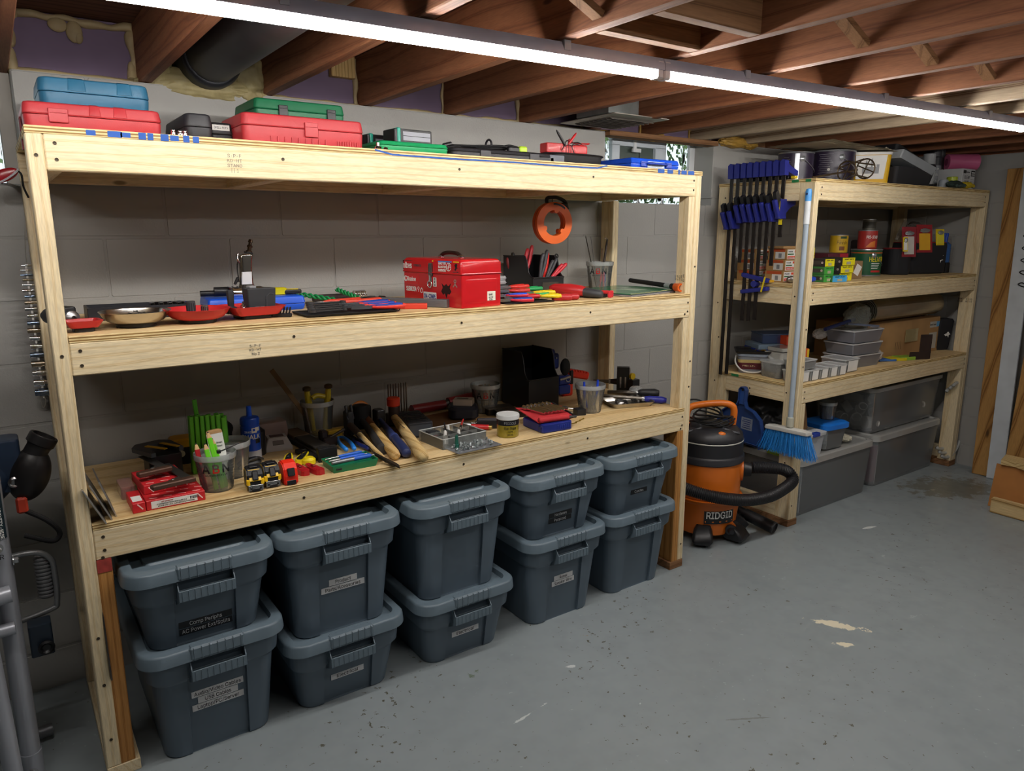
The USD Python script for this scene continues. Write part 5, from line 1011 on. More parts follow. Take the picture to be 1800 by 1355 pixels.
t = T('corner_clamp', 'dark purple-brown clamp in the shade before the rear cup', 'clamp', (.87, .37, ZL), .1); P(t, 'frame', cc(B(.06, .05, .035, 0, 0, 0, .006), B(.03, .03, .06, -.015, .01, 0, .006)), mat('2B2024', .5)); P(t, 'screw_rod', mv(rot(cyl(.006, .07, 10), 'y', 70), 0, -.01, .03), IRON)
# blue handled snips
pliers('snips', 'bright blue handled snips lying open before the hammers', (.935, .42, ZL + .004), -1.75, mat('2A86E8', .35), None, hl=.20, jl=.09, sp=.020, r=.0085, jaw=DGR)
pliers('snips', 'dark blue handled pliers between the snips and the pry bar', (.965, .36, ZL + .004), -1.55, NAVY, None, hl=.17, jl=.08, sp=.014, r=.008, jaw=IRON)
# hammers lying with handles towards the room
def hammer(label, base, tip, r0, r1, m, head, hm, parts=(), collar=None, name='hammer'):
    """handle from head end (base) to butt (tip); head mesh is placed at base"""
    a, b = np.array(base, float), np.array(tip, float); d = (b - a); n = np.linalg.norm(d); t = T(name, label, 'hammer', (0, 0, 0))
    pr = [(0, r0 * .8), (.15, r0), (.45, (r0 + r1) / 2), (.75, r1), (.92, r1 * 1.08), (.985, r1 * .9), (1, r1 * .45)]
    P(t, 'handle', tube([a + d * k for k, _ in pr], [r for _, r in pr], 14), m, smooth=40); P(t, 'head', mv(head, *a), hm, smooth=40)
    for nm, k0, k1, rr, mm in parts: P(t, nm, tube([a + d * k0, a + d * (k0 + k1) / 2, a + d * k1], [rr * .96, rr, rr * .96], 14), mm, smooth=40)
    return t
WOODH, WOODL = wood('hammer_handle', 'y', 'D9B77C', 'CDA868', 'AE8449', knots=0, ring_scale=12), wood('pale_handle', 'y', 'D8BC86', 'CDAE76', 'B08E55', knots=0, ring_scale=12)
hd = lambda w, l, h: RR((-h * .45, w * .8, l * .9, .008), (-h * .38, w, l, .010), (h * .45, w, l, .010), (h * .52, w * .8, l * .9, .008), n=4)
mall = lambda r, h: L([(r * .9, -h * .4), (r, -h * .36), (r, h * .5), (r * .9, h * .55), (.0005, h * .55)], 24)
hammer('pale slim-handled carpenter hammer with a dark claw head, leftmost of the row', (.985, .44, ZL + .052), (.955, .06, ZL + .012), .011, .0085, WOODL, cc(hd(.03, .05, .10), *[mv(rot(B(.010, .012, .06, 0, 0, 0, .003), 'x', -18), s * .011, -.02, .02) for s in (-1, 1)]), DGR, (('dark_collar', .02, .33, .0145, mat('4A3C34', .6)),))
hammer('black rubber-handled mallet between the two wooden handles', (1.045, .46, ZL + .062), (.990, .135, ZL + .018), .012, .0165, mat('2E2E30', .6), mall(.032, .10), RUB, (('end_cap', .93, 1.005, .019, mat('3C3C3E', .5)),))
hammer('orange-brown wooden handled hammer in the middle of the row', (1.075, .49, ZL + .058), (.993, .035, ZL + .019), .0135, .0185, WOODH, cc(mall(.028, .085)), mat('24211F', .5), (('dark_collar', .04, .27, .0165, mat('6B3E1C', .5)),))
hammer('dark blue grip hammer with a white stitched line and a chipped steel head', (1.120, .45, ZL + .052), (1.035, .035, ZL + .021), .011, .019, mat('24305C', .5), cc(hd(.04, .05, .075)), mat('55565A', .35, .8), (('grip_band', .55, .60, .0188, mat('35427A', .5)),))
hammer('long pale wooden mallet handle with black lettering, rightmost of the row', (1.178, .43, ZL + .056), (1.058, -.050, ZL + .024), .018, .0215, WOODL, cc(mall(.022, .08)), mat('3A2A22', .5), ())
S('mallet_cap', L([(.024, 0), (.027, .004), (.027, .032), (.022, .036), (.0005, .036)], 24), mat('D83A1A', .4), 'orange-red cap on the head of the rightmost mallet', 'cap', (1.178, .43, ZL + .101))
hl_ = P('/World/hammer_004', 'lettering', mv(rot(rot(rot(text('VAUGHN', .016, bold=True), 'x', -62), 'z', -104), 'z', 180), 1.132, .262, ZL + .062), BLK, smooth=False)
S('orange_disc', mv(rot(L([(.040, -.006), (.045, -.003), (.045, .003), (.040, .006)], 28), 'x', 70), 0, 0, .044), mat('C8741A', .45), 'orange disc standing behind the mallet heads', 'disc', (1.09, .56, ZL + .02))
t = T('pry_bar', 'flat black pry bar with a notched claw end at the shelf edge', 'pry bar', (0, 0, ZL)); P(t, 'bar', loft([np.array([(x - w * .35, y - w, z), (x + w * .35, y + w, z), (x + w * .35, y + w, z + h), (x - w * .35, y - w, z + h)]) for x, y, z, w, h in ((.985, .40, .030, .012, .006), (.96, .20, .020, .013, .006), (.935, .10, .022, .014, .006), (.945, .03, .012, .015, .010), (.965, -.015, .004, .018, .006), (.972, -.03, .001, .020, .003))]), mat('26221F', .5, .4), smooth=False)
# drill-bit index, standing bits, cases
t = T('drill_index', 'black ribbed drill case lying behind the rightmost mallet', 'case', (1.232, .36, ZL), -.22); P(t, 'case_body', case(.105, .21, .062, .008, .004), BLK2)
for i in range(6): P(t, 'rib', B(.085, .008, .006, 0, -.07 + i * .028, .060, .002), BLK)
P(t, 'front_plate', RR((.01, .09, .004, .002, 0, -.106), (.052, .09, .004, .002, 0, -.106), n=2), mat('3C3F44', .45))
t = T('drill_stand', 'row of long dark drill bits standing upright in a black base', 'drill bits', (1.232, .50, ZL), -.1); P(t, 'stand', case(.10, .05, .05, .005, .003), BLK)
for i in range(8): P(t, 'drill_bit', mv(L([(.0034, 0), (.0034, .125), (.0020, .129), (.0005, .13)], 8), -.040 + i * .0115, .004 * (i % 2), .048), mat('7E746C', .28, .9))
t = T('grease_gun', 'dark red tubular tool lying along the wall behind the cases', 'tool', (0, 0, ZL)); P(t, 'barrel', bar((1.33, .565, .035), (1.50, .575, .035), .022, 16), mat('7A1E22', .4)); P(t, 'barrel', bar((1.52, .575, .042), (1.68, .578, .052), .022, 16), mat('8A2024', .4)); P(t, 'coupling', bar((1.495, .575, .036), (1.525, .575, .042), .016, 16), IRON)
S('card_sheet', B(.22, .20, .003, 0, 0, 0, .0005), mat('7A5836', .8), 'brown sheet of card lying under the black cases', 'card', (1.42, .455, ZL), .1)
t = T('organizer_box', 'clear plastic compartment box at the shelf edge', 'organizer', (1.292, .150, ZL), .06); CLR = clear('D9DDD9', .12)
P(t, 'box_base', cc(B(.20, .17, .002, 0, 0, 0, 0), B(.20, .002, .040, 0, -.085, 0, 0), B(.20, .002, .040, 0, .085, 0, 0), B(.002, .17, .040, -.1, 0, 0, 0), B(.002, .17, .040, .1, 0, 0, 0)), CLR, smooth=False)
for i in range(3): P(t, 'divider', B(.002, .166, .036, -.05 + .05 * i, 0, .002, 0), CLR)
for i in range(2): P(t, 'divider', B(.196, .002, .036, 0, -.028 + .056 * i, .002, 0), CLR)
P(t, 'rim', cc(*[bar(a, b, .002, 6) for a, b in (((-.1, -.085, .04), (.1, -.085, .04)), ((.1, -.085, .04), (.1, .085, .04)), ((.1, .085, .04), (-.1, .085, .04)), ((-.1, .085, .04), (-.1, -.085, .04)))]), clear('E6EAE8', .6))
P(t, 'open_lid', mv(rot(cc(B(.20, .09, .003, 0, 0, 0, 0), B(.20, .003, .008, 0, .045, 0, 0)), 'x', 0), .012, -.125, .002), clear('B9BCC4', .4), smooth=False)
q = np.random.default_rng(9)
S('small_fittings', cc(*[mv(rot(rot(cyl(q.uniform(.003, .005), q.uniform(.008, .014), 7), 'y', q.uniform(0, 90)), 'z', q.uniform(0, 360)), q.uniform(-.085, .085), q.uniform(-.035, .03), .006) for _ in range(46)]), mat('8E9696', .35, .5), 'loose small metal fittings on the open lid of the compartment box', 'fittings', (1.305, .028, ZL + .004), kind='stuff')
for i, (x, y, h, m, lab) in enumerate(((1.248, .045, .052, mat('1C5A4C', .4), 'dark green glass tube at the front of the compartment box'), (1.245, .125, .052, WHT, 'white plastic cone in the left of the compartment box'), (1.305, .125, .046, WHT, 'white plastic cone in the middle of the compartment box'), (1.31, .215, .044, WHT, 'white plastic cone at the back of the compartment box'))):
    S('glue_tip', L([(.010, 0), (.010, h * .3), (.008, h * .32), (.006, h * .9), (.004, h), (.0005, h)], 14), m, lab, 'tip', (x, y, ZL + .0025))
S('memory_pack', cc(case(.045, .04, .034, .004, .002)), BLK2, 'black and red pack standing in the back left of the compartment box', 'pack', (1.235, .205, ZL + .0025), .1); S('red_tag', B(.036, .001, .012, 0, 0, 0, 0), mat('C8343A', .4), 'red tag on the black pack in the compartment box', 'tag', (1.237, .1835, ZL + .012), .1)
def art_brush(label, a, b, m):
    a, b = np.array(a, float), np.array(b, float); d = b - a; t = T('small_brush', label, 'brush', (0, 0, 0)); P(t, 'handle', tube([a, a + d * .6], [.003, .004], 8), m); P(t, 'ferrule', tube([a + d * .6, a + d * .82], [.0045, .006], 8), BLK); P(t, 'bristles', tube([a + d * .82, b], [.006, .008], 8), mat('6A6258', .8))
art_brush('red handled brush lying in the compartment box', (1.40, .245, ZL + .050), (1.315, .135, ZL + .042), mat('B8302C', .4)); art_brush('grey brush standing in the compartment box', (1.285, .20, ZL + .062), (1.262, .145, ZL + .030), BLK)
t = T('torch', 'red and steel pocket torch lying right of the compartment box', 'torch', (1.455, .235, ZL), -.75); P(t, 'barrel', mv(rot(cyl(.011, .075, 16, 0, 0, 0, .002), 'y', 90), -.02, 0, .012), RED); P(t, 'head', mv(rot(L([(.011, 0), (.016, .012), (.016, .03), (.013, .034)], 18), 'y', -90), -.02, 0, .017), STEEL); P(t, 'tail', mv(rot(cyl(.009, .012, 14), 'y', 90), .055, 0, .012), mat('C8A860', .3, .8))
t = T('bit_driver', 'steel and black stubby driver lying over the red torch', 'driver', (1.475, .27, ZL + .002), -.6); P(t, 'grip', mv(rot(cyl(.012, .06, 14, 0, 0, 0, .003), 'y', 90), .0, 0, .014), mat('6E655C', .35, .7)); P(t, 'nose', mv(rot(cyl(.007, .04, 12), 'y', -90), 0, 0, .014), STEEL)
t = T('tool_pack', 'small black ribbed pack left of the jar', 'pack', (1.515, .235, ZL), -.55); P(t, 'pack', case(.095, .045, .034, .004, .002), BLK)
for i in range(4): P(t, 'strip', B(.085, .004, .002, 0, -.016 + i * .011, .034, .0005), mat('4A464A', .5))
t = T('round_case', 'dark rounded plastic case under a pale box of bits', 'case', (1.515, .435, ZL + .0031), -.5); P(t, 'case_body', RR((0, .11, .11, .03), (.01, .13, .13, .036), (.045, .13, .13, .036), (.058, .11, .11, .03), n=6), mat('1C2030', .45))
t = T('bit_box', 'pale clear box of bits on the dark rounded case', 'box', (1.515, .43, ZL + .0612), -.75); P(t, 'box', case(.085, .06, .026, .004, .002), clear('C9B8A8', .75)); P(t, 'window', B(.05, .02, .0008, -.005, .005, .026, 0), mat('4A4038', .5))
# cup of springs, tins, gel jar, blue case with the red cloth of forstner bits
cup('measuring_cup', 'clear cup of long screws standing in the shade before the wall', (1.655, .47, ZL), .132, .050, .064, -.55, CUP2)
for i in range(11):
    a = i * 1.9; r = .014 + .002 * (i % 4); S('long_screw', cc(tube([(r * math.cos(a), r * math.sin(a), .006), (r * 1.9 * math.cos(a + .3), r * 1.9 * math.sin(a + .3), .112 + .006 * (i % 3))], .0022, 6), mv(cyl(.0045, .003, 8), r * 1.9 * math.cos(a + .3), r * 1.9 * math.sin(a + .3), .112 + .006 * (i % 3))), mat('B0A088', .35, .8), 'long pale screw standing in the shaded cup', 'screw', (1.655, .47, ZL), group='long screws in the shaded cup')
for i, (x, y, z) in enumerate(((1.70, .335, 0), (1.69, .42, 0))):
    t = T('tin_box', ('front', 'rear')[i] + ' of two dark hinged tin boxes behind the jar', 'tin', (x, y, ZL), -.2); P(t, 'tin', case(.13, .075, .030, .012, .003), mat('2E2A26', .4, .6)); P(t, 'lid_edge', RR((.026, .134, .079, .014), (.030, .134, .079, .014), (.032, .12, .066, .01), n=5), mat('6E655A', .35, .7))
t = T('gel_jar', 'jar of olive-yellow gel with a white screw lid and black band', 'jar', (1.512, .087, ZL), -.55); P(t, 'jar_body', L([(.041, 0), (.044, .003), (.044, .070), (.041, .074), (.0005, .074)], 32), mat('8F7F22', .18, coat=.5)); P(t, 'band', L([(.0442, .050), (.0444, .051), (.0444, .070), (.0442, .071)], 32), mat('16161A', .35)); P(t, 'lid', L([(.045, .072), (.047, .074), (.047, .088), (.045, .091), (.0005, .091)], 32), mat('D3D6D6', .35))
for s, h, z, m, w in (('PICCOLI', .010, .0605, GRY, .05), ('Gel Stain', .011, .040, mat('3A340E', .5), .05), ('OLIVE', .006, .026, mat('3A340E', .5), .02), ('236 mL', .006, .014, mat('3A340E', .5), .024)): P(t, 'lettering', wrap(mv(textx(s, h, w), .008, 0, z), .0444), m, smooth=False)
t = T('bit_case', 'dark blue plastic case under an open red cloth of drill bits', 'case', (1.718, .095, ZL), -.06); P(t, 'case_body', RR((0, .142, .15, .012), (.004, .15, .158, .014), (.034, .15, .158, .014), (.038, .14, .148, .012)), mat('1E2C7C', .35))
for i in range(7): P(t, 'rib', B(.004, .003, .018, .0 + .010 * i, -.0795, .010, .001), mat('2A3A96', .35))
P(t, 'hinge', B(.02, .02, .026, -.07, -.06, .004, .003), mat('16205A', .4))
t = T('bit_roll', 'red cloth roll edged in black, open on the dark blue case', 'tool roll', (1.725, .12, ZL + .0385), -.1); CL = mat('B8272E', .8, bump=.4, bscale=300)
P(t, 'cloth', loft([np.array([(x, -.085 + .0, z), (x, .10, z + .022), (x, .10, z + .025), (x, -.085, z + .003)]) for x, z in ((-.085, .004), (-.05, 0), (.05, 0), (.10, .004))]), CL); P(t, 'front_roll', mv(rot(cyl(.012, .14, 12), 'y', 90), -.08, -.085, .013), CL, smooth=True); P(t, 'binding', cc(bar((.10, -.085, .009), (.10, .10, .030), .004, 6), bar((.06, -.088, .012), (.10, -.085, .009), .006, 6)), BLK)
for i in range(7):
    a = np.array((-.06 + i * .018, .06 - i * .002, .034 + .001 * i)); d = np.array((.05, -.085, -.012)); b = P(t, 'forstner_bit', cc(bar(a, a + d * .95, .0055, 8), bar(a - d * .12, a + d * .08, .0105 + .0006 * (i % 3), 14)), CHROME, smooth=30)
# big black bin, clamps behind
open_bin('open_bin', 'large black open-fronted bin at the back of the lowest shelf', (1.912, .475, ZL), .175, .21, .262, .14, mat('17171A', .42), 0)
t = T('bar_clamp', 'dark blue quick clamp standing behind the big black bin', 'clamp', (2.065, .46, ZL), -.1); P(t, 'upper_jaw', cc(B(.065, .035, .075, -.02, .02, .155, .008), B(.05, .04, .05, -.03, .03, .20, .008)), mat('1F2E74', .4)); P(t, 'lower_jaw', cc(B(.07, .04, .045, .03, 0, .03, .006), B(.07, .04, .045, .03, 0, .078, .006), B(.05, .04, .06, -.02, .01, .06, .006)), mat('22347F', .4)); P(t, 'trigger_grip', mv(sc(trimesh.creation.icosphere(3, 1.0), .026, .020, .042), .032, -.015, .165), RUB, smooth=True); P(t, 'rail', B(.008, .02, .24, -.01, .03, 0, .001), IRON); P(t, 'bolt', cc(mv(rot(cyl(.006, .06, 10), 'y', 80), -.0, -.02, .105), mv(rot(trimesh.creation.torus(.012, .003, 14, 6), 'x', 80), .045, -.022, .104)), STEEL); P(t, 'rivet', mv(rot(cyl(.004, .004, 10), 'x', 90), -.01, .0, .21), STEEL)
t = T('corner_clamp', 'orange-red ribbed clamp behind the cup of drill bits', 'clamp', (2.20, .52, ZL), -.2); OR2 = mat('D8341C', .4); P(t, 'jaw', cc(B(.06, .05, .10, -.03, 0, 0, .008), rot(B(.12, .045, .04, .03, 0, .09, .008), 'y', 12, (0, 0, .09))), OR2)
for i in range(7): P(t, 'rib', mv(rot(B(.008, .05, .008, 0, 0, 0, .002), 'y', 12), -.02 + i * .016, 0, .128 - i * .0034), OR2)
P(t, 'pad', B(.02, .055, .07, -.062 + .05, -.002, .06, .004), BLK)
# heap of hex keys and bits
for i, (x, y, rz, m, lab) in enumerate(((1.865, .19, -1.1, BLK, 'frontmost'), (1.895, .215, -1.0, BLK, 'second'), (1.92, .24, -1.2, BLK, 'third'), (1.95, .26, -.9, DGR, 'fourth'), (1.845, .255, -.2, BLK, 'leftmost'), (1.90, .30, -.5, BLK, 'rearmost'))):
    t = T('nut_driver', f'small black handled driver with a steel tip, {lab} in the heap by the cup', 'driver', (x, y, ZL), rz); P(t, 'handle', mv(rot(L([(.007, 0), (.010, .006), (.010, .05), (.006, .058)], 10), 'y', 90), -.045, 0, .0115 + .006 * (i % 2)), m); P(t, 'red_grip', mv(rot(cyl(.0104, .014, 10), 'y', 90), -.03, 0, .0115 + .006 * (i % 2)), mat('C0252C', .4)); P(t, 'steel_tip', mv(rot(cyl(.004, .035, 8), 'y', 90), .012, 0, .0115 + .006 * (i % 2)), STEEL)
S('charger_plug', case(.045, .05, .028, .005, .003), BLK, 'small black plug block at the right of the driver heap', 'plug', (1.972, .185, ZL), -.3)
for i in range(3): S('brass_screw', cc(mv(rot(cyl(.002, .028, 6), 'y', 90), -.014, 0, .003), mv(rot(cyl(.0035, .003, 8), 'y', 90), .014, 0, .0036)), mat('B09A48', .35, .9), 'loose brass screw on the bare shelf before the driver heap', 'screw', (1.845 + .035 * i, .075 + .014 * i, ZL), .2 * i, 'loose brass screws')
cup('measuring_cup', 'clear measuring cup full of steel drill bits with two blue ones', (2.050, .205, ZL), .128, .050, .066, -.75, CUP, False)
for i in range(22):
    a = i * 2.4; r = .004 + .0018 * i; S('drill_bit', tube([(r * math.cos(a), r * math.sin(a), .006), (r * 1.15 * math.cos(a + .5), r * 1.15 * math.sin(a + .5), .06 + .008 * (i % 6))], .0017 + .0008 * (i % 3), 6), mat('A8A9A8', .3, .9), 'steel twist drill bit standing in the clear cup', 'drill bit', (2.050, .205, ZL), group='steel drill bits in the clear cup')
for i, x in enumerate((-.040, .038)): S('blue_bit', tube([(x * .4, 0, .02), (x, -.005, .09), (x * 1.05, -.005, .142)], [.004, .006, .005], 8), mat('2447C8', .35), ('left', 'right')[i] + ' blue plastic bit sticking out of the clear cup', 'bit', (2.050, .205, ZL))
t = T('baking_tray', 'small aluminium tray of bits at the right end of the lowest shelf', 'tray', (2.285, .205, ZL), -.30); P(t, 'tray', RR((0, .19, .13, .018), (.003, .195, .135, .02), (.020, .215, .155, .022), (.022, .222, .162, .024), (.023, .222, .162, .024), (.021, .212, .152, .02), (.004, .19, .13, .018)), mat('B7B4AE', .3, 1.0)); q = np.random.default_rng(12)
for i in range(9): S('tray_part', mv(rot(rot(L([(.005, 0), (.007, .004), (.007, .02), (.004, .03)], 8), 'y', 75), 'z', q.uniform(0, 360)), 0, 0, .007), (STEEL, BLK, DGR)[i % 3], 'small dark or steel bit lying in the aluminium tray', 'bit', (2.285 + q.uniform(-.06, .06), .205 + q.uniform(-.035, .035), ZL + .004), group='bits in the aluminium tray')
t = T('router_bit_box', 'tall black slotted case standing by the right rear post', 'case', (2.425, .385, ZL), -.75); P(t, 'case_body', case(.062, .035, .14, .003, .002), mat('1A1614', .4)); P(t, 'clear_side', B(.004, .036, .12, .034, 0, .01, .001), clear('AFA8A0', .5))
for x in (-.012, .012): P(t, 'shiny_slot', B(.008, .001, .055, x, -.0180, .035, .0004), mat('B9B0A8', .2, .8))
S('tape_roll', mv(rot(L([(.012, -.006), (.016, -.006), (.016, .006), (.012, .006)], 20), 'x', 90), 0, 0, .016), mat('C9A81C', .4), 'small yellow roll beside the tall slotted case', 'roll', (2.445, .34, ZL + .08)); S('stand_block', case(.05, .05, .08, .004, .002), BLK, 'black block under the yellow roll', 'block', (2.455, .345, ZL))
def rasp(label, base, tip, r, m, hm, hl=.45):
    a, b = np.array(base, float), np.array(tip, float); d = b - a; t = T('file', label, 'file', (0, 0, ZL)); P(t, 'blade', tube([a, a + d * (1 - hl)], [r * .5, r * .6], 6), mat('6A645C', .4, .8), smooth=False); P(t, 'handle', tube([a + d * (1 - hl), a + d * (1 - hl * .75), a + d * (1 - hl * .2), b], [r * .7, r, r * 1.1, r * .7], 12), hm, smooth=True); P(t, 'ferrule', bar(a + d * (.98 - hl), a + d * (1.02 - hl), r * .85, 12), STEEL)
rasp('file with a thick dark red and black handle lying against the wall side', (2.33, .50, .060), (2.475, .34, .062), .016, None, mat('2A1C1C', .45), .62)
rasp('file with a fat black oval handle', (2.30, .36, .030), (2.455, .165, .040), .020, None, mat('242426', .5), .42)
rasp('file with a blue handle at the front right of the lowest shelf', (2.24, .33, .026), (2.444, .105, .017), .016, None, mat('2A3098', .4), .36)
S('plastic_bag', foamlump(.035, .03, .02, 0, 0, .02, 44), clear('C9CCCC', .35), 'small crumpled clear bag between the file handles', 'bag', (2.40, .265, ZL + .025))
# ================================================================ things on the small shelf, top
WHB = mat('C9CACB', .6, var=.04); SILV = mat('A9ADB2', .3, .7)
t = T('paint_can', 'dark purple-black paint can with a bare metal seam, leftmost on the small shelf', 'paint can', (3.655, .335, ZT2), -.9)
PUR = mat('2A2036', .35, var=.15)
def paint_can(t, r, h, m, lab=True):
    P(t, 'can_wall', L([(r - .004, 0), (r, .003), (r, h - .006), (r + .002, h - .003), (r, h), (r - .008, h), (r - .010, h - .006), (.0005, h - .006)], 36), m); P(t, 'rim', L([(r - .001, h - .008), (r + .003, h - .005), (r + .002, h + .001), (r - .004, h + .002), (r - .006, h - .002)], 36), SILV)
    P(t, 'base_rim', L([(r - .002, 0), (r + .0025, .001), (r + .0025, .006), (r, .008)], 36), SILV)
    a = np.linspace(-.6, 1.2, 14); P(t, 'bail_ear', cc(*[mv(rot(L([(.010, 0), (.013, .003), (.008, .006), (.0005, .007)], 16), 'x', 90), 0, 0, 0).apply_transform(trimesh.transformations.rotation_matrix(b, (0, 0, 1), (0, 0, 0))) if False else mv(rot(rot(L([(.014, 0), (.016, .003), (.010, .006), (.004, .008), (.0005, .008)], 16), 'x', 90), 'z', math.degrees(b) + 90), r * math.cos(b), r * math.sin(b), h * .78) for b in (-PI / 2 + .3, PI / 2 + .3)]), SILV)
    b0 = -PI / 2 + .3; P(t, 'wire_handle', curve([(r * math.cos(b0 + k) * 1.05, r * math.sin(b0 + k) * 1.05, h * (.78 - .42 * math.sin(k))) for k in np.linspace(0, PI, 9)], .0018, 6), SILV)
paint_can(t, .095, .165, PUR); P(t, 'metal_seam', wrap(mv(Ef(sbox(-.012, 0, .012, .15), .0008), .0, 0, .006), .0952), SILV, smooth=True)
for i in range(12): P(t, 'print_line', wrap(mv(Ef(sbox(-.028 + .004 * (i % 3), 0, .028 - .006 * (i % 4), .0014), .0006), -.055, 0, .025 + i * .010), .0954), GRY, smooth=False)
t = T('paint_can', 'larger dark purple paint can with white print and a wire handle', 'paint can', (3.885, .255, ZT2), -.9)
paint_can(t, .118, .180, PUR)
for i in range(13): P(t, 'print_line', wrap(mv(Ef(sbox(-.040 + .004 * (i % 3), 0, .040 - .007 * (i % 4), .0016), .0006), -.05, 0, .025 + i * .011), .1184), GRY, smooth=False)
P(t, 'print_dot', wrap(mv(Ef(Point(0, 0).buffer(.008), .0006), -.03, 0, .075), .1186), WHT); P(t, 'print_dot', wrap(mv(Ef(Point(0, 0).buffer(.012), .0006), .03, 0, .09), .1186), GRY)
t = T('paint_bucket', 'yellow and white square paint bucket with a skyline print', 'bucket', (4.13, .19, ZT2), -.75); P(t, 'bucket', RR((0, .19, .19, .03), (.004, .196, .196, .03), (.165, .213, .213, .034), (.167, .21, .21, .03)), mat('E2B21C', .4)); P(t, 'rim', RR((.163, .220, .220, .036), (.177, .222, .222, .036), (.179, .214, .214, .034)), WHT)
P(t, 'label', loft([np.array([(-.085, -.0995, .03), (.065, -.0995, .03), (.075, -.1075, .160), (-.095, -.1075, .160)]), np.array([(-.085, -.1005, .03), (.065, -.1005, .03), (.075, -.1085, .160), (-.095, -.1085, .160)])]), WHT, smooth=False)
P(t, 'skyline_print', mv(rot(Ef(Polygon([(-.05, 0), (-.05, .03), (-.035, .03), (-.035, .06), (-.03, .075), (-.025, .06), (-.025, .035), (-.005, .035), (-.005, .065), (0, .085), (.005, .065), (.005, .035), (.025, .035), (.025, .05), (.04, .05), (.04, 0)]), .0008), 'x', 2.5), -.005, -.1065, .060), GRY, smooth=False)
t = T('drop_cloth', 'folded off-white canvas drop cloth lying across the paint cans', 'drop cloth', (3.84, .22, ZT2 + .1845), .04)
def cloth_layer(w, d, h, seed):
    n, k = 34, 22; g = np.stack(np.meshgrid(np.linspace(-1, 1, n), np.linspace(-1, 1, k), indexing='ij'), -1).reshape(-1, 2)
    p = np.column_stack([g[:, 0] * w / 2, g[:, 1] * d / 2, np.zeros(len(g))]); e = np.clip(np.maximum(np.abs(g[:, 0]), np.abs(g[:, 1])), 0, 1)
    nz = meshkit.fbm(p * (14, 30, 1) + seed, 3, seed); top = p + np.column_stack([nz * 0, nz * 0, h * (1 - e ** 6) + (nz - .5) * .006]); bot = p * (1, 1, 0) + np.column_stack([0 * nz, 0 * nz, (nz - .5) * .004])
    i = np.arange(n * k).reshape(n, k); q = np.stack([i[:-1, :-1], i[1:, :-1], i[1:, 1:], i[:-1, 1:]], -1).reshape(-1, 4); f = np.vstack([q[:, [0, 1, 2]], q[:, [0, 2, 3]]])
    return trimesh.Trimesh(np.vstack([top, bot]), np.vstack([f, f[:, ::-1] + n * k]), process=False)
CAN = mat('C9BFA9', .85, bump=.4, bscale=200)
for i in range(4): P(t, 'cloth_fold', mv(rot(cloth_layer(.80 - .03 * i, .30 - .015 * i, .008, 3 + i), 'z', (-3, 2, -1, 4)[i]), .02 * i, 0, .006 * i + .004), CAN, smooth=True)
P(t, 'edge_roll', cc(*[curve([(.36, -.14 + .01 * i, .008 + .005 * i), (.40, -.08, .012 + .004 * i), (.41, .0, .008 + .005 * i), (.39, .10, .010 + .004 * i)], .007, 8) for i in range(4)]), CAN, smooth=True)
t = T('paint_mixer', 'bronze wire paint mixer on a long shaft lying along the shelf edge', 'mixer', (3.36, .03, ZT2), 0); WIRE = mat('6E5F4C', .35, .85)
P(t, 'shaft', bar((.0, 0, .006), (.42, .01, .062), .005, 10), WIRE); mx = []
c0 = np.array((.42, .01, .062)); r = .052
for a in range(4):
    b = a * PI / 2 + .4; e = np.array((0, math.cos(b), math.sin(b))) * r
    mx += [(c0 + (-.10, 0, -.008) + e * 1.0), (c0 + (.08, 0, .006) + e)]
P(t, 'cage_wire', cc(*[bar(c0 + (-.10, 0, -.012) + np.array((0, math.cos(b), math.sin(b))) * r, c0 + (.08, 0, .012) + np.array((0, math.cos(b + .9), math.sin(b + .9))) * r, .004, 8) for b in (.4, .4 + PI / 2, .4 + PI, .4 + 3 * PI / 2)]), WIRE)
P(t, 'cage_rings', kind='stuff', mat=WIRE, mesh=cc(*[tube(np.array([c0 + (x, 0, x * .12) + np.array((0, math.cos(b), math.sin(b))) * r for b in np.linspace(0, 2 * PI, 24)]), .004, 8) for x in (-.10, .08)])); P(t, 'cage_spokes', kind='stuff', mat=WIRE, mesh=cc(*[bar(c0 + (x, 0, x * .12), c0 + (x, 0, x * .12) + np.array((0, math.cos(b), math.sin(b))) * r, .0035, 6) for x in (-.10, .08) for b in (.4, .4 + PI / 2, .4 + PI, .4 + 3 * PI / 2)]))
t = T('roller_tray', 'black plastic paint trays stacked with a grey scraper tray on top', 'tray', (4.44, .17, ZT2), 0); P(t, 'tray_body', RR((0, .40, .20, .02), (.10, .45, .24, .025), (.104, .45, .24, .025), (.104, .44, .23, .022), (.03, .39, .19, .02)), BLK2); P(t, 'grey_tray', rot(RR((0, .40, .12, .01), (.045, .42, .15, .012), (.047, .41, .14, .01), (.012, .39, .11, .01)), 'y', 12).apply_translation((-.01, -.06, .110)), mat('9DA2A6', .4), label='grey scraper tray'); P(t, 'black_tray', rot(RR((0, .40, .20, .02), (.035, .43, .22, .02), (.037, .42, .21, .02), (.012, .39, .18, .02)), 'y', 14).apply_translation((.03, .03, .15)), BLK)
S('blue_tape_roll', L([(.04, 0), (.055, 0), (.055, .036), (.04, .036)], 28), mat('1E6FD0', .5), 'blue tape roll behind the black trays', 'tape', (4.52, .40, ZT2 + .16)); S('tape_stand', case(.14, .12, .158, .01, .004), BLK, 'dark box under the blue tape roll', 'box', (4.52, .40, ZT2))
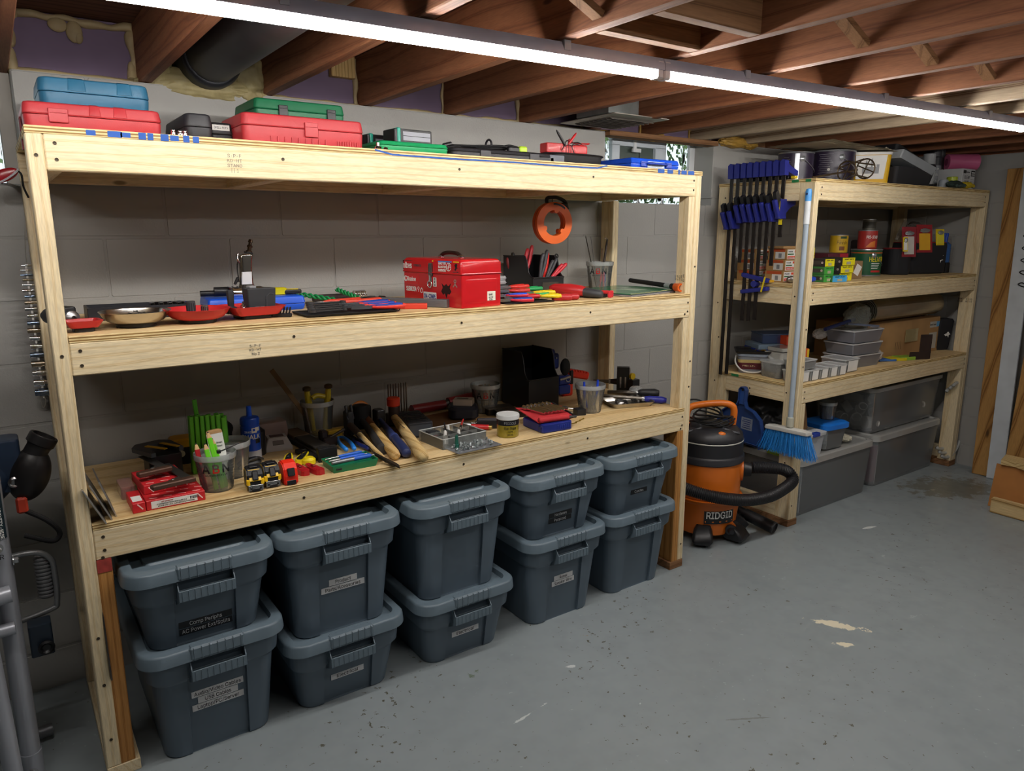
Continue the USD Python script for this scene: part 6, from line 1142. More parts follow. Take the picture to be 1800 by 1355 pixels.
def spray_can(label, loc, r, h, body, cap, caph=.035, lab=None):
    t = T('spray_can', label, 'spray can', loc, -.8); P(t, 'can', L([(r * .95, 0), (r, .004), (r, h - .014), (r * .82, h - .002), (r * .78, h), (.0005, h)], 26), body); P(t, 'cap', L([(r * .86, h - .004), (r * .88, h), (r * .84, h + caph), (r * .7, h + caph + .003), (.0005, h + caph + .003)], 22), cap)
    if lab: P(t, 'label_band', L([(r + .0004, h * .2), (r + .0008, h * .21), (r + .0008, h * .7), (r + .0004, h * .72)], 26), lab)
    for i in range(3): P(t, 'print_line', wrap(mv(textx(('ENAMEL', 'PROTECT', 'GLOSS')[i], r * .28, r * 1.1), 0, 0, h * (.62 - .17 * i)), r + .001), WHT if body is not WHT else DGR, smooth=False)
    return t
LT = mat('B9BCBE', .4)
spray_can('white-capped spray can with a red and white label, leftmost of the cans', (4.87, .20, ZT2), .042, .16, mat('2A2C30', .35), LT, .06, mat('C8CCCE', .4)); spray_can('pale capped tall can behind the leftmost spray can', (4.80, .33, ZT2), .038, .20, LT, LT, .05)
spray_can('dark grey spray can with white print in the middle', (4.985, .22, ZT2), .040, .215, mat('3A3B40', .3), mat('4A4A4E', .4), .05, mat('8A8D92', .35)); spray_can('dark brown spray can with white print on the right', (5.085, .24, ZT2), .036, .215, mat('2E2A2C', .3), mat('4A4A4E', .4), .05, mat('2A282A', .35))
t = T('tack_cloth_jar', 'small jar with a lime-green lid before the spray cans', 'jar', (4.93, .075, ZT2)); P(t, 'jar_body', L([(.026, 0), (.028, .003), (.028, .038), (.0005, .039)], 22), clear('7A8A8E', .7)); P(t, 'lid', L([(.030, .038), (.031, .04), (.031, .072), (.028, .075), (.0005, .075)], 22), mat('B9C832', .4))
S('white_jar', L([(.026, 0), (.028, .004), (.028, .045), (.022, .055), (.0005, .056)], 22), mat('A8B0B8', .45), 'small grey-white jar left of the lime-lidded one', 'jar', (4.845, .085, ZT2))
t = T('work_gloves', 'bundle of dark and yellow work gloves at the shelf edge', 'gloves', (4.90, .015, ZT2), 0); P(t, 'dark_glove', cc(foamlump(.085, .035, .022, -.06, 0, .022, 51), *[tube(spline([(-.10 + .03 * i, 0, .02), (-.12 + .03 * i, -.035, .018), (-.13 + .035 * i, -.05, .009)], 5), [.011] * 5 + [.011] * 5 + [.007], 8) for i in range(4)]), mat('34443E', .8), smooth=True); P(t, 'yellow_glove', cc(foamlump(.075, .03, .020, .055, -.012, .022, 52), *[tube(spline([(.09, -.012 + .012 * i, .024), (.125, -.02 + .016 * i, .024), (.15, -.022 + .016 * i, .016)], 5), [.0095] * 10 + [.006], 8) for i in range(3)]), mat('C2A818', .75), smooth=True)
t = T('pink_roll', 'roll of pink plastic film standing on its side on the boxes', 'roll', (5.13, .12, ZT2 + .128), 0); P(t, 'film_roll', mv(rot(L([(.022, 0), (.047, 0), (.050, .003), (.050, .187), (.047, .19), (.022, .19)], 36), 'y', 90), -.095, 0, .0505).apply_transform(trimesh.transformations.rotation_matrix(-.7, (0, 0, 1))), mat('C9628C', .45)); P(t, 'core', mv(rot(L([(.0215, -.002), (.0225, -.002), (.0225, .192), (.0215, .192)], 24), 'y', 90), -.095, 0, .0505).apply_transform(trimesh.transformations.rotation_matrix(-.7, (0, 0, 1))), mat('8C3A5E', .7))
def carton(label, w, d, h, loc, rz=0, lines=(), side=(), m=None, name='white_carton'):
    t = T(name, label, 'box', loc, rz); P(t, 'carton', B(w, d, h, 0, 0, 0, .002), m or WHB); P(t, 'tape_seam', B(w + .0008, .04, .0006, 0, 0, h, 0), mat('B4B2AC', .4)); 
    for s, hh, x, z, ww in lines: lettering(t, s, hh, x, -d / 2 - .0002, z, DGR, ww)
    for s, hh, y, z, ww in side: P(t, 'lettering', mv(rot(textx(s, hh, ww), 'z', -90), -w / 2 - .0002, y, z), DGR, smooth=False)
    return t
t = carton('small white carton reading CLEAR with a dark label at its end', .17, .18, .127, (5.055, .125, ZT2), 0, (('CLEAR', .020, -.02, .075, .07), ('SEALANT', .010, -.02, .05, .06)), ()); P(t, 'black_print', B(.05, .0008, .035, .055, -.0902, .082, 0), BLK); lettering(t, 'BRAND NEW', .008, .055, -.0912, .105, WHT, .04); lettering(t, 'PLASTIC', .008, .055, -.0912, .092, WHT, .04); P(t, 'black_print', B(.05, .0008, .012, .055, -.0902, .012, 0), BLK)
for i in range(3): P(t, 'print_line', B(.045, .0008, .005, .055, -.0902, .035 + i * .012, 0), GRY)
P(t, 'roller_print', cc(B(.035, .0008, .02, -.055, -.0902, .098, 0), B(.05, .0008, .005, -.015, -.0902, .104, 0)), BLK)
t = carton('large white carton reading FOR CONSTRUCTION, MADE IN U.S.A.', .27, .24, .196, (5.178, .345, ZT2), 0, (('FOR  • CONSTRUCTION', .016, .0, .165, .22), ('CONSTRUCCION', .008, .05, .148, .10), ('• AGRICULTURE', .015, .04, .125, .15), ('AGRICULTURA', .008, .05, .110, .09), ('• INDUSTRY', .015, .03, .090, .12), ('INDUSTRIA', .008, .05, .075, .08), ('MADE IN U.S.A.', .020, -.01, .045, .20), ('Hecho En Los E.U.', .012, -.02, .022, .19)))
carton('white carton with red lettering lying behind the pink roll', .24, .16, .030, (5.178, .36, ZT2 + .1967), 0, (('SUPPLIES', .012, -.02, .016, .10),))
t = carton('white carton at the right edge of the picture with a blue label', .24, .28, .196, (5.70, .14, ZT2), 0, (('5 BK', .03, -.07, .15, .06), ('ROLLS', .012, -.07, .11, .05))); P(t, 'blue_label', B(.06, .0008, .055, -.06, -.1402, .03, 0), mat('3A4A78', .5))
stage.RemovePrim(t)
# ---- bar clamps hanging over the left side of the small shelf
CB, CBK, BARK = mat('252C86', .4), mat('17171B', .45), mat('2E2826', .4, .6)
def bar_clamp(y, length, zs, label, tag=False, tilt=0):
    t = T('bar_clamp', label, 'bar clamp', (X2 - .012, y, 0), 0, 'bar clamps hanging on the small shelf'); zt = 1.905
    P(t, 'steel_bar', Bb(-.010, -.004, -.011, .011, zt - length, zt + .03, .0008), BARK)
    P(t, 'fixed_jaw', mv(Es(Polygon([(-.016, -.015), (.016, -.015), (.018, .055), (.004, .066), (-.012, .06)]).buffer(-.002).buffer(.002), .034), -.007, 0, zt), CB, smooth=30); P(t, 'jaw_arm', mv(Ef(Polygon([(-.01, .052), (.035, .03), (.09, .012), (.092, -.012), (.07, -.014), (.02, .0), (-.01, .02)]), .024), 0.004, 0, zt), CB, smooth=30); P(t, 'jaw_pad', Bb(.07, .094, -.014, .014, zt - .028, zt - .013, .003), mat('E0C224', .5) if tag else CBK)
    P(t, 'sliding_head', mv(Es(Polygon([(-.016, -.045), (.016, -.045), (.018, .05), (-.014, .056)]).buffer(-.002).buffer(.002), .05), -.012, 0, zs), CB, smooth=30); P(t, 'sliding_jaw', mv(Ef(Polygon([(.01, .045), (.06, .058), (.095, .05), (.095, .03), (.05, .012), (.01, -.02)]), .024), 0, 0, zs), CB, smooth=30)
    P(t, 'trigger', mv(rot(Ef(Polygon([(-.03, -.012), (-.06, .02), (-.075, .065), (-.06, .075), (-.04, .04), (-.015, .03)]).buffer(.004), .020), 'z', 0), 0, 0, zs + .02), CBK, smooth=30); P(t, 'pistol_grip', mv(rot(case(.024, .026, .10, .009, .004), 'y', -26), -.03, 0, zs - .04), CB)
    if tag: w = P(t, 'yellow_badge', Bb(-.040, -.0385, -.012, .012, zs - .04, zs + .045, 0), mat('E8D21E', .4)); P(w, 'lettering', mv(rot(rot(textx('IRWIN', .014, .075, bold=True), 'y', 90), 'z', -90), -.041, 0, zs + .002), NAVY, smooth=False)
    if tag: P(t, 'yellow_badge', Bb(-.0105, -.0102, -.0115, .0115, zs - .075, zs + .02, 0), mat('E8D21E', .4))
    return t
for i, (y, l, zs) in enumerate(((.166, .33, 1.715), (.207, .48, 1.70), (.248, .47, 1.705), (.289, .78, 1.70), (.330, .79, 1.698), (.371, .79, 1.70), (.412, .47, 1.695))):
    bar_clamp(y, l, zs, f'blue bar clamp hanging on the small shelf, {("nearest the front post, with a yellow badge", "second from the front", "third from the front", "fourth from the front", "fifth from the front", "sixth from the front", "seventh from the front")[i]}', i == 0)
bar_clamp(.455, 1.11, 1.665, 'long blue bar clamp reaching the lowest shelf, the front one of the long pair'); bar_clamp(.497, 1.12, 1.66, 'long blue bar clamp reaching the lowest shelf, rearmost by the wall')
t = T('spring_clamp', 'big dark blue clamp gripping the middle shelf edge with a yellow stripe', 'clamp', (X2 - .01, .265, ZM2 - .008), 0)
for s in (-1, 1): P(t, 'jaw_arm', mv(rot(RR((-.011, .03, .17, .012), (-.006, .036, .18, .014), (.008, .036, .18, .014), (.011, .03, .17, .012), n=4), 'x', 9 * s), -.014, .03, s * .034), CB)
P(t, 'yellow_stripe', mv(rot(B(.0015, .010, .085, 0, 0, 0, 0), 'x', 14), -.034, -.025, -.04), YEL); P(t, 'spring', mv(rot(cyl(.018, .034, 16), 'y', 90), -.03, .03, 0), mat('2A3088', .4)); P(t, 'pad', cc(B(.03, .03, .014, -.0, -.055, .012, .003)), mat('E0A818', .5), label='yellow pad')
# ---- middle shelf of the small unit: nail boxes, cans and tool bags
def nail_box(label, w, d, h, loc, rz, kind, seed=0):
    t = T('nail_box', label, 'box', loc, rz, 'boxes of nails'); P(t, 'carton', B(w, d, h, 0, 0, 0, .0015), mat('B08A56' if kind == 'p' else '2E2A28' if kind == 'y' else '3A7A3A', .7))
    if kind == 'p':
        f = P(t, 'front_label', B(w * .94, .0008, h * .86, 0, -d / 2 - .0003, h * .07, 0), WHT); P(f, 'orange_band', cc(B(w * .42, .0006, h * .2, w * .22, -d / 2 - .0009, h * .66, 0), B(w * .55, .0006, h * .22, -w * .17, -d / 2 - .0009, h * .12, 0)), mat('E2502A', .5)); P(f, 'green_band', B(w * .4, .0006, h * .1, -w * .24, -d / 2 - .0009, h * .46, 0), mat('2A6A3A', .5)); P(f, 'lettering', mv(textx('Paslode', h * .14, w * .3), -w * .26, -d / 2 - .0009, h * .76), DGR, smooth=False); P(f, 'lettering', mv(textx('FRAMER NAILS', h * .12, w * .48), -w * .17, -d / 2 - .0018, h * .22), WHT, smooth=False); P(f, 'ring_print', mv(Ef(Point(0, 0).buffer(h * .1).difference(Point(0, 0).buffer(h * .07)), .0006), w * .18, -d / 2 - .0006, h * .26), DGR)
        s = P(t, 'side_label', B(.0008, d * .5, h * .6, -w / 2 - .0003, -d * .15, h * .1, 0), WHT); P(s, 'barcode', B(.0006, d * .16, h * .4, -w / 2 - .0009, -d * .15, h * .18, 0), GRY); P(t, 'orange_side', B(.0006, d * .8, h * .26, -w / 2 - .0002, 0, h * .72, 0), mat('C2562A', .6))
    else:
        c = mat('E3D81C', .4) if kind == 'y' else mat('3F9E3A', .5) if kind == 'g' else mat('3FA0DC', .4)
        P(t, 'end_panel', B(w * .98, .001, h * .96, 0, -d / 2 - .0003, h * .02, 0), c if kind != 'b' else mat('3FA0DC', .4)); P(t, 'barcode', B(w * .34, .0008, h * .36, 0, -d / 2 - .001, h * .12, 0), mat('A8A48A', .5)); P(t, 'lettering', mv(textx('GRIP-RITE', h * .16, w * .7), 0, -d / 2 - .0014, h * .78), DGR, smooth=False)
        P(t, 'window', B(.0008, d * .6, h * .5, -w / 2 - .0003, 0, h * .25, 0), mat('55524E', .4, .5)); P(t, 'sticker_dot', mv(rot(cyl(h * .16, .0008, 14), 'y', -90), -w / 2 - .0004, -d * .36, h * .5), mat('B8A8A0', .5))
    return t
for i, (x, y, w) in enumerate(((3.505, .27, .135), (3.51, .268, .135), (3.515, .265, .132))):
    nail_box(('bottom', 'middle', 'top')[i] + ' carton of the front stack of orange and white nail boxes', w, .12, .060, (x, y, ZM2 + .0605 * i), 0, 'p')
for i in range(3): nail_box(('bottom', 'middle', 'top')[i] + ' carton of the rear stack of orange nail boxes behind the clamps', .16, .12, .058, (3.49, .44, ZM2 + .0585 * i), .05, 'p')
for i in range(4): nail_box(('bottom', 'second', 'third', 'top')[i] + ' carton of the yellow nail box stack behind the front post', .11, .13, .046, (3.70, .30, ZM2 + .0465 * i), 0, 'y' if i != 1 else 'y')
S('nail_carton', B(.05, .11, .16, 0, 0, 0, .002), mat('7A8288', .6), 'grey carton between the white and the yellow nail boxes', 'box', (3.605, .295, ZM2)); S('cardboard_strip', B(.17, .10, .012, 0, 0, 0, .001), CARD, 'brown card strip lying on the nail boxes', 'card', (3.52, .27, ZM2 + .182))
nail_box('light blue and black box of staples at the shelf edge', .118, .12, .036, (3.735, .112, ZM2), -.12, 'b'); 
for i in range(3): nail_box(('bottom', 'middle', 'top')[i] + ' yellow and black box of the stack behind the light blue one', .115, .13, .043, (3.85, .155 - .006 * i, ZM2 + .0435 * i), -.06, 'y')
for i in range(3): nail_box(('bottom green', 'upper green', 'yellow')[i] + ' nail box of the small stack just right of the front post', .09, .12, .042, (3.655, .135, ZM2 + .0425 * i), 0, 'g' if i < 2 else 'y')
S('nail_bag', cc(foamlump(.05, .04, .034, 0, 0, .034, 61)), mat('A8AAA8', .35, .5, bump=.8, bscale=160, var=.4, vscale=60), 'clear bag of bright nails between the nail boxes', 'bag', (3.755, .195, ZM2 + .001))
t = T('blue_pliers', 'blue handled cutter with a chrome nose lying at the left of the middle shelf', 'cutter', (3.47, .145, ZM2), -.25); P(t, 'handle', mv(rot(L([(.010, 0), (.016, .01), (.017, .12), (.012, .15)], 14), 'y', 90), -.03, 0, .0175), mat('2446B8', .4)); P(t, 'nose', mv(rot(L([(.016, 0), (.020, .012), (.014, .03), (.006, .036)], 16), 'y', -90), -.03, 0, .0205), STEEL)
S('red_cutter', mv(rot(L([(.008, 0), (.013, .01), (.013, .08), (.008, .095)], 12), 'y', 90), -.04, 0, .0135), mat('B8343E', .45), 'red handle lying behind the blue cutter', 'handle', (3.49, .185, ZM2), -.1)
t = T('flat_carton', 'brown mailing carton with a white diamond label standing by the green can', 'box', (4.075, .20, ZM2), -.2); P(t, 'carton', B(.10, .09, .105, 0, 0, 0, .002), mat('8E7250', .8)); P(t, 'label', mv(Ef(affinity.rotate(sbox(-.022, -.03, .022, .03), -28), .0008), .01, -.0455, .052), WHT)
S('paper_stack', cc(*[rot(B(.09, .10, .012, 0, 0, i * .0125, .001), 'z', 4 * (-1) ** i) for i in range(7)]), mat('A8A49C', .8), 'stack of crumpled papers left of the brown carton', 'papers', (3.985, .235, ZM2), 0)
t = T('dry_box', 'dark red and white carton reading DRY on the paper stack', 'box', (4.03, .30, ZM2 + .0885), -.1); P(t, 'carton', B(.18, .10, .058, 0, 0, 0, .002), mat('5E2430', .6)); P(t, 'red_panel', B(.075, .001, .056, .05, -.0503, .001, 0), mat('A82834', .5)); lettering(t, 'DRY', .024, .062, -.0512, .018, WHT, .06)
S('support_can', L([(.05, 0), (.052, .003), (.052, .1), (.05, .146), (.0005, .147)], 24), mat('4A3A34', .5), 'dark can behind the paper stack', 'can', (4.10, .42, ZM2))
t = T('stain_can', 'yellow stain can standing above the dark red carton', 'can', (4.155, .335, ZM2 + .148), -.9); P(t, 'can_wall', L([(.050, 0), (.052, .003), (.052, .10), (.050, .103), (.044, .104), (.0005, .101)], 28), mat('C9A21C', .4)); P(t, 'rim', L([(.049, .100), (.053, .102), (.053, .106), (.049, .107)], 28), SILV); P(t, 'lettering', wrap(mv(textx('Finish', .02, .06), .014, 0, .06), .0522), mat('5A4A10', .5), smooth=False); P(t, 'lettering', wrap(mv(Ef(sbox(-.02, -.007, .02, .007), .0006), .022, 0, .09), .0522), mat('2A4A2A', .5), smooth=False); P(t, 'brown_panel', wrap(mv(Ef(sbox(-.016, -.012, .016, .012), .0006), .014, 0, .025), .0522), mat('7A4A1E', .5), smooth=False)
t = T('stain_can', 'large dark green gallon can reading HELM with a wire handle', 'can', (4.435, .31, ZM2), -.85); GC = mat('1E5A3A', .35); paint_can(t, .090, .165, GC); P(t, 'orange_band', L([(.0902, .140), (.0906, .141), (.0906, .146), (.0902, .147)], 36), mat('C2622A', .5))
P(t, 'lettering', wrap(mv(textx('HELMSMAN', .030, .15, bold=True), .075, 0, .105), .0906), mat('E0D01E', .4), smooth=False); P(t, 'lettering', wrap(mv(Ef(sbox(-.035, -.006, .035, .006), .0006), .05, 0, .03), .0906), mat('C2282A', .4), smooth=False)
for i in range(4): P(t, 'lettering', wrap(mv(Ef(sbox(-.03, -.002, .03 - .005 * i, .002), .0006), .045, 0, .078 - i * .010), .0906), WHT, smooth=False)
t = T('stain_can', 'red can reading PRE-STAIN on top of the green can', 'can', (4.43, .31, ZM2 + .1677), -.85); P(t, 'can_wall', L([(.055, 0), (.057, .003), (.057, .108), (.055, .111), (.05, .112), (.0005, .109)], 28), mat('B0302A', .4)); P(t, 'rim', L([(.054, .108), (.058, .110), (.058, .114), (.054, .115)], 28), SILV); P(t, 'lettering', wrap(mv(textx('PRE-STAIN', .018, .075, bold=True), .020, 0, .072), .0572), WHT, smooth=False); P(t, 'orange_panel', wrap(mv(Ef(Polygon([(-.03, -.02), (.03, -.02), (.03, .02), (0, .012)]), .0006), .01, 0, .03), .0572), mat('D87A2E', .5), smooth=False)
t = T('stain_can', 'small grey half-pint can on top of the red can', 'can', (4.435, .31, ZM2 + .1677 + .1157), -.85); P(t, 'can_wall', L([(.036, 0), (.038, .002), (.038, .062), (.036, .064), (.0005, .063)], 24), mat('6E6C62', .4, .4)); P(t, 'rim', L([(.035, .060), (.039, .062), (.039, .066), (.035, .067)], 24), SILV); P(t, 'label_band', L([(.0382, .01), (.0384, .011), (.0384, .05), (.0382, .051)], 24), mat('3E3C34', .5))
def tool_bag(label, w, d, h, loc, rz, seed, logo=True):
    t = T('tool_bag', label, 'tool bag', loc, rz); m = RR((0, w * .86, d * .86, .04), (.01, w * .95, d * .95, .045), (h * .5, w, d, .05), (h * .9, w * .98, d * .96, .05), (h, w * .95, d * .92, .045), (h, w * .9, d * .86, .045), (h * .6, w * .8, d * .7, .04), n=7).subdivide()
    n = meshkit.fbm(m.vertices * 11 + seed, 3, seed); m.vertices = m.vertices + m.vertices * (1, 1, 0) * ((n - .5) * .12)[:, None]
    P(t, 'fabric_body', m, mat('1C1D22', .8, bump=.5, bscale=120), smooth=True); P(t, 'red_lining', RR((h * .94, w * .93, d * .88, .045), (h * 1.02, w * .96, d * .92, .045), (h * 1.03, w * .9, d * .86, .04), (h * .95, w * .86, d * .8, .04), n=6), mat('8C1E26', .8), smooth=True)
    if logo: P(t, 'logo', mv(rot(Ef(Polygon([(-.03, 0), (-.008, .006), (0, .022), (.012, .03), (.010, .010), (.024, 0), (.010, -.006), (.008, -.024), (-.002, -.010), (-.018, -.012)]), .001), 'y', 20), w * .28, -d * .49, h * .48), WHT, smooth=False)
    return t
tool_bag('black fabric tool bag with red lining between the green can and the larger bag', .15, .16, .165, (4.72, .27, ZM2), -.5, 1, False); tool_bag('larger black fabric tool bag with a white bird-like emblem', .36, .18, .20, (4.98, .255, ZM2), -.25, 2)
def pack(label, w, h, loc, rz, back, front, fw=.7, fh=.6, name='blister_pack'):
    t = T(name, label, 'pack', loc, rz); P(t, 'card', rot(B(w, .002, h, 0, 0, 0, 0), 'x', -8), back); P(t, 'insert', rot(B(w * fw, .004, h * fh, 0, -.003, h * .08, .001), 'x', -8), front); P(t, 'clip', rot(foamlump(w * .3, .008, .014, 0, -.008, h * .78, 71), 'x', -8), SILV); return t
pack('red carded pack with a silver fitting in the smaller tool bag', .10, .19, (4.715, .185, ZM2 + .115), -.45, mat('8E1E2A', .6), mat('C9C3BC', .5)); pack('yellow and white tube pack beside it in the smaller bag', .035, .09, (4.645, .175, ZM2 + .15), -.45, YEL, WHT); pack('red carded pack with a yellow and white label in the larger bag', .13, .18, (4.90, .18, ZM2 + .14), -.3, mat('A0242C', .6), mat('E8B02A', .5)); pack('yellow card sticking out of the larger bag', .075, .105, (5.035, .15, ZM2 + .185), -.25, YEL, mat('EADB3A', .5), .8, .7)
S('grey_rag', foamlump(.085, .03, .03, 0, 0, .02, 81), mat('5A5450', .85), 'grey rag on top of the larger tool bag', 'rag', (4.93, .28, ZM2 + .285)); S('trowel', rot(cc(B(.045, .003, .14, 0, 0, 0, .001), B(.02, .02, .03, 0, 0, -.02, .004)), 'y', 38), mat('9A9488', .4, .5), 'pale trowel blade sticking up from the smaller tool bag', 'trowel', (4.735, .28, ZM2 + .235))
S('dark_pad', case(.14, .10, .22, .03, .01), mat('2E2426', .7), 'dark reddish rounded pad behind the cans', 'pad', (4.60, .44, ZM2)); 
for i in range(3): S('rubber_glove', mv(rot(sc(cyl(.012, .09, 10, 0, 0, 0, .004), 1, .6, 1), 'y', 12 * (i - 1)), .02 * i, 0, 0), mat('2A50B8', .5), ('left', 'middle', 'right')[i] + ' blue grip sticking up at the right of the larger bag', 'grip', (5.11, .17, ZM2 + .175))
S('blue_bottle', L([(.028, 0), (.030, .003), (.030, .12), (.012, .135), (.0005, .136)], 20), clear('2A66B0', .75), 'blue plastic bottle hanging at the right of the larger bag', 'bottle', (5.185, .18, ZM2 + .07)); S('black_holster', case(.05, .08, .07, .01, .004), RUB, 'black holster under the blue bottle', 'holster', (5.185, .19, ZM2))
# ---- lowest shelf of the small unit
t = T('snack_tub', 'square plastic tub with a white bail and a maroon printed label at the front left', 'tub', (3.475, .405, ZL2), -.85); P(t, 'tub_wall', RR((0, .15, .15, .02), (.10, .165, .165, .022), (.10, .158, .158, .02), (.004, .145, .145, .018), n=5), clear('A8ABB4', .55)); P(t, 'label', RR((.022, .154, .154, .021), (.06, .1605, .1605, .0218), n=5, cap0=False, cap1=False), mat('5A1A26', .5)); P(t, 'label_top', RR((.060, .160, .160, .0215), (.078, .1635, .1635, .0218), n=5, cap0=False, cap1=False), mat('C9B274', .5)); P(t, 'grey_rim', RR((.098, .175, .175, .026), (.112, .177, .177, .026), (.114, .17, .17, .024), n=5), mat('8C96A4', .45)); P(t, 'bail', curve([(-.088, -.02, .105), (-.095, -.07, .06), (-.06, -.095, .02), (.0, -.10, .008), (.06, -.09, .02), (.09, -.05, .05), (.09, 0, .10)], .0045, 8), WHT); lettering(t, 'PRETZEL', .014, -.02, -.0785, .045, mat('E0CFA0', .5), .07)
t = T('parts_tray', 'black shallow tray with a few brass screws lying on the plastic tub', 'tray', (3.475, .405, ZL2 + .1147), -.85); P(t, 'tray', RR((0, .185, .185, .02), (.012, .20, .20, .022), (.014, .19, .19, .02), (.005, .175, .175, .018), n=5), BLK)
q = np.random.default_rng(15)
for i in range(10): S('brass_screw', mv(rot(rot(cyl(.0022, .026, 6), 'y', 85), 'z', q.uniform(0, 360)), 0, 0, .004), mat('B8923A', .35, .9), 'brass screw lying in the black tray on the tub', 'screw', (3.50 + q.uniform(-.03, .03), .375 + q.uniform(-.025, .025), ZL2 + .1205), group='brass screws in the black tray')
t = T('screw_tub', 'clear tub of bulk screws at the corner of the lowest shelf', 'tub', (3.455, .215, ZL2), -.15); P(t, 'tub_wall', RR((0, .125, .13, .02), (.085, .14, .15, .022), (.085, .134, .144, .02), (.003, .12, .125, .018), n=4), clear('D9DCDC', .22)); P(t, 'lid_rim', RR((.083, .148, .158, .024), (.092, .148, .158, .024), (.093, .14, .15, .022), n=4), clear('E4E7E7', .6)); P(t, 'label', mv(B(.085, .0008, .04, .01, -.0715, .012, 0), 0, 0, 0), mat('7A2A3A', .5)); lettering(t, 'DECK SCREWS', .010, .01, -.0725, .034, WHT, .07)
q = np.random.default_rng(17)
S('bulk_screws', cc(*[mv(rot(rot(cyl(.0022, .03, 5), 'y', q.uniform(50, 120)), 'z', q.uniform(0, 360)), q.uniform(-.042, .042), q.uniform(-.045, .045), q.uniform(.006, .045)) for _ in range(240)]), mat('8E8672', .4, .7), 'pile of grey-brown screws inside the clear tub', 'screws', (3.455, .215, ZL2), -.15, kind='stuff')
t = T('plastic_lid', 'clear open plastic lid leaning behind the tub of screws', 'lid', (3.52, .255, ZL2 + .0935), -.3); P(t, 'lid_panel', rot(RR((0, .13, .12, .02), (.004, .135, .125, .022), (.005, .12, .11, .02), n=4), 'x', 22, (0, 0, 0)), clear('D9DCDC', .5))
t = T('organizer_case', 'blue organizer case with a grey lid stacked at the back left', 'case', (3.66, .40, ZL2 + .0805), -.5); P(t, 'case_body', case(.27, .20, .045, .01, .003), mat('1E3AA0', .4)); P(t, 'grey_lid', mv(case(.265, .195, .028, .01, .003), 0, 0, .0455), mat('7E93A8', .4))
t = T('organizer_case', 'smoky blue flat organizer case on top of the other one', 'case', (3.69, .41, ZL2 + .155), -.5); P(t, 'case_body', case(.23, .16, .05, .008, .003), clear('3A4E78', .75)); P(t, 'lid', mv(case(.235, .165, .006, .008, .002), 0, 0, .0505), mat('46587A', .4))
t = T('bit_set', 'grey slotted case under the blue organizer cases', 'case', (3.65, .385, ZL2), -.5); P(t, 'case_body', case(.24, .20, .079, .008, .003), mat('6A6C70', .5))
for i in range(10): P(t, 'slot', B(.005, .003, .012, -.09 + i * .02, -.1005, .055, .0005), BLK)
def small_bin(label, x, y, w, d, h, m, lab=True, fill=None, z=0, rz=0):
    t = T('small_bin', label, 'bin', (x, y, ZL2 + z), rz, 'small parts bins on the lowest shelf'); P(t, 'bin_wall', RR((0, w * .86, d * .9, .006), (h, w, d, .008), (h, w - .004, d - .004, .007), (.003, w * .84, d * .88, .005), n=3), m); P(t, 'rim', RR((h - .006, w + .004, d + .004, .009), (h, w + .006, d + .006, .01), (h + .001, w, d, .008), (h - .003, w - .003, d - .003, .007), n=3), clear('E4E6E6', .7))
    if fill: P(t, 'contents', RR((.004, w * .8, d * .84, .005), (h * .75, w * .86, d * .88, .006), n=3), fill)
    if lab:
        l = P(t, 'label', rot(B(w * .66, .0008, h * .8, 0, 0, 0, 0), 'x', 4).apply_translation((0, -d / 2 + .0015, h * .1)), WHT)
        for k in range(3): P(l, 'print_line', rot(B(w * .5, .0006, h * .05, 0, 0, 0, 0), 'x', 4).apply_translation((0, -d / 2 + .0007, h * (.3 + .18 * k))), GRY)
    return t
CB1 = clear('D4D7D7', .35); FIL = (mat('8E8672', .4, .6, bump=1, bscale=200, var=.4, vscale=80), mat('6E6A60', .4, .6, bump=1, bscale=200, var=.4, vscale=80), mat('C89A2A', .45, 0, bump=1, bscale=150, var=.3, vscale=60), mat('2E3C74', .45, 0, bump=1, bscale=150, var=.3, vscale=60))
for i, (x, f) in enumerate(((3.425, 1), (3.515, 0), (3.605, 0), (3.695, 2), (3.785, 1))):
    small_bin(f'clear bin with white label in the front row, {("first", "second", "third", "fourth with yellow fittings", "fifth")[i]} from the post', x, .075, .085, .12, .062, CB1, True, FIL[f])
small_bin('wider white-labelled clear bin at the right end of the front row', 3.915, .115, .15, .16, .078, CB1, True, FIL[1]); small_bin('clear tub of screws on top of the front row of bins', 3.47, .085, .15, .11, .05, CB1, False, FIL[0], .066)
t = T('orange_box', 'bright orange card box standing between the small bins', 'box', (3.72, .265, ZL2), -.5); P(t, 'carton', B(.07, .12, .135, 0, 0, 0, .002), mat('D85A1E', .55)); P(t, 'yellow_edge', B(.012, .0008, .13, .028, -.0603, .002, 0), mat('E0B81E', .5))
for i, (x, y, z, w, d, h) in enumerate(((3.56, .255, 0, .17, .13, .075), (3.56, .26, .0785, .17, .13, .05), (3.575, .265, .131, .15, .12, .022))):
    S('lidded_tub', case(w, d, h, .015, .004), clear('C2C0B8', .7), ('bottom', 'middle', 'top')[i] + ' pale lidded tub of the stack left of the orange box', 'tub', (x, y, ZL2 + z), -.1)
t = T('orange_box', 'orange-red carton with a white label lying on the tubs', 'box', (3.70, .30, ZL2 + .1537), -.4); P(t, 'carton', B(.13, .10, .05, 0, 0, 0, .002), mat('DC4A22', .55)); P(t, 'label', B(.06, .0008, .03, .03, -.0504, .01, 0), WHT)
for i, (z, h, f, lb) in enumerate(((0, .075, 3, 'bottom clear bin of blue screws'), (.0775, .07, 1, 'middle clear bin of dark screws'), (.15, .075, 3, 'top clear bin of dark fittings and tools'))):
    small_bin(lb + ' in the big bin stack', 4.16, .185, .30, .20, h, clear('A8AAB4', .4), False, FIL[f], z, -.06)
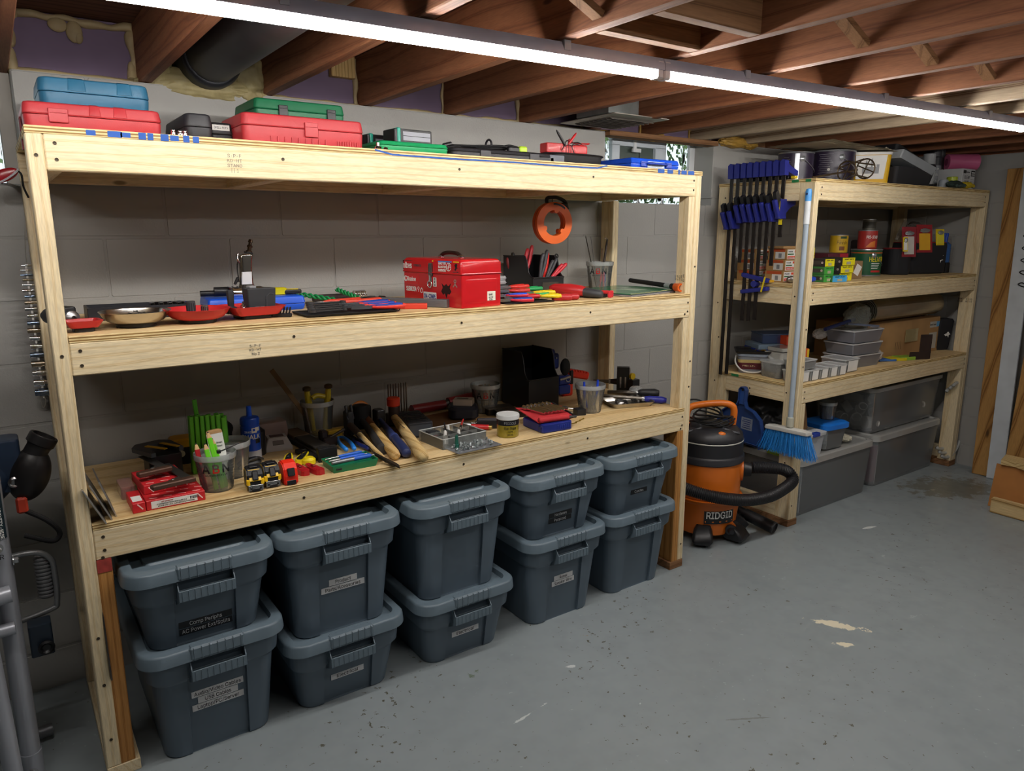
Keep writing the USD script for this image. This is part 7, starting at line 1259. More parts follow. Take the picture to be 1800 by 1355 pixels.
S('blue_bar', rot(bar((-.17, 0, .006), (.17, .02, .04), .011, 10), 'z', 0), mat('26336A', .45), 'dark blue bar lying across the top of the big bin stack', 'bar', (4.04, .20, ZL2 + .232)); S('steel_level', rot(B(.28, .02, .012, 0, 0, 0, .001), 'y', 6), mat('7A8AA8', .3, .6), 'thin blue-grey strip on the big bin stack', 'strip', (4.15, .13, ZL2 + .245), -.15)
t = T('poly_bag', 'crumpled clear plastic bag on the big bin stack', 'bag', (4.24, .22, ZL2 + .228)); P(t, 'film', foamlump(.09, .07, .085, 0, 0, .05, 91), clear('C2C8BE', .35, .1), smooth=True)
S('wire_bundle', cc(*[curve([(q.uniform(-.05, .05), q.uniform(-.03, .03), q.uniform(0, .02)) for _ in range(5)], .0022, 5) for _ in range(8)]), mat('8A7A62', .5), 'tangle of thin wires on the back tubs', 'wire', (3.78, .33, ZL2 + .208)); S('white_pouch', foamlump(.06, .03, .03, 0, 0, .03, 95), mat('B8B2AC', .6), 'pale pouch behind the tangle of wires', 'pouch', (3.98, .30, ZL2 + .16))
t = T('cardboard_box', 'long brown cardboard box at the back right of the lowest shelf', 'box', (4.73, .34, ZL2), -.02); P(t, 'carton', B(.88, .36, .235, 0, 0, 0, .002), CARD); P(t, 'flap_seam', B(.88, .003, .0008, 0, -.02, .235, 0), mat('6E5232', .8)); P(t, 'ship_label', cc(B(.10, .0008, .11, .36, -.1804, .02, 0), B(.10, .0008, .04, .36, -.1804, .165, 0)), mat('B5B2A8', .6)); P(t, 'blue_label', B(.04, .0008, .035, .415, -.1808, .168, 0), mat('5A9AC8', .5)); lettering(t, 'Bend-Saver', .012, .35, -.1812, .185, DGR, .08)
for i in range(4): P(t, 'print_line', B(.003, .0008, .05, -.10 + .02 * i, -.1803, .05, 0), mat('6A4E30', .8))
S('envelope_window', cc(B(.16, .003, .085, 0, 0, 0, .001)), clear('D8C48A', .5), 'clear envelope with yellow papers stuck on the cardboard box', 'envelope', (4.80, .152, ZL2 + .09))
S('rusty_angle', cc(B(.09, .004, .16, .02, 0, 0, .001), B(.14, .004, .05, -.03, -.002, 0, .001)), mat('3A2A24', .75, .3, bump=.6, bscale=100, var=.35), 'rusty brown steel angle plate standing before the cardboard box', 'angle plate', (4.70, .025, ZL2), -.35)
for i, (x, y, m, l) in enumerate(((4.46, .14, mat('3A66A8', .5), 'blue and white'), (4.53, .125, mat('C9B81E', .5), 'yellow'), (4.60, .12, mat('8AB03A', .5), 'green'))):
    S('flat_packet', B(.12, .08, .014 + .004 * i, 0, 0, 0, .003), m, l + ' flat packet lying in the row before the cardboard box', 'packet', (x, y - .015 * i, ZL2), -.5 + .1 * i)
S('cloth_packet', foamlump(.05, .04, .04, 0, 0, .04, 97), mat('B8AFA6', .7), 'crumpled pale packet right of the big bin stack', 'packet', (4.38, .16, ZL2))
t = T('bubble_foil_roll', 'roll of silver bubble-foil insulation lying on the cardboard box', 'roll', (4.72, .21, ZL2 + .237), 0)
FOIL = mat('B9B2A4', .28, .95, bump=1.0, bscale=90, var=.1)
sp = [np.array([(.032 + .0105 * k / (2 * PI) * 1.0) * math.cos(k), (.032 + .0105 * k / (2 * PI)) * math.sin(k)]) for k in np.linspace(0, 2 * PI * 4.6, 150)]; spl = LineString([tuple(p) for p in sp]).buffer(.0028, cap_style=2)
g = Ef(spl, .84); P(t, 'foil_layers', mv(rot(g, 'z', 90), 0, 0, .084), FOIL, smooth=40)
t = T('loose_foil', 'curled outer flap of the bubble-foil roll', 'foil'); stage.RemovePrim(t)
t = T('apron_pouch', 'black nail pouch with a white emblem at the right end of the lowest shelf', 'pouch', (5.215, .165, ZL2), -.35); P(t, 'pouch_body', loft([np.column_stack([ring(w, d, .012, 4) + (x, 0), np.full(20, z)]) for z, w, d, x in ((0, .10, .06, 0), (.02, .11, .07, 0), (.15, .12, .08, .008), (.20, .12, .085, .012), (.215, .10, .07, .016))]), mat('1A1B20', .8, bump=.5, bscale=120), smooth=40); P(t, 'logo', mv(rot(Ef(Polygon([(-.03, 0), (-.008, .006), (0, .022), (.012, .03), (.010, .010), (.024, 0), (.010, -.006), (.008, -.024), (-.002, -.010), (-.018, -.012)]), .001), 'x', -3), .025, -.0395, .11), WHT, smooth=False)
S('cloth_bag', foamlump(.05, .05, .07, 0, 0, .07, 99), mat('C2B6A4', .85), 'pale cloth bag squeezed behind the nail pouch', 'bag', (5.205, .28, ZL2 + .09))
# ---- floor level under the small unit: translucent totes
HAZE = clear('CDD1D5', .24, .3)
def clear_tote(label, x0, x1, y0, d, h, z=0):
    w = x1 - x0; t = T('clear_tote', label, 'storage tote', ((x0 + x1) / 2, y0 + d / 2, z), 0, 'translucent totes under the small shelf')
    P(t, 'tote_wall', RR((0, w * .92, d * .90, .03), (.01, w * .935, d * .915, .035), (h - .03, w * .985, d * .985, .04), (h - .03, w * .975, d * .975, .037), (.016, w * .925, d * .905, .032), (.010, w * .9, d * .88, .03), n=6), HAZE, smooth=40); return t
t = clear_tote('translucent tote in front full of pale bags and a ribbed grey hose', 3.475, 4.255, .035, .46, .345)
def tote_lid(t, w, d, h): P(t, 'lid', RR((h - .045, w * 1.0, d * 1.0, .045), (h - .04, w * 1.015, d * 1.02, .048), (h - .006, w * 1.01, d * 1.01, .046), (h, w * .985, d * .975, .04), (h, w * .93, d * .90, .035), (h - .008, w * .92, d * .885, .03), n=6), clear('BFC0BD', .72), smooth=40)
tote_lid(t, .78, .46, .345)
t = clear_tote('translucent tote on the floor at the right holding white parts and a pink folder', 4.32, 5.15, .055, .44, .345); tote_lid(t, .83, .44, .345)
t = clear_tote('translucent tote of white plastic pipe fittings stacked on the right-hand tote', 4.30, 5.20, .10, .42, .30, .346); P(t, 'rim', RR((.265, .90, .42, .045), (.27, .92, .435, .048), (.295, .92, .435, .048), (.297, .89, .41, .04), (.27, .88, .4, .038), n=6), clear('BFC0BD', .6))
PVC = mat('DAD8D2', .35)
q = np.random.default_rng(21)
for i in range(26):
    r = q.uniform(.022, .040); l = q.uniform(.05, .11); x, y, z = 4.40 + (i % 9) * .085 + q.uniform(-.02, .02), .17 + .10 * ((i // 9) % 3) + q.uniform(-.01, .01), .40 + .055 * (i % 3)
    g = mv(L([(r, 0), (r * 1.15, .002), (r * 1.15, l * .4), (r, l * .42), (r, l), (r * .8, l), (r * .8, .002)], 18), 0, 0, -l / 2); g = mv(rot(rot(g, 'x', q.uniform(50, 120)), 'z', q.uniform(-70, 70)), x, y, z)
    S('pipe_fitting', g, PVC, 'white plastic pipe fitting inside the stacked translucent tote', 'pipe fitting', group='white pipe fittings in the tote')
for i, (x, y, z, m, sx, lab) in enumerate(((3.62, .20, .06, mat('4A5A4A', .6), .07, 'greenish lump at the left inside the front tote'), (3.78, .19, .16, mat('C2C6D2', .6), .10, 'pale bag in the middle of the front tote'), (3.95, .22, .07, mat('3E3E44', .6), .10, 'dark lump at the right inside the front tote'), (4.08, .24, .08, mat('5A5A60', .6), .09, 'grey lump at the right end of the front tote'), (3.70, .30, .20, mat('9AA0A0', .6), .12, 'grey-white bag at the back of the front tote'))):
    S('packed_bag', foamlump(sx, .07, .055 + .02 * (i % 2), x, y, z + .02, 101 + i), m, lab, 'bag', group='soft things inside the front tote')
S('ribbed_hose', cc(*[mv(rot(trimesh.creation.torus(.015, .004, 14, 6), 'y', 62), 3.62 + i * .0115, .105, .045 + i * .0048) for i in range(38)]), mat('A4A6A8', .45), 'ribbed grey hose pressed against the front of the front tote', 'hose')
for i, (x, y, z, w, h, m, lab) in enumerate(((4.42, .16, .012, .05, .24, mat('A83050', .5), 'pink folder standing at the left inside the right-hand tote'), (4.60, .17, .012, .09, .12, mat('D4D2CC', .6), 'white box inside the right-hand tote'), (4.75, .19, .012, .11, .09, mat('8A8E96', .5), 'grey part in the middle of the right-hand tote'), (4.95, .16, .012, .10, .12, mat('CFCABF', .6), 'pale box at the right inside the right-hand tote'), (4.66, .32, .012, .30, .2, mat('5A5E6A', .6), 'dark grey box at the back of the right-hand tote'))):
    S('packed_box', case(w, .10, h, .008, .003), m, lab, 'box', (x, y, z), .1 * (i % 2))
S('black_bin', RR((0, .30, .30, .03), (.28, .34, .34, .03), (.285, .34, .34, .03), (.285, .32, .32, .03), (.02, .28, .28, .02)), mat('17171A', .5), 'black plastic bin on the left end of the front translucent tote', 'bin', (3.585, .295, .3455)) if False else None
t = T('black_bag', 'black plastic sack filling the space behind the dustpan', 'sack', (3.56, .36, .3462)); P(t, 'sack', foamlump(.15, .16, .155, 0, 0, .16, 111), mat('121214', .45, bump=.5, bscale=40), smooth=True)
S('lime_strip', B(.03, .16, .02, 0, 0, 0, .004), mat('A8CC3A', .45), 'lime-green strip on the rim of the front tote under the dustpan', 'strip', (3.462, .16, .3462))
t = T('grey_bin', 'grey-white plastic bin with a blue corner behind the broom', 'bin', (3.63, .115, .3462), 0); P(t, 'bin_wall', RR((0, .13, .13, .012), (.12, .155, .15, .014), (.12, .148, .143, .013), (.004, .125, .125, .011)), mat('B4B8BE', .45)); P(t, 'rim', RR((.118, .168, .164, .016), (.135, .172, .168, .016), (.136, .155, .15, .014)), mat('C6C9CC', .45)); P(t, 'blue_corner', mv(case(.06, .03, .022, .006, .003), -.03, -.078, .122), mat('2A44A0', .45))
S('paper_bag', cc(rot(B(.06, .05, .15, 0, 0, 0, .006), 'y', -14)), mat('8E6A48', .85), 'folded brown paper bag standing in the grey bin', 'paper bag', (3.62, .14, .482))
t = T('lidded_container', 'clear food container with a bright blue lid holding plastic bags', 'container', (3.86, .14, .3462), -.1); P(t, 'container_wall', RR((0, .17, .14, .025), (.125, .20, .17, .03), (.125, .196, .166, .028), (.004, .165, .135, .023), n=5), clear('D2D6D8', .22)); P(t, 'lid', RR((.12, .215, .185, .034), (.124, .225, .195, .036), (.15, .225, .195, .036), (.156, .205, .175, .032), (.16, .19, .16, .03), n=6), mat('1E78DC', .3)); P(t, 'bag_inside', foamlump(.065, .05, .042, 0, 0, .055, 121), mat('C9CED2', .4, bump=1, bscale=60), smooth=True)
cup('measuring_cup', 'clear cup full of short steel pieces standing on the blue lid', (3.89, .15, .5063), .105, .04, .048, -.8, CUP, False); S('steel_pieces', cc(*[bar((.02 * math.cos(i * 2.4), .02 * math.sin(i * 2.4), .006), (.032 * math.cos(i * 2.4 + .4), .032 * math.sin(i * 2.4 + .4), .08), .003, 5) for i in range(18)]), mat('7A7872', .4, .6), 'short steel pieces filling the cup on the blue lid', 'steel pieces', (3.89, .15, .5063), kind='stuff')
S('orange_nozzle', mv(rot(L([(.012, 0), (.018, .006), (.018, .05), (.010, .07)], 14), 'y', 80), 0, 0, .018), mat('D8521E', .45), 'orange nozzle lying behind the blue-lidded container', 'nozzle', (3.80, .27, .40)); S('paper_wad', foamlump(.045, .04, .02, 0, 0, .02, 131), mat('D2CDB8', .8), 'crumpled white paper right of the blue-lidded container', 'paper', (4.05, .12, .3462))
t = T('tubing_coil', 'coil of clear vinyl tubing leaning at the right end of the small shelf', 'tubing', (5.19, .02, 0))
for i in range(3): P(t, 'tube_loop', tube(np.array([((.20 - .02 * i) * math.cos(a) * .9, -.012 + .022 * i + .01 * math.sin(2 * a), .33 + (.265 - .025 * i) * math.sin(a)) for a in np.linspace(-PI * .62, PI * .60, 40)]), .011, 10), clear('D9DDDD', .55), smooth=True)
# ---- broom hanging beside the front post
t = T('broom', 'broom with a pale blue-grey handle and bright blue bristles hanging beside the post', 'broom', (X2 - .030, .008, 0)); P(t, 'handle', cyl(.0135, 1.02, 18, 0, 0, .62), mat('A9B7C4', .35)); P(t, 'white_sleeve', cyl(.0155, .12, 18, 0, 0, 1.64, .002), mat('DDE2E6', .35)); P(t, 'blue_end', L([(.0155, 1.755), (.016, 1.76), (.016, 1.80), (.012, 1.815), (.0005, 1.818)], 18), mat('4A9AE0', .35)); P(t, 'collar', L([(.016, .575), (.020, .58), (.020, .625), (.017, .63), (.0135, .631)], 20), mat('B9B8A8', .4)); P(t, 'hang_hole', mv(rot(cyl(.006, .033, 12), 'y', 90), -.0165, 0, 1.79), mat('1E3A6A', .5))
P(t, 'head_block', mv(rot(loft([np.column_stack([ring(w, d, .012, 4), np.full(20, z)]) for z, w, d in ((0, .05, .262), (.006, .054, .268), (.018, .05, .262), (.024, .036, .20))]), 'x', -2), 0, .01, .548), mat('C9C9C4', .45))
q = np.random.default_rng(31); bs = []
for i in range(620):
    u, v = q.uniform(-1, 1), q.uniform(-1, 1); a = np.array((v * .020, .01 + u * .125, .552)); b = np.array((v * .034 - .004, .008 + u * .172 + q.normal(0, .004), .425 + .018 * (1 - abs(u)) * 0 + q.uniform(-.008, .010) + .004 * u)); bs.append(tube([a, (a + b) / 2 + (0, q.normal(0, .002), 0), b], [.0013, .0013, .0009], 4))
P(t, 'bristles', cc(*bs), mat('2A8CDC', .4, var=.25), kind='stuff', smooth=False)
# ---- blue dustpan hanging on the side rail
t = T('dustpan', 'dark blue dustpan hanging by its handle below the side rail', 'dustpan', (X2 - .030, .315, .575), 0); DP = mat('24427E', .4)
out = [(-.150, -.16), (.150, -.16), (.158, -.06), (.135, .005), (.085, .045), (.035, .06), (.022, .09), (.024, .155), (.012, .172), (-.012, .172), (-.024, .155), (-.022, .09), (-.035, .06), (-.085, .045), (-.135, .005), (-.158, -.06)]
pan = Polygon(out).buffer(-.006).buffer(.006); tiltpan = lambda m: rot(m, 'x', 2)
P(t, 'pan', tiltpan(Es(pan, .004)), DP, smooth=30); P(t, 'pan_rim', tiltpan(mv(Es(pan.difference(pan.buffer(-.006)).difference(sbox(-.143, -.2, .143, -.148)), .030), -.013, 0, 0)), DP, smooth=30); P(t, 'handle_grip', tiltpan(mv(Es(Polygon([(-.018, .07), (.018, .07), (.020, .15), (.010, .164), (-.010, .164), (-.020, .15)]), .012), -.012, 0, 0)), mat('2E56A0', .4)); P(t, 'front_lip', tiltpan(mv(rot(B(.020, .29, .004, 0, 0, 0, .001), 'y', 30), -.010, 0, -.150)), DP)
P(t, 'hang_hole', tiltpan(mv(rot(cyl(.007, .016, 12), 'y', 90), -.022, 0, .155)), BLK); s = P(t, 'label', tiltpan(mv(B(.001, .075, .070, 0, 0, 0, 0), -.0026, -.035, -.075)), mat('8A94A4', .5))
for i in range(5): P(s, 'print_line', tiltpan(mv(B(.0006, .06 - .008 * (i % 3), .004, 0, 0, 0, 0), -.0034, -.035, -.066 + i * .012)), NAVY)
# ---- orange and black shop vacuum
vc = (2.905, .219)
t = T('shop_vacuum', 'orange and black wet-dry shop vacuum standing between the two shelving units', 'vacuum', (*vc, 0), -.72)
VO, VB = mat('D8701E', .35, var=.06), mat('232327', .45)
P(t, 'lower_drum', L([(.150, .040), (.158, .046), (.178, .215), (.186, .220), (.190, .226), (.190, .234), (.180, .236), (.0005, .236)], 48), VO); P(t, 'upper_drum', L([(.168, .234), (.174, .240), (.178, .43), (.0005, .43)], 48), VO)
P(t, 'motor_head', L([(.180, .425), (.184, .43), (.184, .462), (.180, .466), (.178, .47), (.178, .545), (.170, .575), (.140, .603), (.10, .613), (.0005, .615)], 48), VB); P(t, 'head_band', L([(.1845, .428), (.1865, .431), (.1865, .458), (.1845, .461)], 48), mat('35353A', .5)); P(t, 'trim_line', L([(.1780, .536), (.1795, .538), (.1795, .541), (.1780, .543)], 48), mat('C2C2B8', .4))
for s in (-1, 1): P(t, 'side_panel', mv(rot(loft([np.column_stack([ring(w, d, .02, 4), np.full(20, z)]) for z, w, d in ((0, .10, .12), (.006, .094, .112))]), 'y', 16 * s), s * .095, -.045, .597), mat('3E4046', .4))
lettering(t, '6.0·14', .026, -.095, -.065, .604, WHT, .075, rx=-78); lettering(t, 'HP  GAL', .010, -.095, -.092, .596, WHT, .05, rx=-74); P(t, 'latch_knob', mv(sc(trimesh.creation.icosphere(2, 1.0), .030, .020, .016), .035, -.130, .588), VO, smooth=True)
P(t, 'carry_handle', curve([(-.118, .0, .60), (-.122, -.0, .655), (-.105, -.0, .695), (-.05, 0, .712), (.05, 0, .722), (.105, 0, .712), (.122, 0, .68), (.118, 0, .61)], .0185, 12, 8), VO)
CRD = mat('161618', .5); q = np.random.default_rng(41)
for i in range(6): P(t, 'cord_loop', curve([((.12 - .01 * i) * math.cos(a) * (1 + .15 * math.sin(3 * a + i)), (.075 + .008 * i) * math.sin(a) - .02, .625 + .010 * i + .012 * math.sin(2 * a + i)) for a in np.linspace(0, 2 * PI, 14)], .0048, 8, 4), CRD)
P(t, 'cord_tail', curve([(-.10, .08, .66), (-.14, .12, .69), (-.05, .17, .70), (.05, .15, .66)], .0048, 8), CRD)
P(t, 'hose_port', rot(L([(.044, .150), (.048, .165), (.048, .185), (.040, .188), (.036, .21), (.034, .225)], 28), 'y', 90).apply_transform(trimesh.transformations.rotation_matrix(-.12, (0, 0, 1))).apply_translation((0, 0, .37)), BLK); P(t, 'port_ring', rot(L([(.056, .160), (.060, .168), (.060, .182), (.050, .184)], 28), 'y', 90).apply_transform(trimesh.transformations.rotation_matrix(-.12, (0, 0, 1))).apply_translation((0, 0, .37)), VO)
lab = P(t, 'badge', wrap(mv(Ef(sbox(-.085, -.040, .085, .030), .002), .055, 0, .155), .1735), mat('1A1A1C', .35), smooth=30)
P(lab, 'badge_edge', wrap(mv(Ef(sbox(-.080, -.032, .080, -.026), .0026), .055, 0, .155), .1735), VO, smooth=False); P(lab, 'lettering', wrap(mv(textx('RIDGID', .036, .148, bold=True), .055, -.002, .163), .1745), WHT, smooth=False)
for a in (-1.15, -.05, .9, 2.2):
    b = a - .72 * 0; x, y = .165 * math.cos(a - .6), .165 * math.sin(a - .6)
    f = P(t, 'caster_foot', mv(rot(loft([np.column_stack([ring(w, d, .016, 4) + (ox, 0), np.full(20, z)]) for z, w, d, ox in ((.018, .09, .085, .02), (.040, .125, .105, .015), (.075, .11, .095, -.005), (.105, .06, .07, -.03))]), 'z', math.degrees(a - .6)), x * 1.02, y * 1.02, 0), BLK, smooth=30); P(f, 'caster_wheel', mv(rot(rot(cyl(.0215, .022, 18, 0, 0, -.011, .003), 'x', 90), 'z', math.degrees(a - .6)), x * 1.2, y * 1.2, .0215), RUB)
P(t, 'drain_cap', mv(rot(L([(.018, 0), (.028, .004), (.028, .020), (.018, .024), (.012, .045), (.012, .05)], 14), 'x', 90), .115, -.128, .075), VB); P(t, 'drain_boss', mv(rot(cyl(.034, .03, 20), 'x', 90), .115, -.10, .075), VO)
def corrugated(path, r, pitch=.009):
    p = np.array(path); s = np.r_[0, np.cumsum(np.linalg.norm(np.diff(p, axis=0), axis=1))]; n = int(s[-1] / pitch * 4); u = np.linspace(0, s[-1], n); q = np.column_stack([np.interp(u, s, p[:, k]) for k in range(3)])
    return tube(q, r + .0022 * np.where(np.arange(n) % 4 < 2, 1, -1), 18)
hp = spline([(3.085, .07, .372), (3.16, .02, .370), (3.225, -.02, .360), (3.262, -.045, .335), (3.25, -.07, .305), (3.18, -.075, .280), (3.05, -.075, .262), (2.90, -.045, .265), (2.77, .02, .285), (2.695, .10, .305), (2.66, .20, .32), (2.68, .32, .31)], 16)
S('vacuum_hose', corrugated(hp, .0295), mat('1D1D20', .45), 'black corrugated hose looping round the front of the vacuum', 'hose', smooth=True)
t = T('vacuum_wand', 'black plastic extension wand lying on the floor beside the vacuum', 'wand', (0, 0, 0)); a, b = np.array((3.13, .29, .10)), np.array((3.185, -.02, .038)); d = (b - a) / np.linalg.norm(b - a); P(t, 'wand_tube', tube([a, a + d * .15, a + d * .155, b], [.028, .028, .032, .034], 22), BLK, smooth=40); P(t, 'open_end', pipe_end(b - d * .002, d, .0345, .012, mat('2A2A2C', .4), .86), mat('2A2A2C', .4))
t = T('vacuum_nozzle', 'black floor nozzle lying behind the wand', 'nozzle', (3.10, .17, 0), .5); P(t, 'nozzle_body', loft([np.column_stack([ring(w, d, .015, 4), np.full(20, z)]) for z, w, d in ((0, .16, .09), (.03, .17, .095), (.055, .13, .08), (.08, .07, .06))]), BLK)
# ---- boards leaning on the right-hand wall, and the low cart
def leaner(name, label, m, y0, y1, x0, x1, h, th, dy=0):
    g = B(th, y1 - y0, h, 0, 0, 0, .002); g = rot(g, 'y', math.degrees(math.atan2(x1 - x0, h))); g = rot(g, 'x', -math.degrees(math.atan2(dy, h))); g.apply_translation((x0 + th / 2, (y0 + y1) / 2, -g.bounds[0][2])); return S(name, g, m, label, 'board')
leaner('plywood_board', 'knotty orange-brown plywood strip leaning on the right-hand wall', OSB, -.262, -.165, 5.172, 5.278, 2.0, .018, .07)
leaner('white_board', 'white painted board with black pen loops leaning beside the plywood strip', mat('C9D0D6', .5), -.362, -.264, 5.150, 5.256, 2.0, .018, .07)
pts = [(0, 0)] 
for i in range(5): S('pen_loop', curve([(0, -.03, .0), (-.001, .0, .018), (-.001, .02, .008), (0, .0, -.004), (0, -.03, -.010)], .0035, 6), mat('1A1A1C', .6), ('lowest', 'second', 'third', 'fourth', 'highest')[i] + ' black drawn loop on the white board', 'pen mark', (5.215 + .0053 * i, -.290 + .004 * i, 1.27 + .075 * i))
leaner('plywood_sheet', 'dark stained plywood sheet leaning at the right edge behind the cart', OSB, -1.4, -.366, 5.120, 5.235, 1.35, .018)
t = T('wooden_cart', 'low cart of orange hardboard on a rough two-by-four base at the right edge', 'cart', (0, 0, 0)); P(t, 'base_runner', Bb(4.495, 4.533, -1.6, -.552, .001, .089, .003), wood('runner', 'y', 'D2B98A', 'C2A470', '8E6C3E', ring_scale=9, knots=1)); P(t, 'hardboard_panel', rot(Bb(4.60, 4.615, -1.6, -.50, .001, .26, .001), 'y', 10, (4.6, 0, 0)), MDF); P(t, 'broken_top', rot(flat(Polygon([(4.56, -.53), (4.70, -.50), (4.72, -1.6), (4.55, -1.6), (4.56, -.80), (4.54, -.76), (4.565, -.70), (4.545, -.66), (4.57, -.60)]), .03), 'x', 0).apply_translation((.06, 0, .262)), wood('broken_pine', 'y', 'D8BE8A', 'CBAE76', 'A17C48', knots=.5))
# ================================================================ left edge: saw stand, socket strand, glasses
TUBE = mat('A3A6AE', .35, .35, var=.05); BOLT = mat('C2C4C6', .25, .9)
t = T('saw_stand', 'folded grey tubular saw stand leaning at the left edge of the picture', 'saw stand', (0, 0, 0))
x0, y0 = -.180, .12
P(t, 'main_leg', tube([(x0 + .0, y0, 0.0), (x0, y0 + .01, .6), (x0, y0 + .015, 1.13)], .026, 24), TUBE, smooth=40); P(t, 'leg_cap', mv(L([(.027, 0), (.028, .01), (.024, .03), (.014, .042), (.0005, .046)], 20), x0, y0 + .015, 1.128), mat('3A2E2C', .5)); P(t, 'leg_sleeve', tube([(x0, y0, .0), (x0, y0, .105)], .0285, 24), TUBE, smooth=40)
P(t, 'cross_tube', tube([(x0 - .45, y0 - .08, .60), (x0 + .012, y0 - .045, .625)], .024, 22), TUBE, smooth=40); P(t, 'cross_tube', tube([(x0 - .45, y0 - .02, .50), (x0 + .01, y0 - .03, .515)], .018, 20), TUBE, smooth=40)
P(t, 'front_leg', tube(spline([(x0 - .055, y0 - .07, .555), (x0 - .052, y0 - .085, .45), (x0 - .045, y0 - .10, .22), (x0 - .040, y0 - .11, 0.0)], 6), .023, 20), TUBE, smooth=40); P(t, 'side_plate', Bb(x0 - .10, x0 - .055, y0 - .02, y0 - .012, .60, .86, .003), TUBE)
for dx, dy, z, ax in ((.030, 0, 1.075, 'y'), (.030, .0, .70, 'y'), (-.002, -.028, .755, 'x'), (-.065, -.026, .83, 'x'), (-.046, -.01, .705, 'y'), (0, -.030, .05, 'x')):
    g = cc(L([(.013, 0), (.013, .003), (.009, .003)], 16), mv(L([(.008, 0), (.009, .002), (.009, .010), (.006, .012), (.0005, .012)], 6), 0, 0, .003)); P(t, 'bolt', mv(rot(g, 'y', 90) if ax == 'y' else rot(g, 'x', 90), x0 + dx - (.004 if ax == 'y' else 0), y0 + dy, z), BOLT)
band = L([(.0266, .74), (.0268, .742), (.0268, 1.00), (.0266, 1.002)], 40); v = band.vertices; 
lb = P(t, 'label_strip', wrap(mv(Ef(sbox(-.013, 0, .013, .25), .0006), .012, 0, .775), .0266).apply_translation((x0, y0 + .01, 0)), mat('1E3038', .4), smooth=30)
def vlet(s, h, w, z, m): return P(lb, 'lettering', wrap(mv(rot(textx(s, h, w, bold=True), 'y', 90), .012, 0, z), .0272).apply_translation((x0, y0 + .01, 0)), m, smooth=False)
vlet('BOSCH', .015, .085, .945, mat('C2282C', .4)); vlet('T4B GRAVITY-RISE', .009, .12, .835, WHT); lettering(t, 'R', .014, x0 + .004, y0 - .0275, .728, BLK); lettering(t, 'R', .014, x0 - .085, y0 - .0215, .71, BLK)
t = T('mitre_saw', 'dark blue power saw with a black dust elbow half hidden behind the grey stand', 'saw', (0, 0, 0)); SB = mat('27374E', .4)
P(t, 'motor_body', mv(rot(L([(.02, 0), (.06, .006), (.068, .05), (.068, .16), (.05, .18)], 28), 'y', 90), -.32, .36, .88), SB); P(t, 'gear_case', mv(case(.09, .10, .16, .02, .008), -.145, .36, .84), SB); P(t, 'guard', mv(rot(sc(trimesh.creation.icosphere(3, 1.0), .055, .05, .085), 'y', 18), -.085, .33, .885), mat('211F20', .45), smooth=True)
P(t, 'dust_elbow', tube(spline([(-.10, .33, .86), (-.085, .33, .91), (-.065, .33, .945), (-.040, .33, .985)], 6), [.034] * 12 + [.033] * 4 + [.036, .036, .037], 20), mat('1E1C1D', .45), smooth=40); P(t, 'elbow_mouth', pipe_end(np.array((-.050, .33, .972)), (.53, 0, .85), .040, .03, RUB, .8), mat('1E1C1D', .45)); P(t, 'bearing', mv(rot(L([(.006, 0), (.015, .002), (.017, .008), (.012, .012), (.008, .008)], 20), 'x', 90), -.125, .302, .875), STEEL); P(t, 'red_switch', B(.03, .02, .05, -.115, .30, .775, .006), mat('C2402A', .4))
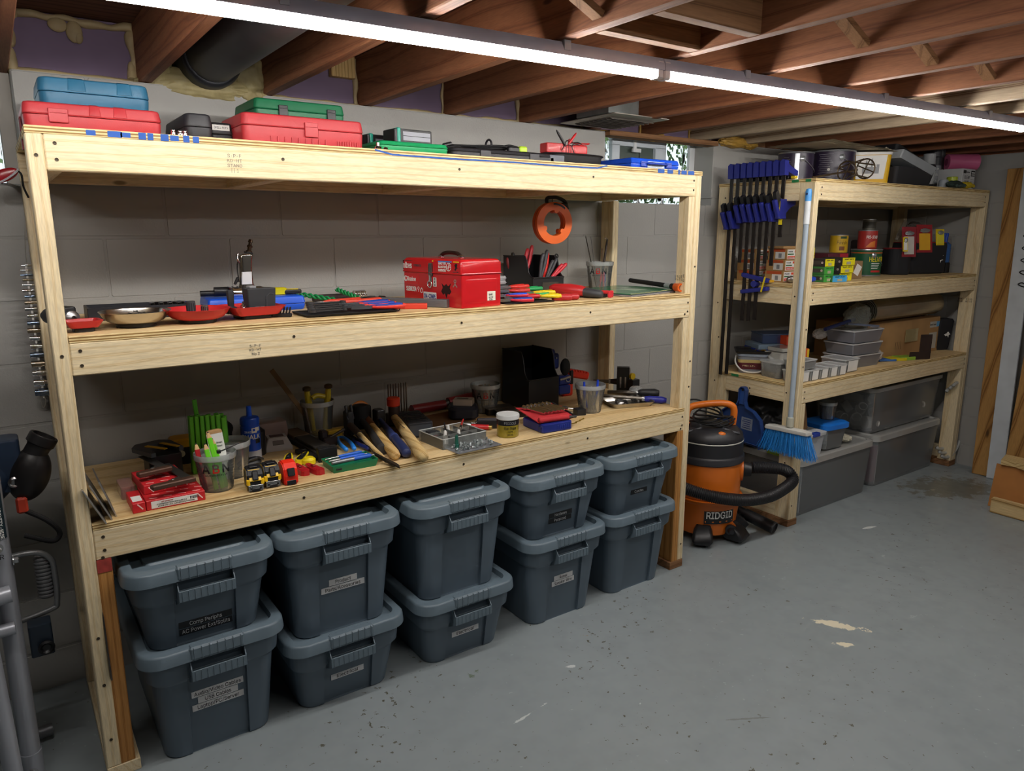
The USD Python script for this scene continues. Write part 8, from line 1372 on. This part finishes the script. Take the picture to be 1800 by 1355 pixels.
P(t, 'power_cord', curve([(-.12, .30, .79), (-.06, .30, .74), (-.03, .31, .69), (-.05, .31, .665), (-.12, .31, .70)], .0075, 10, 10), RUB); P(t, 'frame_loop', tube(spline([(-.24, .26, .655), (-.11, .26, .66), (-.065, .26, .63), (-.058, .26, .58), (-.062, .26, .49), (-.085, .26, .465), (-.24, .26, .44)], 8), .0085, 10), mat('8A8C8E', .4, .5), smooth=True); P(t, 'spring_handle', cc(*[mv(trimesh.creation.torus(.016, .008, 16, 6), -.085, .28, .51 + i * .012) for i in range(11)]), mat('6E6F72', .5), smooth=True); P(t, 'foot_block', mv(case(.06, .06, .10, .006, .003), -.115, .22, .355), mat('24303E', .45)); P(t, 'foot_wheel', mv(rot(L([(.006, 0), (.02, .002), (.022, .012), (.016, .016), (.010, .010)], 22), 'x', 90), -.105, .19, .385), BLK); P(t, 'lower_frame', bar((-.5, .30, .03), (-.12, .32, .03), .02, 14), mat('6A6C70', .45, .3))
# strand of sockets hanging from a wire
t = T('socket_strand', 'strand of chrome sockets threaded on a wire hanging left of the big shelf', 'socket strand', (-.012, .56, 0)); P(t, 'wire', cc(curve([(.018, .03, 1.745), (.012, .01, 1.65), (.0, 0, 1.52), (-.006, 0, 1.09)], .0012, 5), curve([(-.006, 0, 1.09), (-.014, 0, 1.06), (-.008, 0, 1.035), (.0, 0, 1.06), (-.006, 0, 1.09)], .0012, 5)), mat('B5B2AA', .4, .5))
z = 1.502; i = 0
while z > 1.10:
    r = .0035 + .0105 * max(0, (i - 2) / 18) ** 1.1; l = .030 + .004 * (i % 3) if i < 14 else .040
    P(t, 'socket', mv(rot(L([(r * .8, -l / 2), (r, -l / 2 + .001), (r, l / 2 - .012), (r * .86, l / 2 - .010), (r * .86, l / 2 - .001), (r * .7, l / 2), (r * .5, l / 2), (r * .5, l / 2 - .01)], 16), 'y', 90 if i % 2 else -90), -.003 - .0002 * i, 0, z - r), (CHROME, CHROME, mat('8E9EB4', .15, 1.0), mat('B9AC96', .2, 1.0))[i % 4]); P(t, 'spacer_bead', mv(cyl(.0032, .007, 8), -.004, 0, z - 2 * r - .0068), WHT)
    z -= 2 * r + .008; i += 1
t = T('safety_glasses', 'red-rimmed glasses hanging on the window ledge left of the big shelf', 'glasses', (-.045, .46, 1.765), -.2); P(t, 'red_lens', rot(sc(trimesh.creation.icosphere(3, 1.0), .042, .006, .018), 'y', -24), mat('A81E28', .25), smooth=True); P(t, 'white_rim', curve([(-.045, -.008, -.022), (-.01, -.012, -.020), (.025, -.010, .002), (.042, -.006, .020)], .003, 6), mat('C9C4CC', .4)); P(t, 'strap', curve([(.036, 0, .016), (.046, .0, .004), (.044, .02, -.03), (.05, .04, -.06)], .003, 6), RUB); P(t, 'ledge_clip', B(.02, .22, .004, .0, .12, -.024, .001), mat('8C8C8E', .4, .5))
